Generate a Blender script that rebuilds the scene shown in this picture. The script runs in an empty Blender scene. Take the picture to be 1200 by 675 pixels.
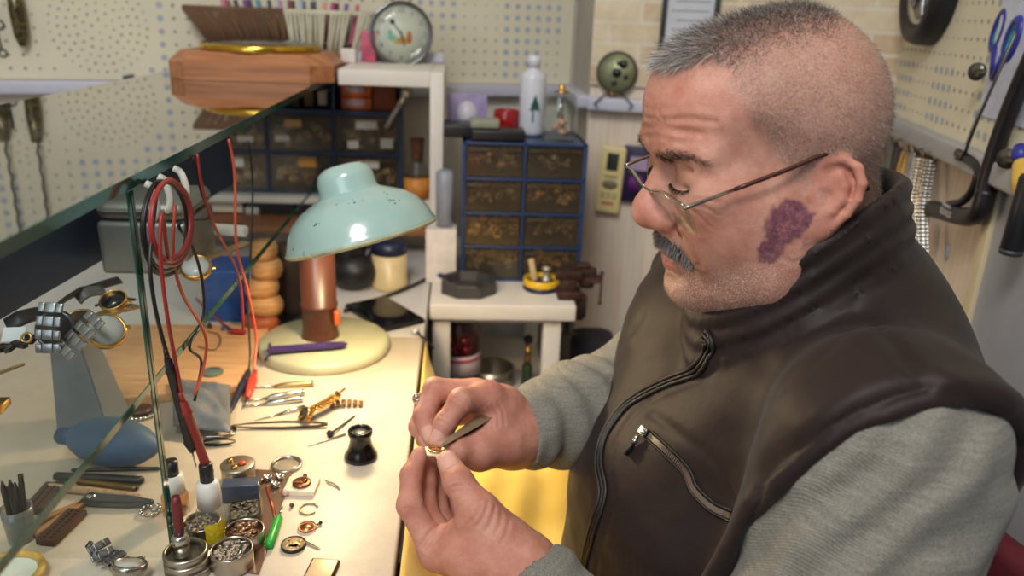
import bpy, bmesh, math, random
import numpy as np
from mathutils import Vector, Matrix, Quaternion, Euler
PI = math.pi
R = math.radians
random.seed(7)
COL = bpy.context.scene.collection
SC = bpy.context.scene

# ---------------------------------------------------------------- camera model
FPX = 930.0
CAMP = np.array([0.0, 0.0, 1.21])
def _cambasis():
    roll = R(0.9)
    d = np.array([542. - 600, 337.5 - 12., FPX]); d /= np.linalg.norm(d)
    u = np.array([math.sin(roll), math.cos(roll), 0.]); u = u - d * (u @ d); u /= np.linalg.norm(u)
    r = np.cross(u, d)
    return np.stack([r, d, u])
CM = _cambasis()
def ray(x, y): return CM @ np.array([x - 600., 337.5 - y, FPX])
def onz(x, y, z):
    v = ray(x, y); return CAMP + v * ((z - CAMP[2]) / v[2])
def ony(x, y, Y):
    v = ray(x, y); return CAMP + v * (Y / v[1])
def onx(x, y, X):
    v = ray(x, y); return CAMP + v * (X / v[0])
def dep(x, y, d): return CAMP + ray(x, y) * (d / FPX)
def onplane(x, y, p0, n):
    v = ray(x, y); p0 = np.array(p0); n = np.array(n)
    return CAMP + v * (((p0 - CAMP) @ n) / (v @ n))
def pj(p):
    c = CM.T @ (np.array(p) - CAMP)
    return 600 + FPX * c[0] / c[2], 337.5 - FPX * c[1] / c[2], c[2]

cam_d = bpy.data.cameras.new('camera'); cam = bpy.data.objects.new('camera', cam_d); COL.objects.link(cam)
cam_d.sensor_width = 36; cam_d.lens = 36 * FPX / 1200
cam_d.clip_start = 0.02
_r = CM @ np.array([1, 0, 0.]); _u = CM @ np.array([0, 1, 0.]); _b = CM @ np.array([0, 0, -1.])
cam.matrix_world = Matrix(((_r[0], _u[0], _b[0], CAMP[0]), (_r[1], _u[1], _b[1], CAMP[1]), (_r[2], _u[2], _b[2], CAMP[2]), (0, 0, 0, 1)))
SC.camera = cam
cam_d.dof.use_dof = True; cam_d.dof.focus_distance = 0.68; cam_d.dof.aperture_fstop = 4.6
SC.view_settings.view_transform = 'Standard'; SC.view_settings.look = 'None'; SC.view_settings.gamma = 1
SC.view_settings.use_curve_mapping = False
SC.view_settings.exposure = 0.0

# ---------------------------------------------------------------- materials
def srgb(r, g, b):
    f = lambda c: (c / 12.92 if c <= 0.04045 else ((c + 0.055) / 1.055) ** 2.4)
    return (f(r / 255), f(g / 255), f(b / 255), 1)
class NT:
    def __init__(s, name):
        s.m = bpy.data.materials.new(name); s.m.use_nodes = True
        s.t = s.m.node_tree; s.t.nodes.clear()
        s.out = s.t.nodes.new('ShaderNodeOutputMaterial')
        s.b = s.t.nodes.new('ShaderNodeBsdfPrincipled'); s.l(s.b.outputs[0], s.out.inputs[0])
    def n(s, typ, **k):
        nd = s.t.nodes.new(typ)
        for a, v in k.items():
            if a.startswith('i_'):
                key = a[2:]
                nd.inputs[int(key) if key.isdigit() else key.replace('_', ' ')].default_value = v
            else: setattr(nd, a, v)
        return nd
    def l(s, a, b): s.t.links.new(a, b)
    def set(s, **k):
        for a, v in k.items(): s.b.inputs[a.replace('_', ' ')].default_value = v
    def ramp(s, fac, stops, interp='LINEAR'):
        r = s.n('ShaderNodeValToRGB'); r.color_ramp.interpolation = interp
        e = r.color_ramp.elements
        while len(e) < len(stops): e.new(0.5)
        for i, (p, c) in enumerate(stops): e[i].position = p; e[i].color = c
        s.l(fac, r.inputs[0]); return r.outputs[0]
    def obj(s): return s.n('ShaderNodeTexCoord').outputs['Object']
    def noise(s, scale, detail=3, rough=0.5, vec=None, stretch=None):
        nz = s.n('ShaderNodeTexNoise'); nz.inputs['Scale'].default_value = scale
        nz.inputs['Detail'].default_value = detail; nz.inputs['Roughness'].default_value = rough
        v = vec or s.obj()
        if stretch:
            mp = s.n('ShaderNodeMapping'); mp.inputs['Scale'].default_value = stretch; s.l(v, mp.inputs[0]); v = mp.outputs[0]
        s.l(v, nz.inputs['Vector']); return nz.outputs['Fac']
    def mix(s, fac, a, b, mode='MIX'):
        m = s.n('ShaderNodeMix', data_type='RGBA', blend_type=mode)
        for sock, v in ((m.inputs[0], fac), (m.inputs[6], a), (m.inputs[7], b)):
            if isinstance(v, (int, float)): sock.default_value = v
            elif isinstance(v, tuple): sock.default_value = v
            else: s.l(v, sock)
        return m.outputs[2]
    def math(s, op, a, b=None, c=None, clamp=False):
        m = s.n('ShaderNodeMath', operation=op, use_clamp=clamp)
        for i, v in enumerate((a, b, c)):
            if v is None: continue
            if isinstance(v, (int, float)): m.inputs[i].default_value = v
            else: s.l(v, m.inputs[i])
        return m.outputs[0]
    def color(s, c):
        if isinstance(c, tuple): s.b.inputs['Base Color'].default_value = c
        else: s.l(c, s.b.inputs['Base Color'])
    def bump(s, h, strength=0.3, dist=0.002):
        bp = s.n('ShaderNodeBump'); bp.inputs['Strength'].default_value = strength; bp.inputs['Distance'].default_value = dist
        s.l(h, bp.inputs['Height']); s.l(bp.outputs[0], s.b.inputs['Normal'])
MATS = {}
def clearmat(name, tint, refl=1.0, body=0.0, bodycol=None, rough=0.02):
    """thin clear glass or plastic: see-through, with a Schlick reflection; body > 0 adds a milky share"""
    t = NT(name); T = t.n('ShaderNodeBsdfTransparent'); T.inputs[0].default_value = srgb(*tint)
    G = t.n('ShaderNodeBsdfGlossy'); G.inputs['Roughness'].default_value = rough
    f = t.math('POWER', t.n('ShaderNodeLayerWeight', i_Blend=0.5).outputs['Facing'], 5.0); f = t.math('MULTIPLY_ADD', f, 0.95 * refl, 0.045 * refl)
    mx = t.n('ShaderNodeMixShader'); t.l(f, mx.inputs[0])
    if body:
        t.color(srgb(*(bodycol or tint))); t.set(Roughness=.35); m2 = t.n('ShaderNodeMixShader'); m2.inputs[0].default_value = body; t.l(T.outputs[0], m2.inputs[1]); t.l(t.b.outputs[0], m2.inputs[2]); t.l(m2.outputs[0], mx.inputs[1])
    else: t.l(T.outputs[0], mx.inputs[1])
    t.l(G.outputs[0], mx.inputs[2]); t.l(mx.outputs[0], t.out.inputs[0]); MATS[name] = t.m; return t.m
def mat(name, c, rough=0.5, metal=0.0, var=0.12, vscale=40, bump=0.0, bscale=200, spec=None, coat=0, stretch=None, transm=0.0, ior=1.45, alpha=None, emis=None):
    """plain procedural material: colour varied a little by noise, optional bump"""
    if name in MATS: return MATS[name]
    if transm: return clearmat(name, tuple(min(255, int(v * .35 + 255 * .65)) for v in c) if transm < 1 else c, 1.0, (1 - transm) * .8, c, rough)
    t = NT(name); c = srgb(*c)
    if var:
        f = t.noise(vscale, 4, 0.6, stretch=stretch)
        lo = tuple(max(0, v * (1 - var)) for v in c[:3]) + (1,); hi = tuple(min(1, v * (1 + var)) for v in c[:3]) + (1,)
        t.color(t.ramp(f, [(0.3, lo), (0.7, hi)]))
    else: t.color(c)
    t.set(Roughness=rough, Metallic=metal)
    if spec is not None: t.b.inputs['Specular IOR Level'].default_value = spec
    if coat: t.b.inputs['Coat Weight'].default_value = coat; t.b.inputs['Coat Roughness'].default_value = 0.1
    if transm: t.b.inputs['Transmission Weight'].default_value = transm; t.b.inputs['IOR'].default_value = ior
    if bump: t.bump(t.noise(bscale, 3, 0.6, stretch=stretch), bump)
    if emis: t.b.inputs['Emission Color'].default_value = srgb(*emis[0]); t.b.inputs['Emission Strength'].default_value = emis[1]
    MATS[name] = t.m; return t.m

# ---------------------------------------------------------------- mesh builder
def V(*a): return Vector(a[0]) if len(a) == 1 else Vector(a)
def lookrot(d, up=(0, 0, 1)):
    """matrix whose Z axis runs along d"""
    d = Vector(d).normalized(); up = Vector(up)
    if abs(d.dot(up.normalized())) > 0.99: up = Vector((0, 1, 0))
    x = up.cross(d).normalized(); y = d.cross(x)
    return Matrix((x, y, d)).transposed().to_4x4()
class MB:
    def __init__(s): s.bm = bmesh.new(); s.mi = 0
    def _fin(s, faces, smooth):
        for f in faces: f.smooth = smooth; f.material_index = s.mi
    def add(s, verts, faces, M=None, smooth=False):
        vs = [s.bm.verts.new((M @ Vector(v)) if M else Vector(v)) for v in verts]
        out = []
        for f in faces:
            try: out.append(s.bm.faces.new([vs[i] for i in f]))
            except ValueError: pass
        s._fin(out, smooth); return s
    def box(s, c, d, M=None, bev=0.0, seg=2, smooth=False):
        b = bmesh.new(); bmesh.ops.create_cube(b, size=1)
        for v in b.verts: v.co = Vector((v.co.x * d[0] + c[0], v.co.y * d[1] + c[1], v.co.z * d[2] + c[2]))
        if bev: bmesh.ops.bevel(b, geom=b.edges[:], offset=bev, segments=seg, affect='EDGES', profile=0.6)
        return s.merge(b, M, smooth or bool(bev))
    def merge(s, b, M=None, smooth=False):
        b.verts.index_update()
        s.add([v.co.copy() for v in b.verts], [[v.index for v in f.verts] for f in b.faces], M, smooth); b.free(); return s
    def lathe(s, prof, M=None, n=32, smooth=True, sx=1, sy=1):
        """prof: (r, z) from bottom to top; r = 0 closes"""
        vs, fs, rings = [], [], []
        for r, z in prof:
            if r <= 1e-7: vs.append((0, 0, z)); rings.append([len(vs) - 1])
            else:
                st = len(vs)
                vs += [(r * sx * math.cos(2 * PI * k / n), r * sy * math.sin(2 * PI * k / n), z) for k in range(n)]
                rings.append(list(range(st, st + n)))
        for a, b in zip(rings, rings[1:]):
            if len(a) == 1 and len(b) == 1: continue
            for k in range(n):
                k2 = (k + 1) % n
                if len(a) == 1: fs.append((a[0], b[k2], b[k]))
                elif len(b) == 1: fs.append((a[k], a[k2], b[0]))
                else: fs.append((a[k], a[k2], b[k2], b[k]))
        return s.add(vs, fs, M, smooth)
    def cyl(s, a, b, r, r2=None, n=20, bev=0.0, smooth=True):
        a, b = Vector(a), Vector(b); L = (b - a).length; r2 = r if r2 is None else r2
        M = Matrix.Translation(a) @ lookrot(b - a)
        if bev: pr = [(0, 0), (r - bev, 0), (r, bev), (r2, L - bev), (r2 - bev, L), (0, L)]
        else: pr = [(0, 0), (r, 0), (r, 0), (r2, L), (r2, L), (0, L)]
        return s.lathe(pr, M, n, smooth)
    def tube(s, pts, r, n=8, cap=True, smooth=True, closed=False, flat=1.0):
        P = [Vector(p) for p in pts]; m = len(P)
        rr = r if hasattr(r, '__len__') else [r] * m
        vs, fs = [], []
        T = []
        for i in range(m):
            if closed: d = P[(i + 1) % m] - P[i - 1]
            else: d = P[min(i + 1, m - 1)] - P[max(i - 1, 0)]
            T.append(d.normalized() if d.length > 1e-9 else Vector((0, 0, 1)))
        u = T[0].orthogonal().normalized()
        for i in range(m):
            u = (u - T[i] * u.dot(T[i])).normalized(); w = T[i].cross(u)
            for k in range(n):
                a = 2 * PI * k / n
                vs.append(P[i] + (u * math.cos(a) + w * math.sin(a) * flat) * rr[i])
        for i in range(m if closed else m - 1):
            j = (i + 1) % m
            for k in range(n): fs.append((i * n + k, i * n + (k + 1) % n, j * n + (k + 1) % n, j * n + k))
        if cap and not closed: fs.append(tuple(range(n - 1, -1, -1))); fs.append(tuple(range((m - 1) * n, m * n)))
        return s.add(vs, fs, None, smooth)
    def prism(s, outline, z0, z1, M=None, bev=0.0, smooth=False):
        b = bmesh.new(); vs = [b.verts.new((x, y, z0)) for x, y in outline]
        f = b.faces.new(vs); 
        if f.normal.z > 0: pass
        r = bmesh.ops.extrude_face_region(b, geom=[f])
        bmesh.ops.translate(b, verts=[v for v in r['geom'] if isinstance(v, bmesh.types.BMVert)], vec=(0, 0, z1 - z0))
        bmesh.ops.recalc_face_normals(b, faces=b.faces[:])
        if bev: bmesh.ops.bevel(b, geom=b.edges[:], offset=bev, segments=2, affect='EDGES')
        return s.merge(b, M, smooth)
    def ball(s, c, r, M=None, n=16, smooth=True):
        rr = r if hasattr(r, '__len__') else (r, r, r)
        b = bmesh.new(); bmesh.ops.create_uvsphere(b, u_segments=n, v_segments=max(6, n // 2), radius=1)
        for v in b.verts: v.co = Vector((v.co.x * rr[0] + c[0], v.co.y * rr[1] + c[1], v.co.z * rr[2] + c[2]))
        return s.merge(b, M, smooth)
    def torus(s, R0, r, M=None, n=32, m=8, a0=0, a1=2 * PI):
        full = abs(a1 - a0 - 2 * PI) < 1e-6
        pts = [(R0 * math.cos(a0 + (a1 - a0) * i / n), R0 * math.sin(a0 + (a1 - a0) * i / n), 0) for i in range(n if full else n + 1)]
        if M: pts = [M @ Vector(p) for p in pts]
        return s.tube(pts, r, m, closed=full)
    def grid(s, fn, nu, nv, smooth=True, thick=None):
        vs = [fn(i / nu, j / nv) for i in range(nu + 1) for j in range(nv + 1)]
        fs = [(i * (nv + 1) + j, (i + 1) * (nv + 1) + j, (i + 1) * (nv + 1) + j + 1, i * (nv + 1) + j + 1) for i in range(nu) for j in range(nv)]
        return s.add(vs, fs, None, smooth)
    def mesh(s, name):
        me = bpy.data.meshes.new(name); s.bm.normal_update(); s.bm.to_mesh(me); s.bm.free(); return me
def tag(o, label=None, cat=None, group=None, kind=None):
    if label: o['label'] = label
    if cat: o['category'] = cat
    if group: o['group'] = group
    if kind: o['kind'] = kind
    return o
def obj(name, mb, m, parent=None, M=None, label=None, solid=0.0, sub=0):
    me = mb.mesh(name) if isinstance(mb, MB) else mb
    for mm in (m if isinstance(m, (list, tuple)) else [m]): me.materials.append(mm)
    o = bpy.data.objects.new(name, me); COL.objects.link(o)
    if M is not None: o.matrix_basis = M
    if parent: o.parent = parent
    if label: o['label'] = label
    if solid:
        md = o.modifiers.new('solid', 'SOLIDIFY'); md.thickness = solid; md.offset = 0
    if sub:
        md = o.modifiers.new('sub', 'SUBSURF'); md.levels = sub; md.render_levels = sub
    return o
def thing(name, label, cat, loc=(0, 0, 0), rz=0.0, group=None, M=None):
    o = bpy.data.objects.new(name, None); COL.objects.link(o); o.empty_display_size = 0.02
    if M is not None: o.matrix_basis = M
    else: o.location = Vector(loc); o.rotation_euler = (0, 0, rz)
    return tag(o, label, cat, group)
def solo(name, label, cat, mb, m, group=None, M=None, **k):
    """a thing that is one mesh"""
    return tag(obj(name, mb, m, None, M, **k), label, cat, group)
def struct(name, mb, m, parent=None):
    o = obj(name, mb, m, parent)
    if not parent: o['kind'] = 'structure'
    return o
def dup(root, M=None, label=None, parent=None):
    c = root.copy(); COL.objects.link(c)
    if parent: c.parent = parent
    for ch in list(root.children): dup(ch, None, None, c)
    if M is not None: c.matrix_basis = M
    if label: c['label'] = label
    return c
def TM(loc, rz=0.0, rx=0.0, ry=0.0, s=None):
    M = Matrix.Translation(Vector(loc)) @ Euler((rx, ry, rz)).to_matrix().to_4x4()
    if s: M = M @ Matrix.Diagonal((s, s, s, 1))
    return M
def smoothpath(pts, n=8):
    """Catmull-Rom through the points"""
    P = [Vector(p) for p in pts]; P = [P[0] * 2 - P[1]] + P + [P[-1] * 2 - P[-2]]; out = []
    for i in range(1, len(P) - 2):
        for k in range(n):
            t = k / n; a, b, c, d = P[i - 1:i + 3]
            out.append(0.5 * ((2 * b) + (c - a) * t + (2 * a - 5 * b + 4 * c - d) * t * t + (3 * b - a - 3 * c + d) * t ** 3))
    out.append(P[-2]); return out
def text_mb(txt, size, M, depth=0.0006, align='CENTER', flip=False):
    """lettering as a mesh"""
    cu = bpy.data.curves.new('lettering', 'FONT'); cu.body = txt; cu.size = size; cu.align_x = align; cu.align_y = 'CENTER'
    cu.extrude = depth; cu.resolution_u = 3
    o = bpy.data.objects.new('lettering', cu); COL.objects.link(o)
    dg = bpy.context.evaluated_depsgraph_get(); me = bpy.data.meshes.new_from_object(o.evaluated_get(dg))
    bpy.data.objects.remove(o); bpy.data.curves.remove(cu)
    b = bmesh.new(); b.from_mesh(me); bpy.data.meshes.remove(me)
    mb = MB(); mb.merge(b, M); return mb

# ---------------------------------------------------------------- distance fields -> mesh (surface nets on sparse blocks)
def A3(*v): return np.array(v, dtype=float)
def smin(a, b, k):
    if k <= 0: return np.minimum(a, b)
    h = np.maximum(k - np.abs(a - b), 0) / k
    return np.minimum(a, b) - h * h * k * 0.25
def smax(a, b, k): return -smin(-a, -b, k)
def s_ell(P, c, r, B=None):
    q = P - np.array(c)
    if B is not None: q = q @ np.array(B).T
    r = np.array(r, dtype=float)
    k0 = np.linalg.norm(q / r, axis=1); k1 = np.linalg.norm(q / (r * r), axis=1)
    return k0 * (k0 - 1) / np.maximum(k1, 1e-9)
def s_cone(P, a, b, ra, rb=None):
    rb = ra if rb is None else rb
    a = np.array(a); b = np.array(b); d = b - a; L2 = d @ d
    t = np.clip((P - a) @ d / L2, 0, 1)
    return np.linalg.norm(P - (a + t[:, None] * d), axis=1) - (ra + (rb - ra) * t)
def s_chain(P, pts, rs, k=0.0):
    D = None
    for i in range(len(pts) - 1):
        d = s_cone(P, pts[i], pts[i + 1], rs[i], rs[i + 1])
        D = d if D is None else smin(D, d, k)
    return D
def s_box(P, c, h, r=0.0, B=None):
    q = P - np.array(c)
    if B is not None: q = q @ np.array(B).T
    q = np.abs(q) - (np.array(h) - r)
    return np.linalg.norm(np.maximum(q, 0), axis=1) + np.minimum(q.max(axis=1), 0) - r
def vnoise(P, s, seed=0):
    """smooth value noise, about -1..1"""
    q = P * s + seed * 17.31; i = np.floor(q).astype(np.int64); f = q - i; f = f * f * (3 - 2 * f)
    def h(x, y, z):
        n = (x * 374761393 + y * 668265263 + z * 2147483647 + seed * 974711) & 0xffffffff
        n = ((n ^ (n >> 13)) * 1274126177) & 0xffffffff
        return ((n ^ (n >> 16)) & 0xffff) / 32767.5 - 1
    x, y, z = i[:, 0], i[:, 1], i[:, 2]; r = 0
    for dx in (0, 1):
        for dy in (0, 1):
            for dz in (0, 1):
                w = (f[:, 0] if dx else 1 - f[:, 0]) * (f[:, 1] if dy else 1 - f[:, 1]) * (f[:, 2] if dz else 1 - f[:, 2])
                r = r + w * h(x + dx, y + dy, z + dz)
    return r
def nets(fn, lo, hi, h, nb=8, marg=1.6):
    """-> verts (N,3), quads (M,4)"""
    lo = np.array(lo, float); hi = np.array(hi, float); bs = nb * h
    n = np.ceil((hi - lo) / bs).astype(int)
    G = np.stack(np.meshgrid(*[np.arange(k) for k in n], indexing='ij'), -1).reshape(-1, 3)
    d = fn(lo + (G + 0.5) * bs)
    G = G[np.abs(d) < bs * 0.87 * marg + h * 2]
    m = nb + 2
    loc = np.stack(np.meshgrid(*[np.arange(-1, nb + 1)] * 3, indexing='ij'), -1).reshape(-1, 3)
    dim = n * nb + 4; VK, VP, Q = [], [], []
    for c0 in range(0, len(G), 160):
        g = G[c0:c0 + 160]; nbk = len(g)
        idx = g[:, None, :] * nb + loc[None]
        d = fn((lo + idx.reshape(-1, 3) * h)).reshape(nbk, m, m, m)
        # cells -1..nb-1 -> (m-1)
        cs = [d[:, i:m - 1 + i, j:m - 1 + j, k:m - 1 + k] for i in (0, 1) for j in (0, 1) for k in (0, 1)]
        C = np.stack(cs, -1); S = C < 0; mix = S.any(-1) & ~S.all(-1)
        # vertex positions
        bi, ci, cj, ck = np.nonzero(mix)
        if len(bi) == 0: continue
        c8 = C[bi, ci, cj, ck]; cor = np.array([(i, j, k) for i in (0, 1) for j in (0, 1) for k in (0, 1)], float)
        acc = np.zeros((len(bi), 3)); cnt = np.zeros(len(bi))
        for a in range(8):
            for b in range(a + 1, 8):
                if np.abs(cor[a] - cor[b]).sum() != 1: continue
                da, db = c8[:, a], c8[:, b]; cr = (da < 0) != (db < 0)
                t = np.where(cr, da / np.where(cr, da - db, 1), 0)
                acc += np.where(cr[:, None], cor[a] + t[:, None] * (cor[b] - cor[a]), 0); cnt += cr
        gi = g[bi] * nb + np.stack([ci, cj, ck], -1) - 1
        VP.append(lo + (gi + acc / cnt[:, None]) * h)
        key = lambda q: ((q[:, 0] + 1) * dim[1] + q[:, 1] + 1) * dim[2] + q[:, 2] + 1
        VK.append(key(gi))
        for ax in range(3):
            sl0 = [slice(1, nb + 1)] * 3; sl1 = list(sl0); sl1[ax] = slice(2, nb + 2)
            # need sample index up to nb+? limit along ax
            a = d[:, sl0[0], sl0[1], sl0[2]]
            e = [slice(1, nb + 1)] * 3; e[ax] = slice(2, nb + 2)
            b = d[:, e[0], e[1], e[2]]
            k_ = [a.shape[1], a.shape[2], a.shape[3]]; k_[ax] = b.shape[1 + ax]
            a = a[:, :k_[0], :k_[1], :k_[2]]
            cr = (a < 0) != (b < 0); bi, i, j, k = np.nonzero(cr)
            base = g[bi] * nb + np.stack([i, j, k], -1); neg = a[bi, i, j, k] < 0
            u, v = [(1, 2), (2, 0), (0, 1)][ax]
            o = np.zeros((4, 3), int); o[1, u] = -1; o[2, u] = -1; o[2, v] = -1; o[3, v] = -1
            q = np.stack([key(base + o[t]) for t in range(4)], -1)
            q[~neg] = q[~neg][:, ::-1]
            Q.append(q)
    VK = np.concatenate(VK); VP = np.concatenate(VP); Q = np.concatenate(Q)
    uk, fi = np.unique(VK, return_index=True); P = VP[fi]
    qi = np.searchsorted(uk, Q); qi = np.clip(qi, 0, len(uk) - 1); ok = (uk[qi] == Q).all(1)
    return P, qi[ok]
def sdf_mesh(name, fn, lo, hi, h, relax=1):
    P, Q = nets(fn, lo, hi, h)
    for _ in range(relax):      # one light smoothing pass kills the stair steps
        acc = np.zeros_like(P); cnt = np.zeros(len(P))
        for a in range(4):
            b = Q[:, (a + 1) % 4]; np.add.at(acc, Q[:, a], P[b]); np.add.at(cnt, Q[:, a], 1)
            np.add.at(acc, b, P[Q[:, a]]); np.add.at(cnt, b, 1)
        P = P * 0.4 + 0.6 * acc / np.maximum(cnt, 1)[:, None]
    return np_mesh(name, P, Q)
def np_mesh(name, P, Q):
    me = bpy.data.meshes.new(name)
    me.vertices.add(len(P)); me.vertices.foreach_set('co', P.astype(np.float32).ravel())
    k = Q.shape[1]
    me.loops.add(Q.size); me.loops.foreach_set('vertex_index', Q.astype(np.int32).ravel())
    me.polygons.add(len(Q)); me.polygons.foreach_set('loop_start', np.arange(0, Q.size, k, dtype=np.int32))
    me.polygons.foreach_set('loop_total', np.full(len(Q), k, dtype=np.int32))
    me.polygons.foreach_set('use_smooth', np.ones(len(Q), dtype=bool))
    me.update(calc_edges=True); me.validate(); return me
def set_attr(me, name, arr):
    """per-vertex float attribute"""
    a = me.attributes.new(name, 'FLOAT', 'POINT'); a.data.foreach_set('value', np.asarray(arr, dtype=np.float32))
def verts_np(me):
    a = np.zeros(len(me.vertices) * 3, np.float32); me.vertices.foreach_get('co', a); return a.reshape(-1, 3).astype(float)
# ================================================================= ROOM
ZB = 0.75                                   # bench top
XG = float(onz(203, 650, ZB)[0])            # front of the glass case
ZS = float(onx(80, 562, XG)[2])             # middle shelf
ZG = 1.080                                  # top glass
def Bp(x, y, dz=0.0): return Vector(onz(x, y, ZB + dz))
def Sp(x, y, dz=0.0): return Vector(onz(x, y, ZS + dz))
def lie(p, q, up=(0, 0, 1)):
    """matrix at p whose X axis points to q; returns matrix, length"""
    p, q = Vector(p), Vector(q); x = (q - p); L = x.length; x.normalize(); z = Vector(up); y = z.cross(x).normalized(); z = x.cross(y)
    M = Matrix((x, y, z)).transposed().to_4x4(); M.translation = p; return M, L
W0, W1 = Vector((-1.15, 1.52, 0)), Vector((0.26, 1.895, 0))        # back wall
C0, C1 = Vector((0.26, 1.640, 0)), Vector((0.815, 1.475, 0))        # corner wall behind the man
R0, R1 = C1, Vector((0.565, 0.40, 0))                                # right wall
ZL = 1.043                                                           # height of the ledge all round
m_plaster = mat('plaster_white', (214, 208, 196), .8, var=.05, vscale=8, bump=.1)
def m_panelwood():
    t = NT('white_washed_boards'); n = t.noise(9, 5, .6, stretch=(12, 12, .6)); n2 = t.noise(2.2, 3, .6)
    c = t.ramp(n, [(0.25, srgb(212, 192, 174)), (0.5, srgb(228, 214, 198)), (0.8, srgb(238, 231, 222))]); c = t.mix(t.math('MULTIPLY', n2, .28), c, srgb(206, 176, 144))
    t.color(c); t.set(Roughness=.55); t.bump(n, .12); return t.m
m_board = m_panelwood(); m_ledge = mat('ledge_paint', (196, 198, 214), .35, var=.04)
m_peg = mat('pegboard_cream', (222, 216, 192), .6, var=.06, vscale=6, bump=.08, bscale=120); m_pegb = mat('pegboard_hole', (150, 146, 140), .8, var=.1); m_pegblue = mat('pegboard_blue_dot', (166, 178, 194), .7, var=.1)
def wall_mb(a, b, z0, z1, th=.03):
    d = (b - a); L = d.length; M, _ = lie(a, b); mb = MB(); mb.box((L / 2, th / 2, (z0 + z1) / 2), (L, th, z1 - z0), M); return mb, M, L
fl = MB(); fl.box((0, .6, -.02), (3.4, 4.2, .04)); struct('floor', fl, mat('floor_tile', (120, 108, 96), .5, var=.15, vscale=5))
ce = MB(); ce.box((0, .6, 2.62), (3.4, 4.2, .04)); struct('ceiling', ce, mat('ceiling_paint', (226, 224, 218), .9))
def pegdots(L, z0, z1, cols, M, seed, side=-1, spiral=()):
    """flat dots of the perforated board, many sizes, laid out in rows"""
    rng = random.Random(seed); mb = MB(); step = .0243
    def dot(u, z, r, mi):
        mb.mi = mi; mb.lathe([(0, 0), (r, 0)], M @ TM((u, side * .0008, z)) @ Matrix.Rotation(PI / 2, 4, 'X'), 10, False)
    nx, nz = int(L / step), int((z1 - z0) / step); 
    rowr = {}
    for i in range(nx):
        for j in range(nz):
            u, z = (i + .6) * step, z0 + (j + .6) * step
            if any((u - cu) ** 2 + (z - cz) ** 2 < (R_ + .012) ** 2 for cu, cz, R_ in spiral): continue
            blk = (i // 7 + j // 5) % 3; key = (i // 4, j // 4)
            if key not in rowr: rowr[key] = rng.choice([.0022, .0030, .0034, .0055, .0060])
            r = rowr[key]
            if blk == 2 and r < .005: r *= .8
            dot(u, z, r, 2 if r > .005 else 1)
    for cu, cz, R_ in spiral:
        k = 0; r = .012
        while r < R_:
            n = int(2 * PI * r / .0155); 
            for a in range(n): dot(cu + r * math.cos(2 * PI * a / n + k * .4), cz + r * math.sin(2 * PI * a / n + k * .4), rng.choice([.0017, .0021, .0025]), 1)
            r += .0145; k += 1
    return mb
mb, MW, LW = wall_mb(W0, W1, 0, 2.6); struct('wall_back', mb, m_plaster)
mb, MC, LC = wall_mb(C0, C1, 0, 2.6); struct('wall_corner', mb, m_board)
mb, MR, LR = wall_mb(R0, R1, 0, 2.6); struct('wall_right', mb, m_board)
mb, ML_, LL = wall_mb(Vector((-1.15, -.6, 0)), W0, 0, 2.6); struct('wall_left', mb, m_plaster)
mb, MS_, LS = wall_mb(Vector((0.26, 1.90, 0)), C0, 0, 2.6, .02); struct('wall_return', mb, mat('grey_side_paint', (176, 170, 160), .7))
# pegboards
def pegboard(name, L, u0, M, seed, spiral=()):
    mb = MB(); z0, z1 = ZL + .014, 2.3
    mb.box(((u0 + L) / 2, -.006, (z0 + z1) / 2), (L - u0, .012, z1 - z0), M)
    d = pegdots(L - u0 - .02, z0 + .005, min(z1, 1.75), 0, M @ TM((u0 + .01, -.012, 0)), seed, -1, spiral)
    me = d.mesh('x'); b = bmesh.new(); b.from_mesh(me); b2 = mb.bm
    for f in b.faces:
        f2 = b2.faces.new([b2.verts.new(v.co) for v in f.verts]); f2.material_index = f.material_index
    b.free(); bpy.data.meshes.remove(me)
    return struct(name, mb, [m_peg, m_pegb, m_pegblue])
def wu(M, x, y):          # picture point -> (u, z) on a wall
    o = M.translation; n = M.to_3x3() @ Vector((0, 1, 0)); q = M.inverted() @ Vector(onplane(x, y, o, n)); return q.x, q.z
su = wu(MW, 110, 30); s2 = wu(MW, 22, 12)
pegboard('trim_pegboard_back', LW - .012, 0.0, MW, 3, [(su[0] - .0, su[1], .095), (s2[0] - .03, s2[1] + .05, .05)])
pegboard('trim_pegboard_right', LR, .0, MR, 5)
def ledge(name, L, M, u0=0.0):
    mb = MB(); mb.box(((u0 + L) / 2, -.016, ZL), (L - u0, .032, .026), M, .004); struct(name, mb, m_ledge)
ledge('trim_ledge_back', LW, MW); ledge('trim_ledge_corner', LC, MC); m_ledge2 = mat('ledge_grey', (164, 164, 168), .45, var=.05)
mb = MB(); mb.box((LR / 2, -.016, ZL), (LR, .032, .030), MR, .004); struct('trim_ledge_right', mb, m_ledge2)
mb = MB(); mb.box((LS / 2, -.010, ZL), (LS, .03, .026), MS_, .004); struct('trim_ledge_return', mb, m_ledge)
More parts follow.
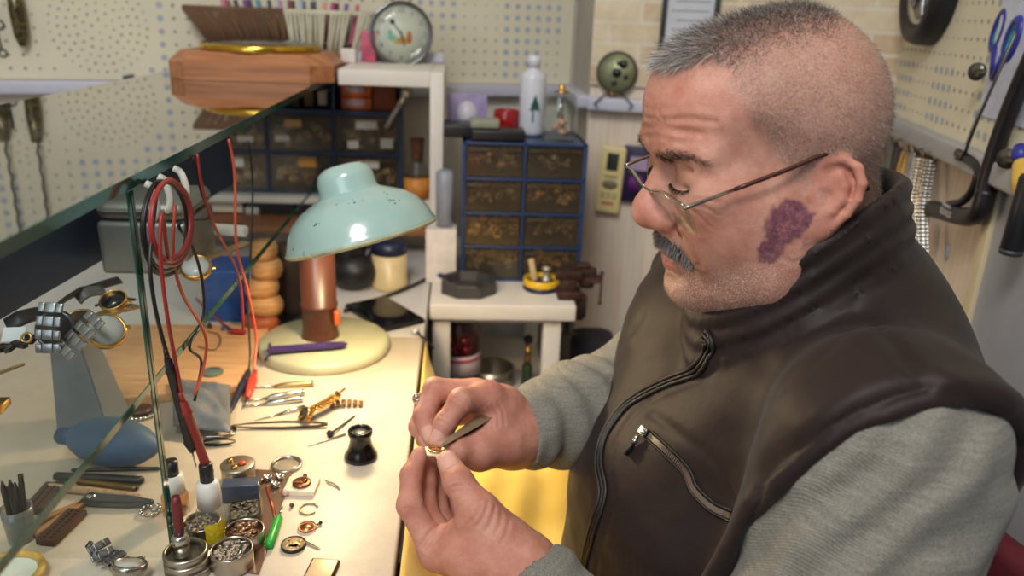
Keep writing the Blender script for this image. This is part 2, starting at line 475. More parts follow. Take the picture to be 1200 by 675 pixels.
# stone bricks over the corner ledge
def m_bricks():
    t = NT('stone_brick'); b = t.n('ShaderNodeTexBrick'); b.inputs['Color1'].default_value = srgb(222, 206, 176); b.inputs['Color2'].default_value = srgb(190, 156, 122); b.inputs['Mortar'].default_value = srgb(226, 220, 204)
    b.inputs['Scale'].default_value = 1; b.inputs['Brick Width'].default_value = .115; b.inputs['Row Height'].default_value = .040; b.inputs['Mortar Size'].default_value = .004; b.inputs['Bias'].default_value = -.1
    mp = t.n('ShaderNodeMapping'); mp.inputs['Rotation'].default_value = (R(90), 0, 0); t.l(t.obj(), mp.inputs[0]); t.l(mp.outputs[0], b.inputs['Vector'])
    c = t.mix(.4, b.outputs['Color'], t.ramp(t.noise(30, 4, .7), [(0.3, srgb(196, 172, 140)), (0.7, srgb(232, 222, 200))])); t.color(c); t.set(Roughness=.85)
    t.bump(t.math('SUBTRACT', t.noise(60, 3, .6), t.math('MULTIPLY', b.outputs['Fac'], 1.5)), .5, .004); return t.m
mb = MB(); mb.box((LC / 2, -.006, 1.68), (LC, .012, 1.20), MC); o = struct('trim_brick_cladding', mb, m_bricks())
# batten on the right wall and the grey panel beyond it
def wp(M, x, y, off=0.0):
    o = M.translation; n = M.to_3x3() @ Vector((0, 1, 0)); return Vector(onplane(x, y, o - n * off, n))
a = wp(MR, 1158, 300); a2 = MR.inverted() @ a
mb = MB(); mb.box((a2.x, -.006, .53), (.024, .012, 1.0), MR, .002); struct('trim_batten', mb, mat('batten_wood', (206, 192, 158), .5, var=.1, stretch=(1, 1, .2)))
mb = MB(); mb.box((a2.x + .012 + .16, -.003, .53), (.32, .006, 1.0), MR); struct('trim_grey_panel', mb, mat('grey_board', (172, 174, 180), .6, var=.06, vscale=20, bump=.2, bscale=90))
# ================================================================= BACK OF THE WORKSHOP
white_wood = mat('white_painted_wood', (222, 216, 208), .45, var=.05, vscale=14); blue_plastic = mat('blue_plastic', (40, 62, 102), .35, var=.08)
clear_smoke = clearmat('smoky_plastic', (240, 230, 216), .8, .05, (190, 180, 160), .12); clear_glass = clearmat('clear_glass', (250, 253, 252))
def m_mixparts(name, cols, scale):
    t = NT(name); v = t.n('ShaderNodeTexVoronoi'); v.inputs['Scale'].default_value = scale; t.l(t.obj(), v.inputs['Vector'])
    r = t.ramp(t.n('ShaderNodeSeparateColor').outputs[0], [(0, (0, 0, 0, 1)), (1, (1, 1, 1, 1))])
    sc = t.t.nodes[-2] if False else None
    sep = t.n('ShaderNodeSeparateColor'); t.l(v.outputs['Color'], sep.inputs[0])
    n = len(cols); t.color(t.ramp(sep.outputs[0], [(i / n, srgb(*c)) for i, c in enumerate(cols)], 'CONSTANT')); t.set(Roughness=.3, Metallic=.35); return t.m
parts_mat = m_mixparts('mixed_watch_parts', [(224, 190, 116), (176, 172, 164), (230, 212, 168), (120, 104, 88), (236, 232, 220), (196, 140, 86)], 220)
steel_mat = m_mixparts('steel_watch_parts', [(190, 188, 182), (140, 136, 130), (220, 218, 212), (108, 100, 92), (200, 180, 140), (168, 164, 160)], 220)
paper_mat = m_mixparts('mixed_packets', [(214, 208, 196), (170, 160, 146), (120, 104, 90), (228, 224, 216), (190, 176, 150)], 90); paper_mat.node_tree.nodes['Principled BSDF'].inputs['Metallic'].default_value = 0
def heap(w, d, h, n, rng, kind):
    mb = MB()
    for i in range(n):
        x, y = rng.uniform(-w / 2, w / 2) * .86, rng.uniform(-d / 2, d / 2) * .8; z = h * (1 - (2 * x / w) ** 2 * .5) * rng.uniform(.15, .9); s = rng.uniform(.5, 1)
        M = TM((x, y, z + .004), rng.uniform(0, 6), rng.uniform(-1, 1), rng.uniform(-1, 1))
        k = rng.random()
        if kind == 'paper': mb.box((0, 0, 0), (.022 * s, .003, .016 * s), M)
        elif k < .35: mb.torus(.0075 * s, .0018, M, 12, 5)
        elif k < .7: mb.box((0, 0, 0), (.014 * s, .006 * s, .004 * s), M, .001)
        else: mb.cyl((0, 0, -.002), (0, 0, .002), .008 * s, n=12) if False else mb.lathe([(0, 0), (.008 * s, 0), (.008 * s, .003), (0, .003)], M, 12)
    return mb
def drawer_cabinet(name, label, M, cw, rh, nc, nr, depth, labels, fills, grp, seed):
    """blue frame with see-through drawers; front at y = 0 of M, bottom at z = 0"""
    rng = random.Random(seed); t = thing(name, label, 'drawer cabinet', M=M); fr = .0045
    b = MB(); W, Hh = nc * cw + fr, nr * rh + fr
    for i in range(nc + 1): b.box((i * cw + fr / 2, depth / 2, Hh / 2), (fr * (1.6 if i in (0, nc) else 1), depth, Hh), None, .0008)
    for j in range(nr + 1): b.box((W / 2, depth / 2, j * rh + fr / 2), (W, depth, fr), None, .0008)
    b.box((W / 2, depth - .002, Hh / 2), (W, .004, Hh)); obj('frame', b, blue_plastic, t)
    db = MB(); w, h = cw - fr - .004, rh - fr - .004; th = .0016
    db.box((0, 0, h / 2), (w, th, h)); db.box((-w / 2 + th, depth * .45, h * .42), (th, depth * .86, h * .84)); db.box((w / 2 - th, depth * .45, h * .42), (th, depth * .86, h * .84)); db.box((0, depth * .45, th), (w, depth * .86, th)); db.box((0, depth * .88, h * .42), (w, th, h * .84))
    db.box((0, -.004, h * .90), (w * .96, .009, .003), None, .001)
    me = db.mesh('drawer'); 
    for i in range(nc):
        for j in range(nr):
            p = (i * cw + cw / 2 + fr / 2, .002, j * rh + fr + .002)
            d = obj('drawer', me if (i or j) else me, [], t, TM(p)); 
            if not me.materials: me.materials.append(clear_smoke)
            if (i, j) in labels:
                for (lx, lz, lw, lh, lc) in labels[(i, j)]:
                    lb = MB(); lb.box((lx * w, -.0014, lz * h), (lw * w, .0006, lh * h)); obj('label', lb, mat('label_' + '_'.join(map(str, lc)), lc, .6, var=.03), d)
            f = fills.get((i, j))
            if f:
                hb = heap(w, depth * .5, h * .72, f[1] + 8, rng, f[0]); hm = M @ TM(p) @ TM((0, depth * .30, .003))
                o = solo('packet_pile' if f[0] == 'paper' else 'watch_part_pile', f[2], 'spare parts', hb, paper_mat if f[0] == 'paper' else (parts_mat if (i + j) % 2 else steel_mat), M=hm); o['kind'] = 'stuff'
    return t
# right-hand cabinet on the small white table
T0f, T1f = Bp(503, 358), Bp(675, 358)
tab_y = (T0f.y + T1f.y) / 2
tbl = thing('side_table', 'small white table between marble bench and vise, blue drawer cabinet on it', 'table', (0, 0, 0))
b = MB(); b.box(((T0f.x + T1f.x) / 2, tab_y + .21, ZB - .0135), (T1f.x - T0f.x, .42, .027), None, .002); obj('tabletop', b, white_wood, tbl)
b = MB(); b.box(((T0f.x + T1f.x) / 2, tab_y + .03, ZB - .033), (T1f.x - T0f.x - .04, .018, .012)); obj('apron', b, white_wood, tbl)
for x, y in ((T0f.x + .02, tab_y + .03), (T1f.x - .036, tab_y + .03), (T0f.x + .02, tab_y + .39), (T1f.x - .036, tab_y + .39)):
    b = MB(); b.box((x, y, (ZB - .027) / 2), (.030, .030, ZB - .027), None, .002); obj('leg', b, white_wood, tbl)
b = MB(); b.box(((T0f.x + T1f.x) / 2, tab_y + .41, .40), (T1f.x - T0f.x - .04, .008, .62)); obj('back_panel', b, mat('pale_back_board', (214, 216, 222), .3, var=.04), tbl)
b = MB(); b.box(((T0f.x + T1f.x) / 2, tab_y + .22, .52), (T1f.x - T0f.x - .05, .36, .018)); obj('lower_shelf', b, white_wood, tbl)
cl, cr = Bp(540, 329), Bp(677, 329); cw = (cr.x - cl.x - .0045) / 2; ch = float(ony(610, 168, cl.y)[2]) - ZB; rh = (ch - .0045) / 4
goldlab = 'pile of gold watch parts in the %s drawer of the blue cabinet on the white table'
pos = ['bottom left', 'second lowest left', 'second highest left', 'top left', 'bottom right', 'second lowest right', 'second highest right', 'top right']
fills = {(i, j): ('metal', 26 if (i, j) != (1, 3) else 6, 'heap of watch parts in the %s drawer of the blue cabinet on the white table' % pos[i * 4 + j]) for i in range(2) for j in range(4)}
drawer_cabinet('drawer_cabinet', 'blue drawer cabinet of eight clear drawers on the small white table', TM((cl.x, cl.y, ZB)), cw, rh, 2, 4, .16, {}, fills, None, 4)
ZC = ZB + ch + .002
def Cp(x, y): return Vector(onz(x, y, ZC))
def onY(x, y, Y): return Vector(ony(x, y, Y))
def px(n, p): return n * pj(p)[2] / FPX
Yc = cl.y
# things on the right-hand cabinet
p = onY(547, 165, Yc + .12); w = px(46, p)
t = solo('picture_card', 'lilac card with a pale oval leaning behind the black tray', 'card', MB().box((0, 0, .033), (w, .003, .066), None, .0005), mat('lilac_card', (150, 136, 176), .5, var=.25, vscale=120), M=TM((p.x, Yc + .125, ZC), 0, R(-8)))
b = MB(); b.lathe([(0, 0), (.020, 0), (.020, .001), (0, .001)], TM((0, -.002, .030), 0, R(90)) @ Matrix.Diagonal((.9, 1.15, 1, 1)), 24); obj('oval_print', b, mat('pale_print', (206, 204, 214), .4, var=.15, vscale=200), t)
p = onY(540, 160, Yc + .06)
b = MB(); b.box((0, 0, .011), (px(46, p), .07, .022), None, .003); solo('black_tray', 'shallow black tray at the left end of the blue cabinet top', 'tray', b, mat('black_plastic', (28, 27, 28), .4), M=TM((p.x, Yc + .065, ZC)))
p = onY(583, 164, Yc + .03); b = MB(); b.box((0, 0, .009), (px(62, p), .055, .018), None, .003); solo('dark_case', 'flat dark case lying in front of the red pot', 'case', b, mat('black_plastic', (28, 27, 28)), M=TM((p.x, Yc + .032, ZC)))
p = onY(568, 150, Yc + .03); b = MB(); b.box((0, 0, .008), (px(34, p), .04, .015), None, .004); solo('eraser_block', 'pale grey green block lying on the flat dark case', 'block', b, mat('grey_green_block', (138, 142, 124), .6), M=TM((p.x, Yc + .03, ZC + .0185)))
p = onY(593, 156, Yc + .10); b = MB(); r_ = px(15, p); b.lathe([(0, 0), (r_ * .9, 0), (r_, .01), (r_, .040), (r_ * .93, .042), (r_ * .88, .040), (r_ * .86, .006), (0, .006)], None, 24); solo('red_pot', 'small shiny red pot on the blue cabinet', 'pot', b, mat('red_glaze', (150, 20, 26), .15), M=TM((p.x, Yc + .105, ZC)))
p = onY(622, 160, Yc + .095); b = MB(); r_ = px(15, p); b.lathe([(0, 0), (r_ * .95, 0), (r_, .006), (r_, .098), (r_ * .9, .108), (r_ * .45, .114), (r_ * .45, .119), (r_ * .5, .119), (r_ * .5, .138), (0, .139)], None, 24)
bt = solo('lotion_bottle', 'tall white plastic bottle with a green tree print on the blue cabinet', 'bottle', b, mat('white_plastic', (206, 210, 220), .3, var=.04), M=TM((p.x, Yc + .095, ZC)))
b = MB()
for k, (dz, dw) in enumerate(((.046, .010), (.053, .008), (.060, .005))): b.prism([(-dw, dz), (dw, dz), (0, dz + .013)], r_ - .0015, r_ + .0008, Matrix.Rotation(R(8), 4, 'Z') @ Matrix.Rotation(R(90), 4, 'X'))
b.box((0, -r_ + .0002, .035), (.003, .0014, .022)); obj('tree_print', b, mat('print_green', (44, 92, 88), .5), bt)
p = onY(655, 168, Yc + .06); r_ = px(20, p)
jr = thing('glass_jar', 'clear glass jar of pink shells with a figurine at the right end of the cabinet', 'jar', (p.x, Yc + .06, ZC))
b = MB(); b.lathe([(0, 0), (r_, 0), (r_, .058), (r_ * .8, .072), (r_ * .8, .078), (r_ * .74, .078), (r_ * .74, .071), (r_ * .93, .056), (r_ * .93, .003), (0, .003)], None, 24); obj('glass_body', b, clear_glass, jr)
b = MB(); b.lathe([(0, .078), (r_ * .5, .079), (r_ * .2, .084), (.004, .086), (.006, .091), (0, .094)], None, 16); obj('lid', b, mat('brass', (190, 150, 80), .3, 1.0), jr)
rng = random.Random(2)
for k in range(6): b = MB(); b.ball((0, 0, 0), (.008, .006, .006), None, 10); solo('sea_shell', 'pinkish sea shell in the glass jar on the blue cabinet', 'shell', b, mat('shell_pink', (204, 160, 142), .4, var=.2, vscale=200), 'shells in the glass jar', TM((p.x + rng.uniform(-.012, .012), Yc + .06 + rng.uniform(-.012, .012), ZC + .011 + .009 * (k % 3)), k))
b = MB(); b.lathe([(0, 0), (.007, 0), (.004, .012), (.006, .018), (.003, .024), (0, .027)], None, 14); solo('figurine', 'tiny silver figurine standing on the shells in the glass jar', 'figurine', b, mat('chrome', (200, 198, 192), .2, 1.0), M=TM((p.x, Yc + .06, ZC + .036)))
# things on the small white table
p = Bp(549, 340); r_ = px(34, p)
ash = thing('ashtray', 'dark grey eight-sided ashtray on the white table', 'ashtray', p)
b = MB(); oc = lambda r: [(r * math.cos(PI / 4 * k + PI / 8), r * math.sin(PI / 4 * k + PI / 8)) for k in range(8)]
vs, fs = [], []
prof = [(0.0, r_), (.020, r_), (.022, r_ * .97), (.022, r_ * .80), (.006, r_ * .72), (.0055, 0)]
for z, r in prof[:-1]: vs += [(x, y, z) for x, y in oc(r)]
for i in range(len(prof) - 2):
    for k in range(8): fs.append((i * 8 + k, i * 8 + (k + 1) % 8, i * 8 + 8 + (k + 1) % 8, i * 8 + 8 + k))
fs += [tuple(range(7, -1, -1)), tuple(range(len(vs) - 8, len(vs)))]
b.add(vs, fs); obj('bowl', b, mat('ashtray_grey', (62, 60, 60), .5, var=.12), ash)
b = MB()
for k in range(3): b = MB(); b.box((0, 0, 0), (.008, .014, .006), TM((r_ * .88 * math.cos(2.1 * k - 1.2), r_ * .88 * math.sin(2.1 * k - 1.2), .0225), 2.1 * k - 1.2 + PI / 2), .001); obj('cigarette_rest', b, mat('ashtray_notch', (40, 39, 39), .6), ash)
p = Bp(634, 338); r_ = px(21, p)
yt = thing('round_tin', 'round yellow tin with a dark blue base and rubber rim on the white table', 'tin', p)
b = MB(); b.lathe([(0, 0), (r_, 0), (r_ * 1.02, .003), (r_ * 1.0, .008), (0, .008)], None, 28); obj('base', b, mat('navy_plastic', (26, 34, 62), .4), yt)
b = MB(); b.lathe([(r_ * .98, .008), (r_, .009), (r_, .020), (r_ * .92, .0205), (r_ * .84, .019), (r_ * .84, .009)], None, 28); obj('yellow_band', b, mat('yellow_plastic', (226, 182, 34), .4), yt)
b = MB(); b.lathe([(0, .012), (r_ * .83, .012), (r_ * .83, .013), (0, .014)], None, 24); obj('tin_content', b, mat('dark_olive', (70, 62, 34), .7, var=.3), yt)
b = MB(); q = Bp(645, 320); b.lathe([(0, 0), (.008, 0), (.008, .003), (.0055, .004), (.0055, .020), (.008, .021), (.008, .024), (.003, .025), (.003, .026), (0, .026)], None, 20)
solo('thread_spool', 'grey spool of fine wire on the yellow tin', 'spool', b, mat('spool_silver', (186, 182, 172), .35, .5), M=TM((p.x + .008, p.y + .002, p.z + .0145)))
b = MB(); b.box((0, 0, .02), (.010, .006, .04), None, .001); solo('wooden_stick', 'short pale stick leaning in the yellow tin', 'stick', b, mat('pale_stick', (204, 178, 140), .6), M=TM((p.x - .012, p.y + .002, p.z + .0145), 0, 0, R(-12)))
# vise clamped on the right end of the white table
iron = mat('rusty_iron', (66, 44, 38), .6, .5, var=.35, vscale=60, bump=.5, bscale=180); vx, vy = T1f.x - .006, tab_y + .045
vs_ = thing('bench_vise', 'rusty brown vise clamped to the right end of the white table', 'vise', M=TM((vx + .006, vy, ZB), 0, 0, 0, .66))
b = MB(); b.box((-.012, 0, .012), (.062, .055, .022), None, .004); b.box((-.015, 0, .035), (.040, .042, .036), None, .006); obj('body', b, iron, vs_)
b = MB(); b.box((-.016, -.010, .064), (.070, .020, .026), None, .004); b.box((-.016, -.021, .068), (.066, .006, .014), None, .001); obj('fixed_jaw', b, iron, vs_)
b = MB(); b.box((.030, .016, .062), (.060, .030, .032), None, .008); b.box((.036, .016, .040), (.040, .034, .036), None, .012); b.box((.022, .016, .083), (.04, .030, .012), None, .003); obj('sliding_jaw', b, iron, vs_)
b = MB(); b.cyl((.045, .01, .048), (.072, .01, .048), .012, n=16); obj('screw', b, iron, vs_)
b = MB(); b.cyl((.074, .008, .066), (.074, .008, -.018), .0034, n=10); b.ball((.074, .008, .066), .0055, n=10); b.ball((.074, .008, -.018), .0055, n=10); obj('handle_bar', b, iron, vs_)
b = MB(); b.box((.022, .0, -.022), (.028, .030, .062), None, .006); b.box((.000, 0, -.052), (.060, .028, .016), None, .005); b.cyl((-.010, 0, -.052), (-.010, 0, -.030), .009, n=14); b.cyl((-.010, 0, -.105), (-.010, 0, -.052), .0065, n=12); obj('clamp', b, iron, vs_)
b = MB(); b.cyl((-.034, -.004, -.1), (.014, -.004, -.1), .003, n=10); obj('clamp_bar', b, iron, vs_)
# under the white table
zs_ = .529
yb = tab_y + .10
p = onY(538, 405, yb); jw = px(50, p)
jb = thing('red_liquid_jar', 'clear plastic jar of dark red balls with a white label under the white table', 'jar', (p.x, yb + .02, zs_)); zt = float(ony(538, 376, yb)[2]) - zs_
b = MB(); b.lathe([(0, 0), (jw / 2, 0), (jw / 2, zt * .86), (jw * .36, zt * .95), (jw * .36, zt), (0, zt)], None, 24); obj('plastic_body', b, mat('dark_red_plastic', (84, 12, 20), .12, transm=.25), jb)
b = MB(); zl0 = float(ony(538, 437, yb)[2]) - zs_; zl1 = float(ony(538, 414, yb)[2]) - zs_; b.lathe([(jw / 2 + .0006, zl0), (jw / 2 + .001, zl0), (jw / 2 + .001, zl1), (jw / 2 + .0006, zl1)], None, 24); obj('label', b, mat('pale_pink_label', (216, 198, 204), .5, var=.08), jb)
b = MB(); b.lathe([(jw / 2 + .0012, zl1 - .012), (jw / 2 + .0016, zl1 - .012), (jw / 2 + .0016, zl1 - .006), (jw / 2 + .0012, zl1 - .006)], None, 24); obj('label_stripe', b, mat('label_red', (196, 60, 74), .5), jb)
b = MB()
for k, (xx, yy) in enumerate(((527, 392), (546, 392), (537, 396), (548, 402), (530, 401))):
    q = onY(xx, yy, yb + .018); d_ = q - Vector((p.x, yb + .02, zs_)); b.ball((d_.x * .8, -jw * .40, d_.z), .0095, None, 12)
obj('red_ball', b, mat('dark_red_ball', (120, 14, 26), .12), jb)
p = onY(511, 398, yb + .02); b = MB(); b.box((0, 0, .068), (px(20, p), .05, .136), None, .004); bx_ = solo('black_carton', 'tall black carton with a red dot under the white table beside the bench', 'box', b, mat('black_carton', (24, 20, 24), .4), M=TM((p.x, yb + .05, zs_)))
b = MB(); q = onY(513, 389, yb + .02); b.lathe([(0, 0), (.011, 0), (.011, .001), (0, .001)], TM((q.x - p.x, -.026, q.z - zs_), 0, R(90)), 20); obj('red_dot', b, mat('dot_red', (170, 22, 34), .4), bx_)
p = onY(577, 448, yb + .03); r_ = px(25, p); zt = float(ony(577, 434, yb + .03)[2]) - zs_
b = MB(); b.lathe([(0, 0), (r_, 0), (r_ * 1.02, zt), (r_ * .97, zt), (r_ * .95, .004), (0, .004)], None, 28); solo('metal_pot', 'grey metal pot under the white table', 'pot', b, mat('brushed_steel', (150, 146, 138), .35, .9, var=.1), M=TM((p.x, yb + .05, zs_)))
p = onY(618, 440, yb + .04); zk = float(ony(622, 400, yb + .04)[2]) - zs_
hm = thing('pestle_handle', 'brass and green handle tool with a black ball under the white table', 'tool', (p.x, yb + .05, zs_))
b = MB(); b.lathe([(0, 0), (.011, 0), (.010, zk * .42), (.007, zk * .48), (0, zk * .48)], None, 16); obj('green_grip', b, mat('dark_green_paint', (52, 70, 48), .45), hm)
b = MB(); b.lathe([(0, zk * .47), (.0065, zk * .47), (.005, zk * .9), (0, zk * .9)], None, 16); obj('brass_shaft', b, mat('brass', (190, 150, 80), .3, 1.0), hm)
b = MB(); b.ball((0, 0, zk), .0095, None, 16); obj('ball_knob', b, mat('black_ball', (22, 22, 24), .2), hm)
# dark scraps on the floor shelf right of the table
solo('cloth_sack', 'tall dark sack standing on the floor below the vise', 'sack', MB().box((0, 0, .32), (.085, .08, .64), None, .025), mat('dark_bundle', (34, 30, 40), .8, var=.5, vscale=30), M=TM((T1f.x + .062, yb + .06, 0)))
# left white shelf unit with the second blue cabinet
YU = 1.385
px0, px1 = onY(503.5, 200, YU), onY(519, 200, YU)
zt_ = float(ony(450, 92, YU)[2])
un = thing('shelf_unit', 'white painted shelf unit behind the lamp holding the larger blue cabinet', 'shelf', (px0.x, YU, ZB))
I0 = Matrix.Translation(-un.location)
b = MB(); b.box(((px0.x + px1.x) / 2, YU + .15, (ZB + zt_ + .012) / 2), (px1.x - px0.x, .30, zt_ + .012 - ZB), None, .0015); obj('side_board', b, white_wood, un, I0)
b = MB(); xl = float(ony(396, 92, YU)[0]); b.box(((xl + px0.x) / 2, YU + .15, zt_), (px0.x - xl, .30, .026), None, .002); obj('top_board', b, white_wood, un, I0)
YCB = 1.60; zsh = float(ony(388, 236, YCB - .03)[2])
b = MB(); b.box(((px0.x - .56) / 2, YCB + .02, zsh), (px0.x + .56, .10, .013), None, .001); obj('shelf_board', b, white_wood, un, I0)
zpl = float(ony(300, 268, 1.50)[2]); b = MB(); b.box(((px0.x - .56) / 2, 1.575, zpl), (px0.x + .56, .16, .013), None, .001); obj('wood_plank', b, mat('brown_plank', (146, 92, 58), .5, var=.2, stretch=(.2, 1, 1)), un, I0, label='brown wooden plank')
b = MB(); b.box((-.555, 1.57, (ZB + 1.07) / 2), (.012, .16, 1.07 - ZB), None, .001); obj('left_board', b, white_wood, un, I0)
zc0 = zsh + .008; xr = float(ony(470, 190, YCB)[0]); cw = (float(ony(468, 190, YCB)[0]) - float(ony(313, 190, YCB)[0])) / 2; rh = float(ony(388, 141, YCB)[2] - ony(388, 188, YCB)[2])
wl = (214, 212, 204); tl = (200, 160, 110)
labs = {(3, 1): [(0, .78, .34, .24, wl), (.32, .28, .2, .28, wl), (-.22, .22, .18, .22, wl)], (3, 0): [(.02, .78, .34, .2, wl)], (2, 1): [(-.1, .76, .26, .2, tl), (-.28, .34, .24, .16, wl)], (2, 0): [(.1, .8, .28, .26, (206, 150, 70))], (1, 0): [(.0, .76, .3, .26, wl)], (1, 1): [(.2, .3, .26, .16, wl)], (2, 2): [(.35, .4, .2, .4, wl)]}
cn = {0: 'first', 1: 'second', 2: 'third', 3: 'fourth'}; rn = {0: 'lowest', 1: 'middle', 2: 'top'}
fills = {(i, j): ('paper', 16, 'packets in the %s drawer of the %s column of the larger blue cabinet' % (rn[j], cn[i])) for i in (1, 2, 3) for j in (0, 1)}
fills[(2, 2)] = ('paper', 12, 'packets in the top drawer of the third column of the larger blue cabinet')
t4 = drawer_cabinet('drawer_cabinet', 'larger blue drawer cabinet with paper labels on the white shelf behind the lamp', TM((xr - 4 * cw - .0045, YCB, zc0)), cw, rh, 4, 2, .075, {k: v for k, v in labs.items() if k[1] < 2}, {k: v for k, v in fills.items() if k[1] < 2}, None, 9)
ztop = zc0 + 2 * rh + .0045
# upper open tier over that cabinet
b = MB(); hh = zt_ - .018 - ztop
tr = thing('blue_rack', 'open blue rack standing on the larger blue cabinet', 'rack', (xr - 4 * cw, YCB, ztop))
hr_ = min(rh * .86, ZG - .012 - ztop)
for i in range(5): b.box((i * cw, .035, hr_ / 2), (.0045, .07, hr_))
b.box((2 * cw, .068, hr_ / 2), (4 * cw, .004, hr_)); b.box((2 * cw, .035, .002), (4 * cw, .07, .004)); obj('frame', b, blue_plastic, tr)
xo = lambda x, Y=YCB + .02: float(ony(x, 120, Y)[0])
oran = mat('orange_carton', (206, 104, 52), .6, var=.1)
for k, (x0, x1, dz, lab) in enumerate(((401, 436, .0, 'lower of two small orange boxes in the open blue rack'), (401, 436, .026, 'upper of two small orange boxes in the open blue rack'))):
    b = MB(); b.box(((xo(x1) - xo(x0)) / 2, .03, .0125), (xo(x1) - xo(x0), .06, .024), None, .001); t = solo('orange_box', lab, 'box', b, oran, 'orange boxes in the rack', TM((xo(x0), YCB + .012, ztop + .0045 + dz)))
    b = MB(); b.box(((xo(x1) - xo(x0)) * .45, -.0003, .014), ((xo(x1) - xo(x0)) * .6, .0008, .011)); obj('label', b, mat('grey_label', (176, 168, 178), .5), t)
b = MB(); b.box(((xo(464) - xo(438)) / 2, .03, .024), (xo(464) - xo(438), .06, .048), None, .001); solo('brown_box', 'brown cardboard box beside the orange boxes in the rack', 'box', b, mat('brown_carton', (138, 76, 52), .7), M=TM((xo(438), YCB + .012, ztop + .0045)))
for k, x in enumerate((345, 362, 378)):
    b = MB(); b.box((0, .03, .02), (.017, .05, .038 - .006 * k), None, .001); solo('small_carton', ['dark carton at the left of the open blue rack', 'brown carton in the middle of three in the open rack', 'pale carton nearest the orange boxes in the open rack'][k], 'box', b, mat('carton_%s' % 'abc'[k], [(60, 46, 44), (106, 84, 66), (190, 186, 178)][k], .6), M=TM((xo(x), YCB + .012, ztop + .0045)))
b = MB(); p0, p1 = onY(476, 108, YU + .12), onY(452, 150, YU + .14); b.tube(smoothpath([p0, p0.lerp(p1, .3) + Vector((-.002, 0, -.004)), p1], 6), [.006] * 6 + [.0045] * 7, 10); b.ball(p0, (.011, .011, .011), None, 14)
b.bm.verts.ensure_lookup_table(); solo('chrome_lever', 'chrome lever with a dark ball leaning on the blue rack', 'lever', b, mat('chrome', (200, 198, 192)))
# corked bottle
p = onY(488, 245, YU + .12); zb_ = zsh + .0065; Yb = YCB - .012
p = onY(489, 240, Yb); r_ = px(15, p)
cb = thing('corked_bottle', 'small glass bottle with a brown cork and orange label beside the larger blue cabinet', 'bottle', (p.x, Yb, zb_))
zz = lambda y: float(ony(489, y, Yb)[2]) - zb_
b = MB(); b.lathe([(0, 0), (r_ * .95, 0), (r_, .004), (r_, zz(206)), (r_ * .6, zz(192)), (r_ * .5, zz(184)), (r_ * .56, zz(180)), (r_ * .4, zz(180)), (r_ * .4, zz(190)), (r_ * .9, zz(208)), (r_ * .9, .004), (0, .004)], None, 20); obj('glass_body', b, clear_glass, cb)
b = MB(); b.lathe([(0, zz(190)), (r_ * .38, zz(190)), (r_ * .55, zz(162)), (0, zz(161))], None, 16); obj('cork', b, mat('cork', (116, 74, 46), .8, var=.3, vscale=120), cb)
b = MB(); b.lathe([(r_ * 1.003, zz(231)), (r_ * 1.02, zz(231)), (r_ * 1.02, zz(207)), (r_ * 1.003, zz(207))], None, 20); obj('label', b, mat('orange_label', (216, 142, 62), .5, var=.15, vscale=120), cb)
# books and boxes on the plank
zp_ = zpl + .0065
for x0, x1, h, dpt, nm, lab, c in ((212, 286, .030, .09, 'red_book', 'red book lying on the brown plank under the blue cabinet', (150, 32, 40)), (288, 304, .014, .06, 'white_packet', 'white packet on the brown plank beside the red book', (206, 202, 198)), (306, 346, .024, .07, 'black_box', 'black box on the brown plank beside the white packet', (26, 26, 30)), (348, 392, .022, .07, 'charger_box', 'second black box on the brown plank, behind the lamp shade', (34, 32, 34))):
    b = MB(); xa, xb = float(ony(x0, 258, 1.585)[0]), float(ony(x1, 258, 1.585)[0]); dpt = min(dpt, .06); b.box((0, 0, h / 2), (xb - xa, dpt, h), None, .0015); o = solo(nm, lab, 'book' if 'book' in nm else 'box', b, mat(nm, c, .5, var=.08), M=TM(((xa + xb) / 2, 1.585 + min(dpt, .06) / 2, zp_)))
    if 'book' in nm: b = MB(); b.box((0, -.0005, h / 2), (xb - xa - .002, dpt, h - .008)); obj('page_block', b, mat('page_paper', (214, 206, 190), .8), o)
b = MB(); b.box((0, 0, .004), (.20, .055, .008), None, .001); solo('grey_folder', 'dark grey folder lying on the red book', 'folder', b, mat('grey_folder', (62, 58, 60), .6), M=TM((float(ony(262, 258, 1.585)[0]), 1.616, zp_ + .0305)))
# alarm clock
YA = 1.60; pc = onY(470, 40, YA); ra = px(36, pc)
zal = zt_ + .013
ac = thing('alarm_clock', 'round chrome alarm clock with a cream face on top of the white shelf unit', 'clock', (pc.x, YA, zal))
Ma = Matrix.Translation((0, 0, pc.z - zal)) @ Matrix.Rotation(R(90), 4, 'X') @ Matrix.Rotation(R(8), 4, 'Y') @ Matrix.Rotation(R(-6), 4, 'X')
b = MB(); b.lathe([(0, -.035), (ra * .8, -.034), (ra * .98, -.02), (ra, .006), (ra * 1.03, .010), (ra * 1.0, .014), (ra * .93, .012), (ra * .92, .004), (0, .004)], Ma, 48); obj('case', b, mat('chrome_dark', (120, 120, 124), .15, 1.0, var=.03), ac)
b = MB(); b.lathe([(0, .0045), (ra * .92, .0045), (ra * .92, .0055), (0, .0055)], Ma, 40); dial = obj('dial', b, mat('clock_face_cream', (226, 222, 206), .4, var=.03), ac)
nb_ = None
for k in range(1, 13):
    a = PI / 2 - k * PI / 6; tb = text_mb(str(k), ra * .24, Ma @ TM((ra * .74 * math.cos(a), ra * .74 * math.sin(a), .0058)), .0001); o = obj('numeral', tb, mat('clock_ink', (92, 78, 74), .6), dial)
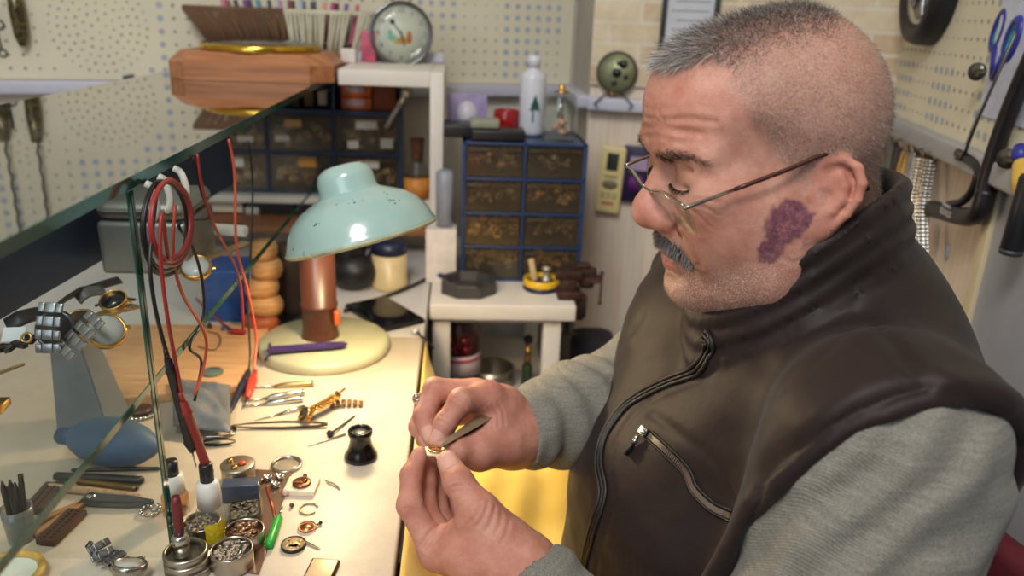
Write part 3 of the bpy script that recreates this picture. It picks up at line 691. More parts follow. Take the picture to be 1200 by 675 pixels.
b = MB(); b.prism([(-.0012, -.006), (.0012, -.006), (.0009, ra * .56), (-.0009, ra * .56)], .0062, .0070, Ma @ Matrix.Rotation(R(38), 4, 'Z')); b.lathe([(0, .0060), (.0045, .0060), (.0045, .0068), (0, .0068)], Ma @ Matrix.Rotation(R(38), 4, 'Z') @ TM((0, ra * .46, 0)), 14); obj('minute_hand', b, mat('hand_black', (40, 34, 34), .4), ac)
b = MB(); b.prism([(-.0016, -.006), (.0016, -.006), (.0010, ra * .40), (-.0010, ra * .40)], .0072, .0080, Ma @ Matrix.Rotation(R(196), 4, 'Z')); obj('hour_hand', b, mat('hand_black', (40, 34, 34), .4), ac)
b = MB()
for (u, v, ru, rv, mi) in ((.06, -.20, .24, .11, 0), (.26, -.10, .09, .20, 1), (-.30, -.12, .14, .10, 2), (-.36, .03, .07, .09, 2), (-.14, -.26, .14, .06, 3)):
    b.mi = mi; b.lathe([(0, 0), (1, 0), (1, .0005), (0, .0005)], Ma @ TM((u * ra, v * ra, .0056)) @ Matrix.Diagonal((ru * ra, rv * ra, 1, 1)), 18, False)
obj('dial_picture', b, [mat('print_orange', (216, 150, 60), .6), mat('print_rust', (200, 112, 40), .6), mat('print_mint', (130, 190, 166), .6), mat('print_straw', (214, 196, 120), .6)], dial)
b = MB(); b.lathe([(0, .016), (ra * .3, .0158), (ra * .6, .0148), (ra * .93, .011), (ra * .93, .0100), (ra * .6, .0138), (0, .015)], Ma, 40); obj('glass_dome', b, clear_glass, ac)
for s in (-1, 1): b = MB(); b.cyl((s * ra * .5, 0, (pc.z - zal) - ra * .8), (s * ra * .62, .004, .0), .004, .003, n=10); obj('foot', b, mat('chrome', (200, 198, 192)), ac)
b = MB(); b.torus(ra * .30, .003, Matrix.Translation((0, .01, pc.z - zal + ra * 1.02)) @ Matrix.Rotation(R(90), 4, 'X'), 20, 8, 0, PI); obj('carry_loop', b, mat('chrome', (200, 198, 192)), ac)
p = onY(409, 76, YA - .05); b = MB(); b.box((0, 0, .0125), (px(17, p), .025, .025), None, .002); solo('white_cube_box', 'tiny white box beside the alarm clock', 'box', b, mat('white_card', (222, 214, 208), .5), M=TM((p.x, YA - .05, zal)))
b = MB(); b.box((0, 0, .009), (px(104, pc), .05, .018), None, .002); solo('lavender_board', 'pale lavender board lying behind the alarm clock', 'board', b, m_ledge, M=TM((float(ony(471, 72, YA + .07)[0]), YA + .055, zal)))
# wooden wall clock lying face up on the glass
yk0 = float(onz(290, 98, ZG)[1]); yk0 = 1.385
xk0, xk1 = float(ony(191, 97, yk0)[0]), float(ony(388, 97, yk0)[0]); wk = xk1 - xk0; dk = wk * .80; hk = float(ony(290, 66, yk0)[2]) - ZG
def m_wood(name, a, b_, c, st=(1, 14, 14), sc=7, rough=.4):
    t = NT(name); n = t.noise(sc, 5, .6, stretch=st); t.color(t.ramp(n, [(0.25, srgb(*a)), (0.5, srgb(*b_)), (0.75, srgb(*c))])); t.set(Roughness=rough); t.bump(n, .15); return t.m
ck = thing('wooden_clock', 'octagonal wooden clock with a brass bezel lying face up on the glass case', 'clock', (xk0 + wk / 2, yk0 + dk / 2, ZG + .0045))
ol = lambda w, d, c: [(-w / 2 + c, -d / 2), (w / 2 - c, -d / 2), (w / 2, -d / 2 + c), (w / 2, d / 2 - c), (w / 2 - c, d / 2), (-w / 2 + c, d / 2), (-w / 2, d / 2 - c), (-w / 2, -d / 2 + c)]
vs, fs = [], []
for w_, z in ((1.0, 0), (1.0, hk * .62), (.985, hk * .66), (.88, hk)): vs += [(x, y, z) for x, y in ol(wk * w_, dk * w_, .035)]
for i in range(3):
    for k in range(8): fs.append((i * 8 + k, i * 8 + (k + 1) % 8, i * 8 + 8 + (k + 1) % 8, i * 8 + 8 + k))
fs += [tuple(range(7, -1, -1)), tuple(range(24, 32))]
b = MB(); b.add(vs, fs); obj('wooden_case', b, m_wood('clock_wood', (140, 86, 52), (176, 116, 76), (196, 138, 96)), ck)
rb = wk * .375
b = MB(); b.lathe([(rb * .93, hk), (rb, hk), (rb * 1.01, hk + .003), (rb, hk + .010), (rb * .97, hk + .0125), (rb * .93, hk + .011)], None, 64); obj('brass_bezel', b, mat('brass_polished', (206, 166, 66), .18, 1.0, var=.05), ck)
b = MB(); b.lathe([(0, hk + .003), (rb * .94, hk + .003), (rb * .94, hk + .004), (0, hk + .004)], None, 48); dl = obj('dial', b, mat('white_dial', (222, 220, 214), .5), ck)
b = MB()
for k in range(12): a = k * PI / 6; b.box((rb * .78 * math.cos(a), rb * .78 * math.sin(a), hk + .0042), (.016, .004, .0006), None) if False else b.box((0, 0, 0), (.016, .004, .0006), TM((rb * .78 * math.cos(a), rb * .78 * math.sin(a), hk + .0043), a))
b.box((0, .02, hk + .006), (.003, .07, .0008)); b.box((.02, 0, hk + .007), (.05, .004, .0008)); obj('hands_and_marks', b, mat('hand_black', (40, 34, 34), .4), dl)
b = MB(); b.lathe([(0, hk + .021), (rb * .4, hk + .0195), (rb * .75, hk + .015), (rb * .95, hk + .0095), (rb * .95, hk + .0085), (rb * .7, hk + .0145), (0, hk + .020)], None, 48); obj('glass_dome', b, clear_glass, ck)
# wire basket with brown and cream cord, behind the wooden clock
YK = yk0 + dk + .016
xa, xb = float(ony(214, 10, YK)[0]), float(ony(440, 10, YK)[0]); za = float(ony(330, 11, YK)[2]) - .006; zb0 = ZG + .0055
xa2, xb2 = float(ony(262, 55, YK)[0]), float(ony(415, 60, YK)[0])
bk = thing('wire_basket', 'wire basket wound with brown and cream cord behind the wooden clock', 'basket', ((xa + xb) / 2, YK + .05, zb0))
Ib = Matrix.Translation(-bk.location); dY = .066
b = MB(); wire = mat('basket_wire', (150, 148, 146), .3, .9)
for (x0, x1, z, y0, y1) in ((xa, xb, za, YK, YK + dY), (xa * .55 + xa2 * .45, xb * .55 + xb2 * .45, za * .5 + zb0 * .5, YK + .01, YK + dY - .01), (xa2, xb2, zb0 + .002, YK + .02, YK + dY - .02)):
    b.tube([(x0, y0, z), (x1, y0, z), (x1, y1, z), (x0, y1, z)], .0026, 6, closed=True, smooth=False)
for (u, v) in ((xa, xa2), (xb, xb2)):
    for (y0, y1) in ((YK, YK + .02), (YK + dY, YK + dY - .02)): b.tube([(u, y0, za), (v, y1, zb0 + .002)], .0026, 6)
obj('wire_frame', b, wire, bk, Ib)
rng = random.Random(5); browncord, creamcord = MB(), MB(); n = 46
for i in range(n):
    u = (i + .5) / n; x0 = xa + (xb - xa) * u; x1 = xa2 + (xb2 - xa2) * u + rng.uniform(-.004, .004); tgt = browncord if u < .52 else creamcord
    if u > .52 and rng.random() < .12: continue
    lo_ = .35 if u < .52 else .06
    xm = x0 + (x1 - x0) * (1 - lo_); zm = za + (zb0 - za) * (1 - lo_); ym = YK - .003 + .02 * (1 - lo_)
    tgt.tube([(x0, YK - .003, za + .002), (xm, ym, zm)], .0034 if u < .52 else .0029, 6)
    tgt.tube([(x0, YK + dY + .003, za + .002), (xm, YK + dY + .003 - .02 * (1 - lo_), zm)], .0034, 5)
for tgt, x0, x1 in ((browncord, xa, xa + (xb - xa) * .52), (creamcord, xa + (xb - xa) * .52, xb)): tgt.tube([(x0, YK, za + .003), (x1, YK, za + .003)], .0048, 8); tgt.tube([(x0, YK + dY, za + .003), (x1, YK + dY, za + .003)], .0048, 8)
obj('brown_cord', browncord, mat('brown_cord', (112, 84, 62), .9, bump=.4, bscale=400), bk, Ib); obj('cream_cord', creamcord, mat('cream_cord', (206, 202, 178), .9, bump=.4, bscale=400), bk, Ib)
cols = [('pink', (204, 120, 150)), ('black', (34, 30, 38)), ('purple', (120, 70, 132)), ('teal', (70, 140, 150)), ('dark grey', (52, 50, 58)), ('lilac', (166, 120, 176)), ('dark red', (120, 30, 50)), ('pale blue', (150, 176, 200)), ('navy', (36, 40, 70)), ('salmon', (214, 140, 130)), ('magenta', (170, 50, 120)), ('violet', (96, 60, 140)), ('rose', (190, 84, 110))]
for k, (cnm, c) in enumerate(cols):
    u = (k + .8) / (len(cols) + .6); x = xa2 + .012 + (xb2 - xa2 - .02) * u; b = MB(); b.box((0, 0, .062), (.0075, .030, .124), None, .001)
    solo('strap_packet', '%s packet standing in the wire basket' % cnm, 'packet', b, mat('packet_' + cnm.replace(' ', '_'), c, .35, var=.3, vscale=60), 'packets in the wire basket', TM((x, YK + dY / 2, zb0 + .006), R(rng.uniform(-14, 14)), 0, R(-14 + 28 * u)))
p = onY(436, 55, YK + .03); b = MB(); b.box((0, 0, .028), (px(16, p), .014, .056), None, .001); solo('pink_packet', 'pink packet standing between the basket and the alarm clock', 'packet', b, mat('packet_rose', (190, 84, 110)), M=TM((p.x, YK - .03, zal + .001)))
# tools hanging on the back pegboard at the left
pattern = m_mixparts('pattern_metal', [(60, 54, 34), (96, 86, 50), (44, 40, 30), (120, 108, 70)], 300)
for k, (x0, y0, x1, y1, lab) in enumerate(((14, -20, 27, 55, 'patterned dark brass skewer handle hanging on the pegboard, beside the small scissors'), (-26, -20, -12, 60, 'second patterned skewer handle hanging at the left frame edge'))):
    a, c = wp(MW, x0, y0, .03), wp(MW, x1, y1, .03); b = MB(); d_ = (c - a)
    sk = thing('skewer', lab, 'tool', c, group='skewers on the pegboard'); L = d_.length
    Mk = lookrot(a - c)
    b.lathe([(0, 0), (.006, .002), (.0115, .02), (.0135, L * .6), (.010, L), (0, L)], Mk, 14); obj('handle', b, pattern, sk)
    b = MB(); tw = [(0.0016 * math.cos(i * 1.1), .0016 * math.sin(i * 1.1), L + i * .006) for i in range(40)]; b.tube([Mk @ Vector(q) for q in tw], .0024, 6); obj('twisted_shaft', b, mat('dark_steel', (70, 68, 66), .35, .9), sk)
a = wp(MW, 3, 62, .015); b = MB(); Mq = MW.to_3x3().to_4x4(); Mq.translation = a
b.torus(.0065, .0014, Mq @ Matrix.Rotation(R(90), 4, 'X'), 18, 6); b.tube([Mq @ Vector((0, 0, .0065)), Mq @ Vector((-.004, 0, .04)), Mq @ Vector((-.003, 0, .1))], [.0014, .0018, .0022], 8); b.torus(.0075, .0014, Mq @ TM((.002, 0, .05)) @ Matrix.Rotation(R(90), 4, 'X'), 18, 6)
solo('hanging_key', 'thin dark ring-ended tool hanging at the far left of the pegboard', 'tool', b, mat('dark_steel', (70, 68, 66)))
# ================================================================= BENCH
def m_marble():
    t = NT('bench_marble'); n = t.noise(5, 6, .65); v = t.noise(14, 6, .7); sp = t.noise(260, 3, .7)
    c = t.ramp(n, [(0.3, srgb(190, 174, 156)), (0.55, srgb(208, 195, 178)), (0.75, srgb(220, 210, 196))])
    c = t.mix(t.math('MULTIPLY', t.ramp(v, [(0.55, (0, 0, 0, 1)), (0.8, (1, 1, 1, 1))]), .45), c, srgb(170, 140, 108))
    c = t.mix(t.math('MULTIPLY', t.ramp(sp, [(0.62, (0, 0, 0, 1)), (0.75, (1, 1, 1, 1))]), .45), c, srgb(140, 110, 80))
    t.color(c); t.set(Roughness=.38); t.b.inputs['Specular IOR Level'].default_value = .4; t.bump(sp, .06); return t.m
XE = float(onz(478, 540, ZB)[0])            # front edge of the marble
YT = float(onz(470, 394, ZB)[1])
bn = thing('workbench', 'long marble topped workbench with the lamp and small watch tools on it', 'workbench', (XE - .35, .75, 0))
Ibn = Matrix.Translation(-bn.location)
b = MB(); b.box((XE - .37, (.15 + YT) / 2, ZB - .0125), (.74, YT - .15, .025), None, .003); obj('marble_top', b, m_marble(), bn, Ibn)
yt1 = float(onz(480, 333, ZB)[1])
b = MB(); b.box(((T0f.x - .003 + XE - .74) / 2, (YT + .002 + 1.585) / 2, ZB - .0135), (T0f.x - .003 - XE + .74, 1.585 - YT - .002, .025), None, .002); obj('white_end_board', b, mat('white_board', (206, 204, 204), .35, var=.05, vscale=10), bn, Ibn, label='white laminate board at the far end')
for x in (XE - .06, XE - .70):
    for y in (.22, 1.50): b = MB(); b.box((x, y, (ZB - .026) / 2), (.05, .05, ZB - .026), None, .003); obj('leg', b, mat('white_painted_wood', (222, 216, 208)), bn, Ibn)
wd = mat('warm_steel', (186, 178, 166), .25, 1.0, var=.06); dk = mat('dark_steel', (70, 68, 66), .35, .9); chrome = mat('chrome', (200, 198, 192)); brass = mat('brass', (190, 150, 80)); black = mat('black_plastic', (28, 27, 28)); gold = mat('gold_metal', (206, 160, 88), .25, 1.0, var=.1)
# ---- enamel desk lamp
lb = Bp(381, 409); rbse = px(75, lb)
lp = thing('desk_lamp', 'old mint green enamel desk lamp on a brown column and cream round base', 'lamp', lb)
b = MB(); b.lathe([(0, 0), (rbse * .98, 0), (rbse, .004), (rbse, .012), (rbse * .95, .016), (rbse * .3, .019), (0, .019)], None, 48); obj('base', b, mat('cream_enamel', (184, 182, 152), .35, var=.1, vscale=20), lp)
rp = px(20, lb); yp = float(lb.y) + .005
pb = onY(376, 402, yp); zt1 = float(ony(373, 300, yp)[2]) - lb.z
zr = float(ony(374, 356, yp)[2]) - lb.z
bx = pb.x - lb.x
brownp = mat('brown_bakelite', (84, 48, 34), .35, var=.08)
b = MB(); Mx = TM((bx, .005, 0)); b.lathe([(0, .018), (rp * 1.12, .018), (rp * 1.04, .024), (rp, .03), (rp, zr - .003), (rp * 1.06, zr - .002), (rp * 1.06, zr + .002), (rp, zr + .003), (rp, zt1 + .03), (0, zt1 + .03)], Mx, 28); obj('column', b, brownp, lp)
q = onY(395, 372, yp - .01); b = MB(); b.box((0, 0, 0), (.008, .012, .022), TM((q.x - lb.x, -.006, q.z - lb.z)), .003); obj('switch', b, mat('orange_plastic', (206, 92, 44), .4), lp)
rc_ = Vector(ony(424, 277, yp - .150)) - lb
cap = Vector(ony(405, 211, yp - .140)) - lb
ax_ = (cap - rc_).normalized(); Ms = Matrix.Translation(rc_) @ lookrot(ax_)
rs = px(89, lb + rc_); hs = (cap - rc_).length
def m_enamel():
    t = NT('mint_enamel'); n = t.noise(34, 5, .7); m2 = t.noise(9, 3, .6)
    c = t.ramp(m2, [(0.3, srgb(158, 190, 186)), (0.7, srgb(174, 204, 198))])
    sp = t.ramp(n, [(0.66, (0, 0, 0, 1)), (0.69, (1, 1, 1, 1))]); c = t.mix(t.math('MULTIPLY', sp, .55), c, srgb(70, 88, 84))
    t.color(c); t.set(Roughness=.22); t.b.inputs['Coat Weight'].default_value = .5; return t.m
prof = [(rs * .985, -.004), (rs, -.002), (rs * 1.005, .001), (rs * .99, .004), (rs * .97, hs * .12), (rs * .925, hs * .28), (rs * .83, hs * .46), (rs * .69, hs * .61), (rs * .53, hs * .71), (rs * .42, hs * .77), (rs * .36, hs * .84)]
inner = [(r - .0025, z - .0018) for r, z in reversed(prof[3:])]
b = MB(); b.lathe(prof + inner + prof[:1], Ms, 64); shd = obj('lamp_shade', b, m_enamel(), lp)
b = MB(); b.lathe([(rs * .40, hs * .77), (rs * .375, hs * .86), (rs * .37, hs * 1.04), (rs * .335, hs * 1.16), (rs * .24, hs * 1.245), (rs * .12, hs * 1.27), (0, hs * 1.275)], Ms, 40); obj('shade_cap', b, MATS.get('mint_cap') or m_enamel(), shd)
b = MB(); b.torus(rs * .995, .0022, Ms @ TM((0, 0, -.001)), 64, 8); obj('rolled_rim', b, mat('worn_rim', (176, 176, 140), .4, var=.3, vscale=60), shd)
b = MB(); 
rng = random.Random(8)
from mathutils.bvhtree import BVHTree
sv = [v.co + lb for v in shd.data.vertices]; bvs = BVHTree.FromPolygons(sv, [tuple(p.vertices) for p in shd.data.polygons])
for (x, y, n_) in ((452, 227, 3), (455, 234, 4), (465, 236, 4), (412, 236, 3), (398, 240, 2), (372, 262, 3), (356, 297, 4), (366, 300, 5), (380, 303, 3), (345, 292, 3)):
    b = MB()
    for k in range(n_):
        h, n, _, _ = bvs.ray_cast(Vector(CAMP), Vector(ray(x + rng.gauss(0, 2.6), y + rng.gauss(0, 1.8))).normalized())
        if h: r_ = rng.uniform(.0005, .0014); b.lathe([(0, 0), (r_, 0), (r_ * .6, .0002), (0, .0002)], Matrix.Translation(h - lb + n * .0002) @ lookrot(n) @ Matrix.Diagonal((1, rng.uniform(.5, 1.6), 1, 1)), 8)
    obj('paint_chip', b, mat('chip_dark', (54, 62, 66), .7), shd)
b = MB()
b = MB(); b.cyl(Ms @ Vector((0, 0, hs * .78)), Ms @ Vector((0, 0, hs * .54)), .018, n=20); obj('bulb_holder', b, mat('cream_socket', (214, 206, 190), .4), lp)
b = MB(); b.lathe([(0, hs * .30), (.010, hs * .305), (.019, hs * .38), (.020, hs * .45), (.014, hs * .52), (.011, hs * .56)], Ms, 20); bulb = obj('bulb', b, mat('lit_bulb', (255, 236, 200), .3, emis=((255, 206, 140), 12.0)), lp)
b = MB(); b.tube(smoothpath([Vector((bx, .005, zt1 + .02)), Vector((bx, -.010, zt1 + .045)), Ms @ Vector((-rs * .30, .0, hs * .80))], 6), .009, 10); obj('neck', b, brownp, lp)
LAMP = lb + (Ms @ Vector((0, 0, hs * .05)))
# ---- purple strap over the base
b = MB(); p0, p1 = Vector(onz(316, 411, ZB + .021)), Vector(onz(408, 404, ZB + .023)); M, L = lie(p0, p1)
ow = .0095; b.prism([(0, -ow), (L * .8, -ow), (L * .95, -ow * .7), (L, 0), (L * .95, ow * .7), (L * .8, ow), (0, ow)], 0, .0028, M, .0008)
st = thing('watch_strap', 'purple watch strap lying over the lamp base', 'strap', p0)
obj('strap_band', b, mat('purple_rubber', (66, 48, 104), .45), st, Matrix.Translation(-p0))
b = MB(); b.box((0, 0, .004), (.004, ow * 2.3, .007), M, .001); b.tube([M @ Vector((.0, -ow, .002)), M @ Vector((-.006, -ow, -.010)), M @ Vector((-.006, ow, -.010)), M @ Vector((0, ow, .002))], .0015, 6); obj('buckle_end', b, mat('purple_rubber', (66, 48, 104)), st, Matrix.Translation(-p0))
b = MB()
for k in range(5): b.lathe([(0, 0), (.0011, 0), (.0011, .0004), (0, .0004)], M @ TM((L * .45 + .006 * k, 0, .0028)), 8)
obj('strap_hole', b, mat('hole_pale', (150, 130, 160), .6), st, Matrix.Translation(-p0))
# ---- phone, cable, jar, black headset, white box
c4 = [Bp(404, 362), Bp(452, 352), Bp(498, 379), Bp(448, 389)]; ce = sum(c4, Vector()) / 4; M, L = lie(ce, ce + (c4[2] - c4[1])); Lp = (c4[2] - c4[1]).length; Wp = (c4[1] - c4[0]).length
ph = thing('smartphone', 'black smartphone lying face up beside the lamp base', 'phone', M=M)
b = MB(); b.box((0, 0, .0042), (Lp, Wp, .0078), None, .0025); obj('phone_case', b, mat('phone_black', (20, 20, 23), .35), ph)
b = MB(); b.box((0, 0, .0083), (Lp * .96, Wp * .93, .0005)); obj('screen', b, mat('phone_screen', (14, 15, 18), .06), ph)
b = MB(); b.tube(smoothpath([Bp(404, 364, .006), Bp(425, 356, .004), Bp(455, 346, .004), Bp(480, 336, .004), Bp(499, 327, .004)], 6), .003, 8); solo('black_cable', 'black cable running from the lamp to the white paper box', 'cable', b, black)
b = MB(); pg = [Bp(484, 387, .005), Bp(489, 389, .005), Bp(496, 396, .005), Bp(502, 400, .0), Bp(508, 408, -.03)]; b.tube(smoothpath(pg[1:], 6), .0018, 8)
cb_ = solo('charging_cable', 'thin black cable with a white plug hanging over the bench corner', 'cable', b, black); b = MB(); b.tube([pg[0], pg[1]], .0045, 10); obj('plug', b, mat('white_plastic', (206, 210, 220)), cb_)
p = Bp(457, 336); r_ = px(20, p)
gj = thing('cream_jar', 'cream coloured jar with a wide lid in the shade of the lamp', 'jar', p)
b = MB(); zj = float(ony(457, 296, p.y)[2]) - ZB; b.lathe([(0, 0), (r_, 0), (r_ * 1.06, .004), (r_ * 1.06, .012), (r_, .016), (r_, zj), (0, zj)], None, 28); obj('jar_body', b, mat('cream_jar', (206, 186, 142), .35, var=.1), gj)
b = MB(); b.lathe([(0, zj), (r_ * 1.0, zj), (r_ * 1.0, zj + .02), (0, zj + .02)], None, 28); obj('lid', b, mat('navy_plastic', (26, 34, 62)), gj)
p = Bp(415, 338); hd = thing('headband_magnifier', 'black rounded headset behind the lamp column', 'headset', p)
b = MB(); b.ball((0, 0, .032), (.040, .034, .032), None, 20); b.ball((-.012, .01, .075), (.034, .030, .045), None, 20); obj('shell', b, mat('matte_black', (24, 23, 26), .45), hd)
b = MB(); b.torus(.052, .009, TM((-.01, .02, .085), 0, R(80)), 28, 10); obj('headband', b, mat('matte_black', (24, 23, 26)), hd)
p0, p1, p2 = Bp(499, 330), Bp(534, 331), Bp(500, 320); w = (p1 - p0).length; hb = float(ony(515, 268, p0.y)[2]) - ZB
wb = solo('white_paper_box', 'white paper box with a small blue mark beside the ashtray', 'box', MB().box((w / 2, .025, hb / 2), (w, .05, hb), None, .001), mat('white_card', (222, 214, 208), .5), M=TM((p0.x, p0.y - .006, ZB)))
b = MB(); b.prism([(-.0075, .0), (0, -.0055), (.0075, 0), (.003, .005), (-.003, .005)], 0, .0006, TM((w * .5, -.0002, hb * .14), 0, R(90))); obj('blue_mark', b, mat('mark_blue', (40, 60, 150), .5), wb)
b = MB(); hb2 = float(ony(520, 200, p0.y + .02)[2]) - ZB - hb; b.lathe([(0, 0), (.016, 0), (.016, hb2 * .96), (.012, hb2), (.0105, hb2), (.0145, hb2 * .95), (.0145, .003), (0, .003)], None, 20); solo('plastic_tube', 'tall clear plastic tube standing on the white paper box', 'tube', b, clearmat('milky_tube', (236, 240, 246), 1.0, .35, (206, 212, 224)), M=TM((p0.x + w * .60, p0.y + .020, ZB + hb + .001)))
# ---- tan roll stack, dark rolls, wedge
p = Bp(306, 388); tanm = m_wood('tan_rolls', (150, 104, 62), (190, 142, 92), (212, 172, 124), (1, 1, 6), 30, .6)
zc = 0
for k in range(5):
    b = MB(); h_ = .0265; r_ = .027 - .001 * k; b.lathe([(0, 0), (r_ * .86, 0), (r_, h_ * .3), (r_, h_ * .7), (r_ * .82, h_), (0, h_)], None, 20, sx=1, sy=.8)
    solo('tan_block', ['lowest reddish brown turned block of the stack behind the wires', 'second turned tan block from the bottom of the stack', 'middle turned tan block of the stack of five', 'second turned tan block from the top of the stack', 'topmost turned tan block of the stack behind the wires'][k], 'block', b, mat('red_brown_block', (150, 74, 44), .5, var=.2) if k == 0 else tanm, 'turned blocks in the stack', TM((p.x + .006 * (k % 2) + .002 * k, p.y + .004 * k, ZB + zc), .3 * k)); zc += h_ + .0004
p = Bp(338, 384)
b = MB(); b.lathe([(0, 0), (.028, 0), (.030, .02), (.026, .05), (.030, .08), (.024, .115), (0, .12)], None, 18); solo('dark_bust', 'dark brown knobbly wooden holder beside the tan blocks', 'holder', b, mat('dark_brown_wood', (62, 44, 36), .6, var=.3, bump=.5, bscale=80), M=TM((p.x, p.y + .05, ZB)))
p = Bp(348, 382); b = MB(); M, L = lie(Bp(334, 389), Bp(358, 366)); b.box((L / 2, 0, .007), (L, .020, .013), M, .003); solo('black_clip', 'black clip lying left of the lamp column', 'clip', b, black)
# ---- wooden board with small bits
bc = [Bp(206, 480), Bp(278, 462), Bp(318, 388), Bp(214, 392)]
b = MB(); b.bm.faces.new([b.bm.verts.new(Vector((q.x, q.y, ZB + .012))) for q in reversed(bc)]) if False else None
cx = [(-.42, .86), (float(bc[1].x), float(bc[1].y)), (float(bc[2].x), float(bc[2].y) - .005), (-.50, 1.10)]
b.prism(cx, ZB + .0003, ZB + .012, None, .001); solo('wooden_board', 'tan wooden board on the bench under the wires', 'board', b, m_wood('tan_board', (186, 138, 96), (208, 162, 118), (222, 182, 140), (2, 12, 2), 10, .5))
def Wb(x, y, dz=0): return Vector(onz(x, y, ZB + .0125 + dz))
b = MB(); q = Wb(249, 437); b.lathe([(0, 0), (.013, 0), (.0135, .0015), (.012, .003), (0, .0032)], None, 28); solo('oval_glass', 'round grey-green lens lying on the tan wooden board', 'lens', b, mat('grey_green_glass', (96, 110, 100), .1), M=TM(q))
b = MB(); q = Wb(263, 386); b.lathe([(0, 0), (.0048, 0), (.0048, .002), (0, .003)], None, 18); solo('blue_button', 'tiny blue button on the tan wooden board', 'button', b, mat('button_blue', (44, 84, 150), .4), M=TM(q))
b = MB(); q = Wb(246, 384); b.lathe([(0, 0), (.003, 0), (.004, .003), (.002, .008), (0, .009)], None, 14); solo('black_stud', 'tiny black stud on the tan board beside the blue button', 'stud', b, black, M=TM(q))
b = MB(); pts = [Wb(243, 388, .001), Wb(256, 392, .001), Wb(258, 402, .001), Wb(250, 410, .001), Wb(232, 406, .001)]; b.tube(smoothpath(pts, 6), .0007, 6); solo('thin_wire', 'thin dark loop of wire on the tan board', 'wire', b, mat('dark_wire', (70, 58, 50), .5))
# ---- blue box behind the board
p0, p1 = Bp(240, 384), Bp(298, 378); y_ = 1.145
b = MB(); xa, xb = float(ony(238, 360, y_)[0]), float(ony(300, 360, y_)[0]); zt2 = float(ony(270, 318, y_)[2]) - ZB; b.box((0, .04, zt2 / 2), (xb - xa, .08, zt2), None, .003); solo('blue_box', 'plain blue box on the bench behind the tan board', 'box', b, mat('box_blue', (40, 84, 160), .4), M=TM(((xa + xb) / 2, y_, ZB)))
# ---- screwdrivers, tweezers and pins on the marble
def tool(name, label, cat, group, a, b_, parts):
    """parts: list of (name, material, [(t, r)...]) along the line a-b; lying on the bench"""
    rmax = max(r for _, _, pr in parts for _, r in pr); A_, B_ = Bp(*a, rmax), Bp(*b_, rmax); rend = parts[-1][2][-1][1]; B_.z = ZB + rend + .0003
    A_.z = ZB + parts[0][2][0][1] + .0003 if len(parts) == 1 else A_.z
    t = thing(name, label, cat, A_, group=group); d = (B_ - A_)
    for nm, m_, pr in parts:
        b = MB(); b.tube([d * u for u, r in pr], [max(r, .0002) for u, r in pr], 14); obj(nm, b, m_, t)
    return t
def driver(label, a, b_, m_h, m_t, g='screwdrivers beside the lamp base'):
    return tool('screwdriver', label, 'screwdriver', g, a, b_, [('handle', m_h, [(0.04, .0030), (.06, .0038), (.55, .0038), (.58, .0028), (.62, .0030)]), ('swivel_cap', m_t, [(0, .0042), (.03, .0042), (.035, .0026), (.05, .0026)]), ('shaft', m_t, [(.62, .0016), (.95, .0013), (1, .0008)])])
driver('brass-handled screwdriver nearest the lamp base', (368, 449), (296, 452), mat('tan_brass', (190, 164, 112), .3, .8), wd)
driver('silver screwdriver next to the brass one', (357, 459), (286, 468), chrome, chrome)
driver('second silver screwdriver, nearer the dark tweezers', (355, 467), (284, 474), chrome, chrome)
tool('needle_tool', 'pale tapered needle tool beside the gold bracelet', 'needle', None, (357, 477), (298, 491), [('grip', chrome, [(0, .0030), (.3, .0028), (.45, .0018)]), ('point', wd, [(.45, .0016), (1, .0003)])])
def tweez(name, label, a, b_, m_, wdt=.0045, gap=.004, group=None):
    A_, B_ = Bp(*a, .0045), Bp(*b_, .0045); M, L = lie(A_, B_); t = thing(name, label, 'tweezers', A_, group=group); Ia = Matrix.Translation(-A_) @ M
    for s in (1, -1):
        b = MB(); st = [(0, wdt * .8, .0006), (.1, wdt, .0022), (.45, wdt * .95, gap), (.8, wdt * .5, gap * .7), (1, .0006, .0006)]; vs, fs = [], []
        for u, w_, g_ in st: vs += [(L * u, w_ * .5, g_ * s + .0005), (L * u, -w_ * .5, g_ * s + .0005), (L * u, -w_ * .5, g_ * s - .0005), (L * u, w_ * .5, g_ * s - .0005)]
        for i in range(len(st) - 1):
            for k in range(4): fs.append((i * 4 + k, i * 4 + (k + 1) % 4, i * 4 + 4 + (k + 1) % 4, i * 4 + 4 + k))
        fs += [(3, 2, 1, 0), tuple(range(len(vs) - 4, len(vs)))]
        b.add(vs, fs, Matrix.Rotation(0, 4, 'X')); bmesh.ops.recalc_face_normals(b.bm, faces=b.bm.faces[:]); obj('blade', b, m_, t, Ia)
    return t
tweez('tweezers', 'long dark steel tweezers lying below the screwdrivers', (384, 497), (272, 499), mat('gunmetal', (96, 92, 88), .35, .9))
tweez('tweezers', 'short dark pointed tweezers beside the grey plastic bag', (236, 519), (276, 517), dk)
b = MB(); b.tube(smoothpath([Bp(238, 512, .002), Bp(262, 511, .002), Bp(274, 508, .002), Bp(275, 501, .002), Bp(262, 500, .002), Bp(240, 502, .002)], 6), .0014, 8); solo('wire_clip', 'bent steel wire clip at the end of the grey plastic bag', 'clip', b, wd)
tool('flat_head_pin', 'steel pin with a round flat head above the black loupe', 'pin', None, (386, 509), (417, 483), [('head', dk, [(0, .0042), (.04, .0046), (.08, .0030)]), ('shank', dk, [(.08, .0013), (.9, .0012), (1, .0004)])])
tool('sewing_needle', 'thin steel needle lying beside the black loupe', 'needle', None, (405, 509), (360, 523), [('shank', wd, [(0, .0012), (.6, .0012), (1, .0003)])])
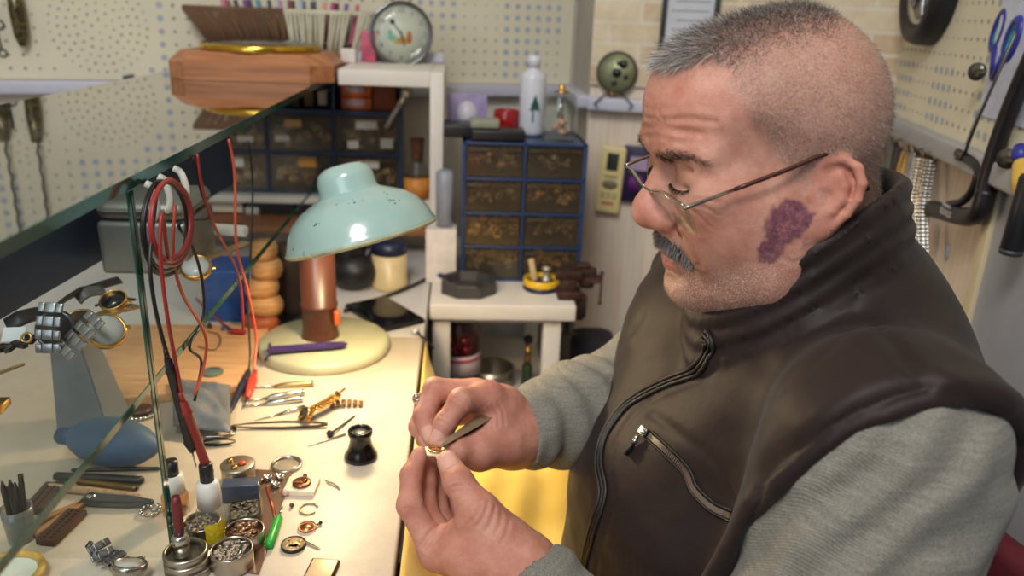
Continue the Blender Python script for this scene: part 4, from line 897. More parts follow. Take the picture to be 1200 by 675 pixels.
# gold bracelet watch folded up
def bracelet(name, label, pts, w, m_links, group=None, case=None, thick=.0028, step=.006, upv=(0, 0, 1), parent_cat='watch'):
    P2 = smoothpath(pts, 10); t = thing(name, label, parent_cat, P2[0], group=group); It = Matrix.Translation(-P2[0])
    d, acc, last = MB(), 0, P2[0]; i = 0; k = 0
    dist = [0]
    for a, c in zip(P2, P2[1:]): dist.append(dist[-1] + (c - a).length)
    n = max(2, int(dist[-1] / step)); edge = MB()
    for k in range(n):
        s_ = (k + .5) / n * dist[-1]; j = max(0, min(len(P2) - 2, next((q for q in range(len(dist) - 1) if dist[q + 1] >= s_), len(P2) - 2))); a, c = P2[j], P2[j + 1]; u = (s_ - dist[j]) / max(dist[j + 1] - dist[j], 1e-9); p = a.lerp(c, u); M, _ = lie(p, p + (c - a), upv)
        d.box((0, 0, 0), (step * .90, w * .44, thick), M, .0006)
        for s in (-1, 1): edge.box((0, s * w * .36, 0), (step * .84, w * .26, thick * .92), M, .0005)
    obj('centre_links', d, m_links, t, It); obj('side_links', edge, m_links, t, It)
    if case:
        p, r, nrm, m_c, m_d = case; Mc = Matrix.Translation(Vector(p)) @ lookrot(nrm)
        b = MB(); b.lathe([(0, -.004), (r * .9, -.004), (r, -.002), (r, .002), (r * .93, .0035), (r * .86, .0036), (r * .85, .0026), (0, .0026)], Mc, 28); cs = obj('watch_case', b, m_c, t, It)
        b = MB(); b.lathe([(0, .0027), (r * .84, .0027), (r * .84, .0030), (0, .0030)], Mc, 28); obj('dial', b, m_d, cs)
        b = MB(); b.cyl(Mc @ Vector((r, 0, 0)), Mc @ Vector((r + .003, 0, 0)), .0018, n=10); obj('crown', b, m_c, cs)
    return t
g1 = Bp(352, 487, .005); bracelet('wristwatch', 'gold bracelet wristwatch folded on the marble beside the tweezers', [g1, Bp(366, 480, .012), Bp(385, 470, .013), Bp(396, 462, .016), Bp(402, 457, .022)], .0135, gold, case=(Bp(358, 486, .008), .0095, (-.5, -.4, .5), gold, mat('dial_dark', (60, 54, 48), .3)))
bracelet('bracelet_piece', 'small brown and gold strap end beside the gold wristwatch', [Bp(386, 474, .004), Bp(406, 471, .006), Bp(426, 473, .003)], .012, mat('brown_gold', (130, 92, 60), .4, .7))
# loupe
p = Bp(423, 536); k_ = px(1, p)
lo_ = thing('loupe', 'black eye loupe standing on the marble', 'loupe', p); zt3 = float(ony(422, 503, p.y)[2]) - ZB
b = MB(); r1, r2 = 19.5 * k_, 14.2 * k_; b.lathe([(0, 0), (r1 * .97, 0), (r1, .0015), (r1 * .98, .0045), (r1 * .80, .0095), (r2 * .92, zt3 * .5), (r2 * .86, zt3 * .70), (r2 * .95, zt3 * .80), (r2, zt3 * .84), (r2, zt3 * .97), (r2 * .94, zt3), (r2 * .80, zt3), (r2 * .76, zt3 * .93), (r2 * .74, zt3 * .90), (0, zt3 * .90)], None, 40); obj('eyepiece', b, mat('loupe_black', (16, 15, 16), .18), lo_)
b = MB(); b.lathe([(0, zt3 * .96), (r2 * .4, zt3 * .95), (r2 * .74, zt3 * .92), (r2 * .74, zt3 * .905), (0, zt3 * .905)], None, 28); obj('lens', b, mat('lens_dark', (60, 62, 60), .04, transm=.4), lo_)
b = MB(); p = Bp(336, 546); r_ = px(18, p); b.lathe([(r_ * .86, .0), (r_, 0), (r_, .003), (r_ * .86, .003), (r_ * .86, 0)], None, 32); gr = solo('watch_glass', 'round watch glass with a steel rim above the brown sheet', 'glass', b, wd, M=TM(p)); b = MB(); b.lathe([(0, .0026), (r_ * .6, .0022), (r_ * .88, .0012), (r_ * .88, .0006), (r_ * .6, .0016), (0, .002)], None, 28); obj('crystal', b, mat('watch_crystal', (214, 206, 190), .05, transm=.8), gr)
# grey plastic bag
def bagf(u, v):
    q = Vector(onz(205 + 66 * u, 512 - 52 * v + 8 * u, ZB)); n = math.sin(u * 9 + v * 5) * math.sin(v * 11 + 1.3) ; e = min(u, 1 - u, v, 1 - v) * 5; return (q.x, q.y, ZB + .0135 + (.010 + .004 * n) * min(1, e) + .006 * v)
b = MB(); b.grid(bagf, 26, 26); solo('plastic_bag', 'crumpled grey plastic bag behind the black probe', 'bag', b, mat('grey_polythene', (116, 118, 124), .22, var=.15, vscale=60), solid=.001)
# brown sheet with parts
q4 = [Bp(292, 551), Bp(343, 554), Bp(304, 674), Bp(250, 668)]
b = MB(); b.prism([(q.x, q.y) for q in reversed(q4)], ZB + .0002, ZB + .0016); solo('brown_sheet', 'shiny brown sheet under the small jars on the marble', 'sheet', b, mat('brown_film', (112, 84, 66), .22, var=.15, vscale=30, coat=.5))
def Sh(x, y, dz=0): return Vector(onz(x, y, ZB + .0018 + dz))
tinm = mat('tin_steel', (176, 168, 156), .3, 1.0, var=.1)
def tin(name, label, x, y, rpx, h, fill, cat='tin', group=None, lid=None, rim=tinm, glass=False):
    p = Sh(x, y); r = px(rpx, p); t = thing(name, label, cat, p, group=group)
    b = MB(); b.lathe([(0, 0), (r * .97, 0), (r, .001), (r, h - .001), (r * .985, h), (r * .93, h), (r * .92, h - .002), (r * .92, .002), (0, .002)], None, 36); obj('wall', b, clear_glass if glass else rim, t)
    rng = random.Random(int(x * 7 + y)); b = MB(); b.lathe([(0, .002), (r * .91, .002), (r * .91, h * .72), (0, h * .78)], None, 24)
    if fill:
        m_, kind, n = fill
        for k in range(n):
            a, q = rng.uniform(0, 2 * PI), r * .80 * math.sqrt(rng.random()); M = TM((q * math.cos(a), q * math.sin(a), h * .76 + .0008), rng.uniform(0, 6), rng.uniform(-.5, .5), rng.uniform(-.5, .5)); s = r / .016
            if kind == 'gear':
                rr = rng.uniform(.0015, .0045) * s; b.lathe([(0, 0), (rr, 0), (rr, .0007), (0, .0007)], M, 14); b.torus(rr, .0004, M, 14, 5)
            elif kind == 'bead': b.ball((0, 0, 0), (.0019 * s,) * 3, M, 8)
            else: b.box((0, 0, 0), (.008 * s, .0016 * s, .0009), M)
        f = obj('watch_parts', b, m_, t); f['kind'] = 'stuff'
    if lid:
        b = MB(); b.lathe([(0, h), (r * 1.02, h), (r * 1.03, h + .001), (r * 1.03, h + .0032), (r * .9, h + .004), (0, h + .004)], None, 36); ld = obj('lid', b, lid, t)
        return t, ld, r, h + .004
    return t
brown_parts = m_mixparts('brown_gears', [(104, 74, 56), (140, 104, 80), (80, 58, 46), (168, 130, 98)], 500); grey_parts = m_mixparts('grey_gears', [(110, 104, 98), (150, 142, 132), (84, 78, 72), (176, 160, 140)], 500)
t, ld, r_, zz_ = tin('round_tin', 'round steel tin with an orange dot on its lid beside the brown sheet', 280, 561, 19, .014, None, lid=mat('lid_satin', (186, 172, 156), .35, .9))
b = MB(); b.lathe([(0, 0), (r_ * .26, .0), (r_ * .24, .002), (0, .003)], TM((r_ * .30, -.001, zz_)), 18); obj('orange_dot', b, mat('dot_orange', (206, 86, 40), .35), ld)
b = MB(); b.lathe([(0, 0), (r_ * .24, 0), (r_ * .2, .002), (0, .003)], TM((-r_ * .05, -r_ * .5, zz_)), 16); b.lathe([(0, 0), (r_ * .18, 0), (r_ * .18, .003), (0, .003)], TM((-r_ * .5, r_ * .2, zz_)), 16); obj('lid_stud', b, brass, ld)
tin('parts_jar', 'round jar filled with grey gears beside the oil bottle', 239, 632, 21, .020, (grey_parts, 'gear', 26), 'jar', 'open jars of watch parts')
tin('parts_jar', 'round jar filled with brown gears near the green screwdriver', 287, 636, 23, .014, (brown_parts, 'gear', 28), 'jar', 'open jars of watch parts')
tin('parts_jar', 'round jar full of small silver beads at the bottom edge', 273, 662, 24, .017, (grey_parts, 'bead', 70), 'jar', 'open jars of watch parts')
p = Sh(287, 606); M = TM(p, R(20)); pbx = thing('parts_box', 'square clear box with steel parts behind the brown gears jar', 'box', M=M)
b = MB(); s_ = px(34, p)
for (cx_, cy_, wx, wy) in ((0, -s_ / 2, s_, .0016), (0, s_ / 2, s_, .0016), (-s_ / 2, 0, .0016, s_), (s_ / 2, 0, .0016, s_)): b.box((cx_, cy_, .008), (wx, wy, .016))
b.box((0, 0, .0008), (s_, s_, .0016)); obj('box_wall', b, clear_glass, pbx)
b = MB(); rng = random.Random(3)
for k in range(22): b.box((rng.uniform(-.4, .4) * s_, rng.uniform(-.4, .4) * s_, .010), (.009, .0022, .0012), None) if k < 0 else b.box((0, 0, 0), (.009, .0022, .0012), TM((rng.uniform(-.36, .36) * s_, rng.uniform(-.36, .36) * s_, .0095), rng.uniform(0, 6)))
b.box((0, 0, .005), (s_ * .9, s_ * .9, .008)); o = obj('watch_parts', b, grey_parts, pbx); o['kind'] = 'stuff'
p = Sh(284, 583); b = MB(); b.box((0, 0, .009), (px(42, p), px(18, p), .018), None, .001); solo('blue_grey_box', 'flat blue grey plastic box behind the square parts box', 'box', b, mat('blue_grey_plastic', (76, 84, 104), .2, coat=.4), M=TM(p, R(6)))
for k, (x, y) in enumerate(((303, 566), (314, 562), (323, 570), (328, 561))):
    p = Sh(x, y); b = MB(); r_ = px(5.2, p); b.lathe([(0, 0), (r_, 0), (r_, .004), (r_ * .8, .005), (r_ * .78, .003), (0, .003)], None, 18); solo('jewel_cup', ['gold cup at the left of four small cups on the brown sheet', 'second of four small cups on the brown sheet', 'cup nearest the square movement among the four on the brown sheet', 'cup nearest the watch glass among the four on the brown sheet'][k], 'cup', b, brass if k == 0 else chrome, 'small cups on the brown sheet', TM(p))
tool('copper_stick', 'thin copper coloured stick on the brown sheet', 'stick', None, (313, 572), (323, 608), [('rod', mat('copper_rod', (170, 84, 62), .35, .6), [(0, .0016), (1, .0014)])])
t = tool('screwdriver', 'tiny screwdriver with a bright green handle', 'screwdriver', None, (315, 640), (331, 590), [('handle', mat('bright_green', (40, 170, 60), .35), [(0, .0032), (.05, .0042), (.66, .0042), (.75, .0022)]), ('shaft', wd, [(.75, .0010), (1, .0006)])])
p = Bp(354, 573); M = TM(p, R(-4)); mp = thing('movement_plate', 'square cream card with a bronze movement beside the brown sheet', 'watch part', M=M); s_ = px(36, p)
b = MB(); b.box((0, 0, .003), (s_, s_ * .82, .006), None, .0006); obj('card', b, mat('cream_card', (236, 224, 196), .6), mp)
b = MB(); b.lathe([(0, .006), (s_ * .30, .006), (s_ * .30, .0085), (s_ * .25, .009), (0, .0088)], None, 24); b.lathe([(0, .009), (.003, .009), (.003, .0105), (0, .0105)], TM((.003, .001, 0)), 14); b.box((-.002, -.003, .0095), (.009, .0025, .0012)); obj('movement', b, mat('bronze_movement', (142, 92, 68), .3, .9, var=.3, vscale=500), mp)
b = MB(); b.cyl((0, s_ * .30, .007), (.0, s_ * .40, .007), .0014, n=10); b.ball((0, s_ * .43, .007), .0022, n=10); obj('stem', b, dk, mp)
p = Bp(344, 640); b = MB(); r_ = px(14.5, p); b.lathe([(0, 0), (r_, 0), (r_, .003), (r_ * .92, .0034), (r_ * .9, .002), (0, .002)], None, 32); gd = solo('gear_disc', 'round gold movement with a dark rim near the bottom edge', 'watch part', b, dk, M=TM(p))
b = MB(); b.lathe([(0, .002), (r_ * .9, .002), (r_ * .9, .0026), (0, .0026)], None, 28); rng = random.Random(6)
for k in range(16): a, q = rng.uniform(0, 7), r_ * .7 * math.sqrt(rng.random()); rr = rng.uniform(.0008, .0025); b.lathe([(0, .0026), (rr, .0026), (rr, .0032), (0, .0032)], TM((q * math.cos(a), q * math.sin(a), 0)), 12)
obj('gold_plate', b, mat('pale_gold_plate', (222, 192, 140), .35, .4, var=.25, vscale=400), gd)
p = Bp(360, 619); b = MB(); r_ = px(10, p); b.torus(r_, .0007, TM((0, 0, .002)), 28, 6); b.lathe([(0, 0), (r_ * .8, 0), (r_ * .8, .002), (0, .0026)], None, 20); bw = solo('balance_wheel', 'small copper balance wheel between the gold movement and the ring', 'watch part', b, mat('copper_gear', (196, 136, 98), .35, 1.0), M=TM(p)); b = MB(); b.cyl((r_, .002, .002), (r_ + .003, .005, .002), .0009, n=8); b.ball((r_ + .0035, .0055, .0022), .0018, n=10); obj('stem', b, dk, bw)
p = Bp(362, 597); b = MB(); b.torus(px(10.5, p), .0009, TM((0, 0, .001)), 24, 6, .5, 5.6)
for k in range(6): a = .6 + k * .8; b.box((0, 0, 0), (.0016, .003, .0012), TM((px(10.5, p) * math.cos(a), px(10.5, p) * math.sin(a), .0014), a))
solo('spring_ring', 'pale broken ring with tiny teeth beside the square movement', 'watch part', b, mat('pale_ring', (206, 184, 140), .3, .8), M=TM(p))
p = Bp(342, 594); b = MB(); b.lathe([(0, 0), (.0022, 0), (.0022, .001), (.0008, .0012), (.0008, .004), (0, .004)], TM((0, 0, .0022), 0, R(80)), 12); solo('tiny_screw', 'tiny brown screw below the square movement', 'screw', b, mat('bronze_movement', (142, 92, 68)), M=TM(p))
p = Bp(335, 581); b = MB(); b.ball((0, 0, .0034), .0034, n=14); solo('pink_bead', 'tiny pale pink bead at the corner of the square movement', 'bead', b, mat('pearl_pink', (226, 186, 172), .2), M=TM(p))
for k, pts in enumerate((((381, 563), (392, 567), (399, 574), (394, 571), (383, 566)), ((358, 634), (366, 638), (375, 643), (368, 641), (359, 637)))):
    b = MB(); b.tube(smoothpath([Bp(x, y, .0008) for x, y in pts], 5), .0005, 6); solo('wire_spring', ['hair-thin bent spring right of the square movement', 'hair-thin bent spring beside the round gold movement'][k], 'spring', b, wd, 'thin springs on the marble')
p = Bp(377, 671); b = MB(); s_ = px(34, p); b.box((0, 0, .002), (s_, s_ * 1.1, .004), None, .0015); tr_ = solo('gold_tray', 'rectangular gold watch back with a dark rim at the bottom edge', 'watch part', b, mat('dark_bronze', (90, 66, 48), .3, .9), M=TM(p, R(-8)));
b = MB(); b.box((0, 0, .0042), (s_ * .86, s_ * .96, .0006), None, .0002); obj('gold_inset', b, mat('pale_gold_inset', (222, 190, 150), .4, .2), tr_)
# oil bottles
def oil(label, x, y0, y1, ycap, amber, group='oil bottles'):
    p = Sh(x, y0); t = thing('oil_bottle', label, 'bottle', p, group=group); f = lambda y: float(ony(x, y, p.y)[2]) - p.z; r = px(17, p)
    b = MB(); b.lathe([(0, 0), (r * .97, 0), (r, .002), (r, f(603)), (r * .9, f(596)), (r * .68, f(590)), (0, f(590))], None, 28); obj('glass_body', b, mat('oil_glass_' + ('amber' if amber else 'clear'), (224, 160, 90) if amber else (240, 234, 214), .06, transm=.9, var=0), t)
    b = MB(); b.grid(lambda u, v: (r * 1.02 * math.cos(-1.75 + 1.5 * u), r * 1.02 * math.sin(-1.75 + 1.5 * u), f(627) + (f(605) - f(627)) * v), 14, 2); obj('label', b, mat('yellow_label', (226, 196, 40), .5, var=.25, vscale=300), t)
    b = MB(); b.lathe([(0, f(592)), (r * .80, f(592)), (r * .74, f(566)), (r * .46, f(563)), (0, f(563))], None, 28); obj('collar', b, mat('white_cap', (226, 222, 218), .4, var=.03), t)
    b = MB(); b.lathe([(0, f(563)), (r * .46, f(563)), (r * .46, f(545)), (r * .40, f(543)), (0, f(543))], None, 24); obj('cap', b, black, t)
    return t
oil('oil bottle with a yellow label, white collar and black cap in front of the pane', 250, 633, 0, 0, False)
# second bottle, further back by the pane
p = Bp(207, 600); t = thing('oil_bottle', 'amber oil bottle with a white collar standing behind the glass edge', 'bottle', p, group='oil bottles'); r = px(15, p); f = lambda y: float(ony(207, y, p.y)[2]) - p.z
b = MB(); b.lathe([(0, 0), (r, 0), (r, f(580)), (r * .7, f(574)), (0, f(574))], None, 24); obj('glass_body', b, mat('oil_glass_amber', (224, 150, 80), .06, transm=.85, var=0), t)
b = MB(); b.lathe([(0, f(576)), (r * .85, f(576)), (r * .78, f(556)), (0, f(556))], None, 24); obj('collar', b, mat('white_cap', (226, 222, 218)), t)
b = MB(); b.lathe([(0, f(556)), (r * .5, f(556)), (r * .5, f(540)), (0, f(540))], None, 20); obj('cap', b, black, t)
# stack of silver rings with a pen standing in it
p = Bp(222, 668); r_ = px(27, p)
for k in range(3): b = MB(); h_ = .0065; b.lathe([(r_ * .80 if k == 2 else 0, 0), (r_ * (1 - .04 * k), 0), (r_ * (1 - .04 * k), h_ - .001), (r_ * (.95 - .04 * k), h_), (r_ * .78, h_), (r_ * .78 if k == 2 else 0, 0 if k == 2 else h_ - .002)], None, 36); solo('case_ring', ['lowest silver case ring under the maroon pen', 'middle silver case ring under the maroon pen', 'top silver case ring around the maroon pen'][k], 'ring', b, tinm, 'case rings in a stack', TM((p.x - .001 * k, p.y + .0005 * k, ZB + .0003 + k * (h_ + .0002))))
pp = Vector((p.x - .006, p.y + .004, ZB + .0137)); zt4 = float(ony(211, 582, pp.y)[2])
pn = thing('pin_vise', 'maroon handled pen tool standing upright in the silver rings', 'tool', pp); hpn = zt4 - pp.z
b = MB(); b.lathe([(0, 0), (.0072, 0), (.0072, .017), (.0060, .019), (.0045, .020), (0, .020)], None, 20); obj('socket', b, chrome, pn)
b = MB(); b.lathe([(0, .019), (.0036, .019), (.0042, .03), (.0042, hpn * .9), (.0034, hpn), (0, hpn)], None, 18); obj('grip', b, mat('maroon_handle', (112, 36, 44), .4), pn)
# yellow cloth from the bench edge to his lap
def clothf(u, v):
    y = .40 + .70 * v; xw = .23 - .02 * (1 - v); far = max(0, (v - .62) / .38)
    wdt = xw * (1 - .80 * far ** 1.6); x = XE + .0045 + wdt * u
    roll = math.exp(-((u * wdt - .010) / .011) ** 2) * .006 
    sag = -.072 * (1 - math.exp(-u * 5.0)) - .010 * math.sin(u * PI) + .014 * max(0, u - .6) 
    fold = .0040 * math.sin(12 * u + 6 * v + 2 * math.sin(7 * v)) * min(1, u * 4) + .0028 * math.sin(30 * u - 16 * v) * min(1, u * 3) + .006 * math.sin(v * 16 + u * 3) * far
    return (x, y, ZB - .010 + roll + sag + fold)
b = MB(); b.grid(clothf, 44, 70)
def m_cloth():
    t = NT('yellow_cloth'); n = t.noise(6, 4, .6); t.color(t.ramp(n, [(0.3, srgb(238, 198, 88)), (0.7, srgb(247, 216, 118))])); t.set(Roughness=.75); t.b.inputs['Sheen Weight'].default_value = .2
    t.bump(t.noise(700, 2, .5), .2); return t.m
solo('yellow_cloth', 'yellow cloth stretched from the bench edge to the man\'s lap', 'cloth', b, m_cloth(), solid=.0015)
# ================================================================= GLASS CASE AND WHAT HANGS ON IT
pane_glass = clearmat('pane_glass', (244, 250, 247), 1.7); inner_glass = clearmat('shelf_glass', (251, 252, 251), .28); edge_glass = mat('green_glass_edge', (22, 78, 66), .12, var=.25, vscale=30, spec=.6)
YP = float(Bp(203, 650).y); XL = -.545
dc = thing('display_case', 'glass counter case with green edges on the left of the bench', 'display case', (XG, YP, ZB))
Ic = Matrix.Translation(-dc.location)
def pane(name, c, d, edges, label=None):
    b = MB(); b.box(c, d); o = obj(name, b, pane_glass if name == 'top_glass' else inner_glass, dc, Ic, label=label); o.matrix_basis = Ic
    e = MB()
    for ec, ed in edges: e.box(ec, ed)
    obj('green_edge', e, edge_glass, o); return o
tg = .009
pane('top_glass', ((XG + XL) / 2, .95, ZG - tg / 2 + .004), (XG - XL, 1.46, tg), [((XG + .0006, .95, ZG - tg / 2 + .004), (.0012, 1.46, tg)), (((XG + XL) / 2, 1.68, ZG - tg / 2 + .004), (XG - XL, .0012, tg))])
pane('middle_shelf', ((XG - .50) / 2, .80, ZS - .003), (XG + .50, 1.10, .006), [((XG + .0006, .80, ZS - .003), (.0012, 1.10, .006))])
hp_ = ZG - tg + .0035 - ZB
pane('side_pane', ((XG - .50) / 2, YP, ZB + hp_ / 2), (XG + .50, .0095, hp_ - .001), [((XG + .0008, YP + k * .0062, ZB + hp_ / 2), (.0014, .0045, hp_ - .001)) for k in (-.5, .5)])
pa, pb_ = Sp(-40, 400), Vector((float(onz(206, 288, ZS)[0]) - .025, 1.345, ZS))
M, L = lie(pa, pb_); b = MB(); b.box((L / 2, .004, (ZG - ZS) / 2 - .003), (L, .006, ZG - ZS - .008), M); o = obj('blue_back_panel', b, mat('navy_panel', (38, 56, 82), .45, var=.2, vscale=6), dc, Ic, label='dark blue back panel')
# ---- things on the middle glass shelf
steel_l = mat('satin_steel', (152, 153, 156), .28, 1.0, var=.05)
YB_ = float(Sp(160, 322).y); xa, xb = float(ony(117, 300, YB_)[0]), float(ony(222, 300, YB_)[0]); zt = float(ony(160, 236, YB_)[2]) - ZS
mbx = thing('metal_box', 'grey metal box with a domed lid on the glass shelf behind the coiled probes', 'box', ((xa + xb) / 2, YB_ + .05, ZS))
b = MB(); b.box((0, 0, zt * .36), (xb - xa, .10, zt * .72), None, .006, 3); obj('box_body', b, mat('grey_metal', (138, 138, 134), .4, .6, var=.12, vscale=12), mbx)
b = MB(); w_ = xb - xa; b.box((0, 0, zt * .86), (w_ * 1.0, .102, zt * .26), None, .012, 3); obj('lid', b, mat('grey_metal', (138, 138, 134)), mbx)
bA = Sp(57, 420); vA = lambda *p: bA + Vector(p)
bracelet('wristwatch', 'steel bracelet standing on the glass shelf, left of the pair', [vA(0, .0, .003), vA(0, .004, .018), vA(.001, .009, .033), vA(.002, .016, .046)], .020, steel_l, 'steel watches on the glass shelf', step=.0095, thick=.003, upv=(0, -1, .3), case=(vA(-.004, .026, .016), .017, (0, -.9, .4), mat('case_dark', (90, 92, 96), .3, 1.0), mat('dial_dark', (60, 54, 48), .3)))
bA = Sp(80, 420)
bracelet('wristwatch', 'steel bracelet lying slanted on the glass shelf, right of the pair', [vA(-.006, .0, .003), vA(.003, .005, .012), vA(.012, .010, .022), vA(.022, .018, .033)], .021, steel_l, 'steel watches on the glass shelf', step=.0095, thick=.003, upv=(-.35, -1, .6), case=(Sp(124, 388, .012), .017, (.35, -.55, .7), gold, mat('dial_silver', (190, 190, 188), .2)))
bracelet('wristwatch', 'gold and steel bracelet watch with a beaded strap lying by the pane', [Sp(88, 378, .006), Sp(108, 374, .009), Sp(130, 366, .008), Sp(160, 358, .006)], .016, mat('gold_steel', (196, 176, 140), .3, 1.0, var=.2, vscale=200), step=.005, case=(Sp(92, 380, .012), .016, (-.1, -.5, .8), gold, mat('dial_dark', (60, 54, 48))))
bracelet('wristwatch', 'dark faced watch with a gold rim lying behind the steel bracelets', [Sp(118, 356, .004), Sp(134, 352, .010), Sp(152, 350, .005)], .016, mat('black_leather', (36, 30, 28), .5), step=.006, case=(Sp(133, 353, .013), .013, (0, -.5, .8), gold, mat('dial_black', (20, 20, 22), .15)))
for k, (pts, lab, cc) in enumerate((([(62, 362), (84, 346), (112, 336), (140, 328)], 'black leather watch strap lying along the blue panel', (40, 34, 32)), ([(90, 350), (100, 342), (120, 340)], 'grey leather strap end beside the black strap', (96, 94, 92)), ([(8, 382), (26, 372), (50, 366)], 'dark strap at the left end of the blue panel', (34, 30, 34)))):
    b = MB(); P2 = [Sp(x, y, .003 + .006 * (i % 2)) for i, (x, y) in enumerate(pts)]; b.tube(smoothpath(P2, 6), .0085, 8, flat=.28); 
    me_ = b; solo('watch_strap', lab, 'strap', me_, mat('strap_%s' % 'abc'[k], cc, .5, bump=.2), 'loose straps on the glass shelf')
wt = bracelet('wristwatch', 'black watch with a white paper tag at the left frame edge', [Sp(-8, 408, .006), Sp(10, 408, .010), Sp(26, 402, .012), Sp(34, 394, .008)], .016, black, step=.006, thick=.004)
p = Sp(16, 392, .016); M = TM(p, R(8), R(40)); b = MB(); b.box((0, 0, 0), (px(24, p), .014, .0006), M); tgp = obj('paper_tag', b, mat('tag_paper', (210, 214, 220), .6), wt, Matrix.Translation(-wt.location))
M2 = Matrix.Translation(-wt.location) @ M
b = MB(); b.torus(.004, .0012, TM(Sp(31, 396, .016), 0, R(60)), 14, 6); obj('brass_ring', b, brass, wt, Matrix.Translation(-wt.location))
b = MB(); pts = smoothpath([Sp(0, 437, .001), Sp(8, 434, .001), Sp(16, 431, .001), Sp(27, 427, .001)], 5)
for q in pts: b.ball(q, .0016, None, 8)
solo('chain_piece', 'short fine gold chain on the glass shelf at the left edge', 'chain', b, mat('pale_gold_chain', (176, 156, 112), .3, 1.0))
b = MB(); M, L = lie(Sp(-6, 480), Sp(6, 468)); b.box((0, 0, .003), (.018, .016, .006), M, .001); solo('gold_clasp', 'small gold clasp at the left edge of the glass shelf', 'clasp', b, gold)
gw = bracelet('wristwatch', 'gold bracelet watch on the glass shelf right of the pane, by the metal box', [Sp(212, 312, .004), Sp(228, 306, .010), Sp(246, 300, .008), Sp(270, 292, .006), Sp(290, 284, .004)], .015, mat('gold_steel', (196, 176, 140)), step=.005, case=(Sp(230, 314, .010), .017, (.1, -.5, .8), gold, mat('dial_silver', (190, 190, 188))))
b = MB(); M, L = lie(Sp(241, 268, .008), Sp(288, 271, .008)); b.cyl(M @ Vector((0, 0, 0)), M @ Vector((L, 0, 0)), .0075, n=18); pr_ = solo('paper_roll', 'white paper roll with a steel end on the glass shelf', 'roll', b, mat('roll_paper', (214, 206, 200), .6)); b = MB(); b.cyl(M @ Vector((-.004, 0, -.003)), M @ Vector((-.004, 0, .014)), .006, n=16); obj('steel_end', b, chrome, pr_)
b = MB(); p = Sp(214, 290); b.cyl((0, 0, 0), (0, 0, .060), .0032, n=14); solo('steel_rod', 'short bright steel rod standing on the glass shelf by the coiled probes', 'rod', b, chrome, M=TM(Sp(218, 318)))
# ---- under the shelf, on the bench
p = Bp(108, 508)
q0 = Vector((p.x, p.y + .012, ZB)); hst = .108; b = MB()
vs = []
for z, w_, d_, ox in ((0, .062, .05, .0), (hst, .036, .03, -.012)): vs += [(-w_ / 2 + ox, -d_ / 2, z), (w_ / 2 + ox, -d_ / 2, z), (w_ / 2 + ox, d_ / 2, z), (-w_ / 2 + ox, d_ / 2, z)]
b.add(vs, [(3, 2, 1, 0), (4, 5, 6, 7), (0, 1, 5, 4), (1, 2, 6, 5), (2, 3, 7, 6), (3, 0, 4, 7)]); bmesh.ops.bevel(b.bm, geom=b.bm.edges[:], offset=.002, segments=2, affect='EDGES')
solo('display_stand', 'tapered blue grey watch stand behind the blue rubber blower', 'stand', b, mat('stand_grey', (112, 118, 126), .5, var=.06), M=TM(q0, R(-8)))
b = MB(); A_, B_ = Bp(70, 516, .020), Bp(188, 531, .020); d_ = (B_ - A_); L = d_.length; rb_ = px(29, Bp(130, 545)); Mq = lookrot(d_)
bl = thing('rubber_blower', 'blue rubber dust blower lying on the bench under the glass shelf', 'blower', (A_.x, A_.y, ZB)); zoff = rb_ + .0005
b.lathe([(0, L * .13), (rb_ * .38, L * .13), (rb_ * .55, L * .17), (rb_ * .78, L * .27), (rb_ * .96, L * .43), (rb_, L * .55), (rb_ * .94, L * .68), (rb_ * .76, L * .82), (rb_ * .45, L * .93), (rb_ * .2, L * .985), (0, L)], TM((0, 0, zoff)) @ Mq, 36)
blm = mat('blue_rubber', (72, 100, 132), .55, var=.06, vscale=30); obj('bulb', b, blm, bl)
b = MB(); b.lathe([(0, 0), (rb_ * .30, 0), (rb_ * .36, .003), (rb_ * .36, L * .10), (rb_ * .42, L * .15), (0, L * .15)], TM((0, 0, zoff)) @ Mq, 24); obj('valve', b, mat('blue_rubber_dark', (58, 84, 114), .5), bl)
driver_ = [('steel_file', 'thin dark steel file behind the others under the shelf', (84, 551), (188, 549), dk, .0022), ('graver', 'black tapered handle lying below the blower', (64, 558), (168, 563), mat('ebony', (40, 34, 32), .4), .0048), ('brass_tube', 'dull brass tube below the black handle', (90, 564), (161, 572), mat('dull_brass', (126, 102, 62), .35, .8), .0036), ('tan_stick', 'tan wooden stick lying above the penknife', (56, 570), (163, 582), m_wood('tan_stick_wood', (140, 106, 78), (176, 142, 108), (196, 164, 130), (10, 10, 1), 20, .5), .0042)]
for nm, lab, a, c, m_, r_ in driver_:
    A_, B_ = Bp(*a, r_ + .0002), Bp(*c, r_ + .0002); b = MB(); d_ = B_ - A_
    b.tube([d_ * u for u in (0, .03, .1, .5, .92, .97, 1)], [r_ * .7, r_ * .95, r_ * .92, r_, r_ * .86, r_ * .9, r_ * .6], 14); t = solo(nm, lab, 'tool', b, m_, M=TM(A_))
    if nm == 'tan_stick': b = MB(); b.tube([d_ * .20, d_ * .235], [r_ * 1.06, r_ * 1.06], 14); obj('copper_band', b, mat('copper_gear', (206, 118, 70)), t)
    if nm == 'brass_tube': b = MB(); b.tube([d_ * .985, d_ * 1.002], [r_ * .75, r_ * .75], 12); obj('bore', b, black, t)
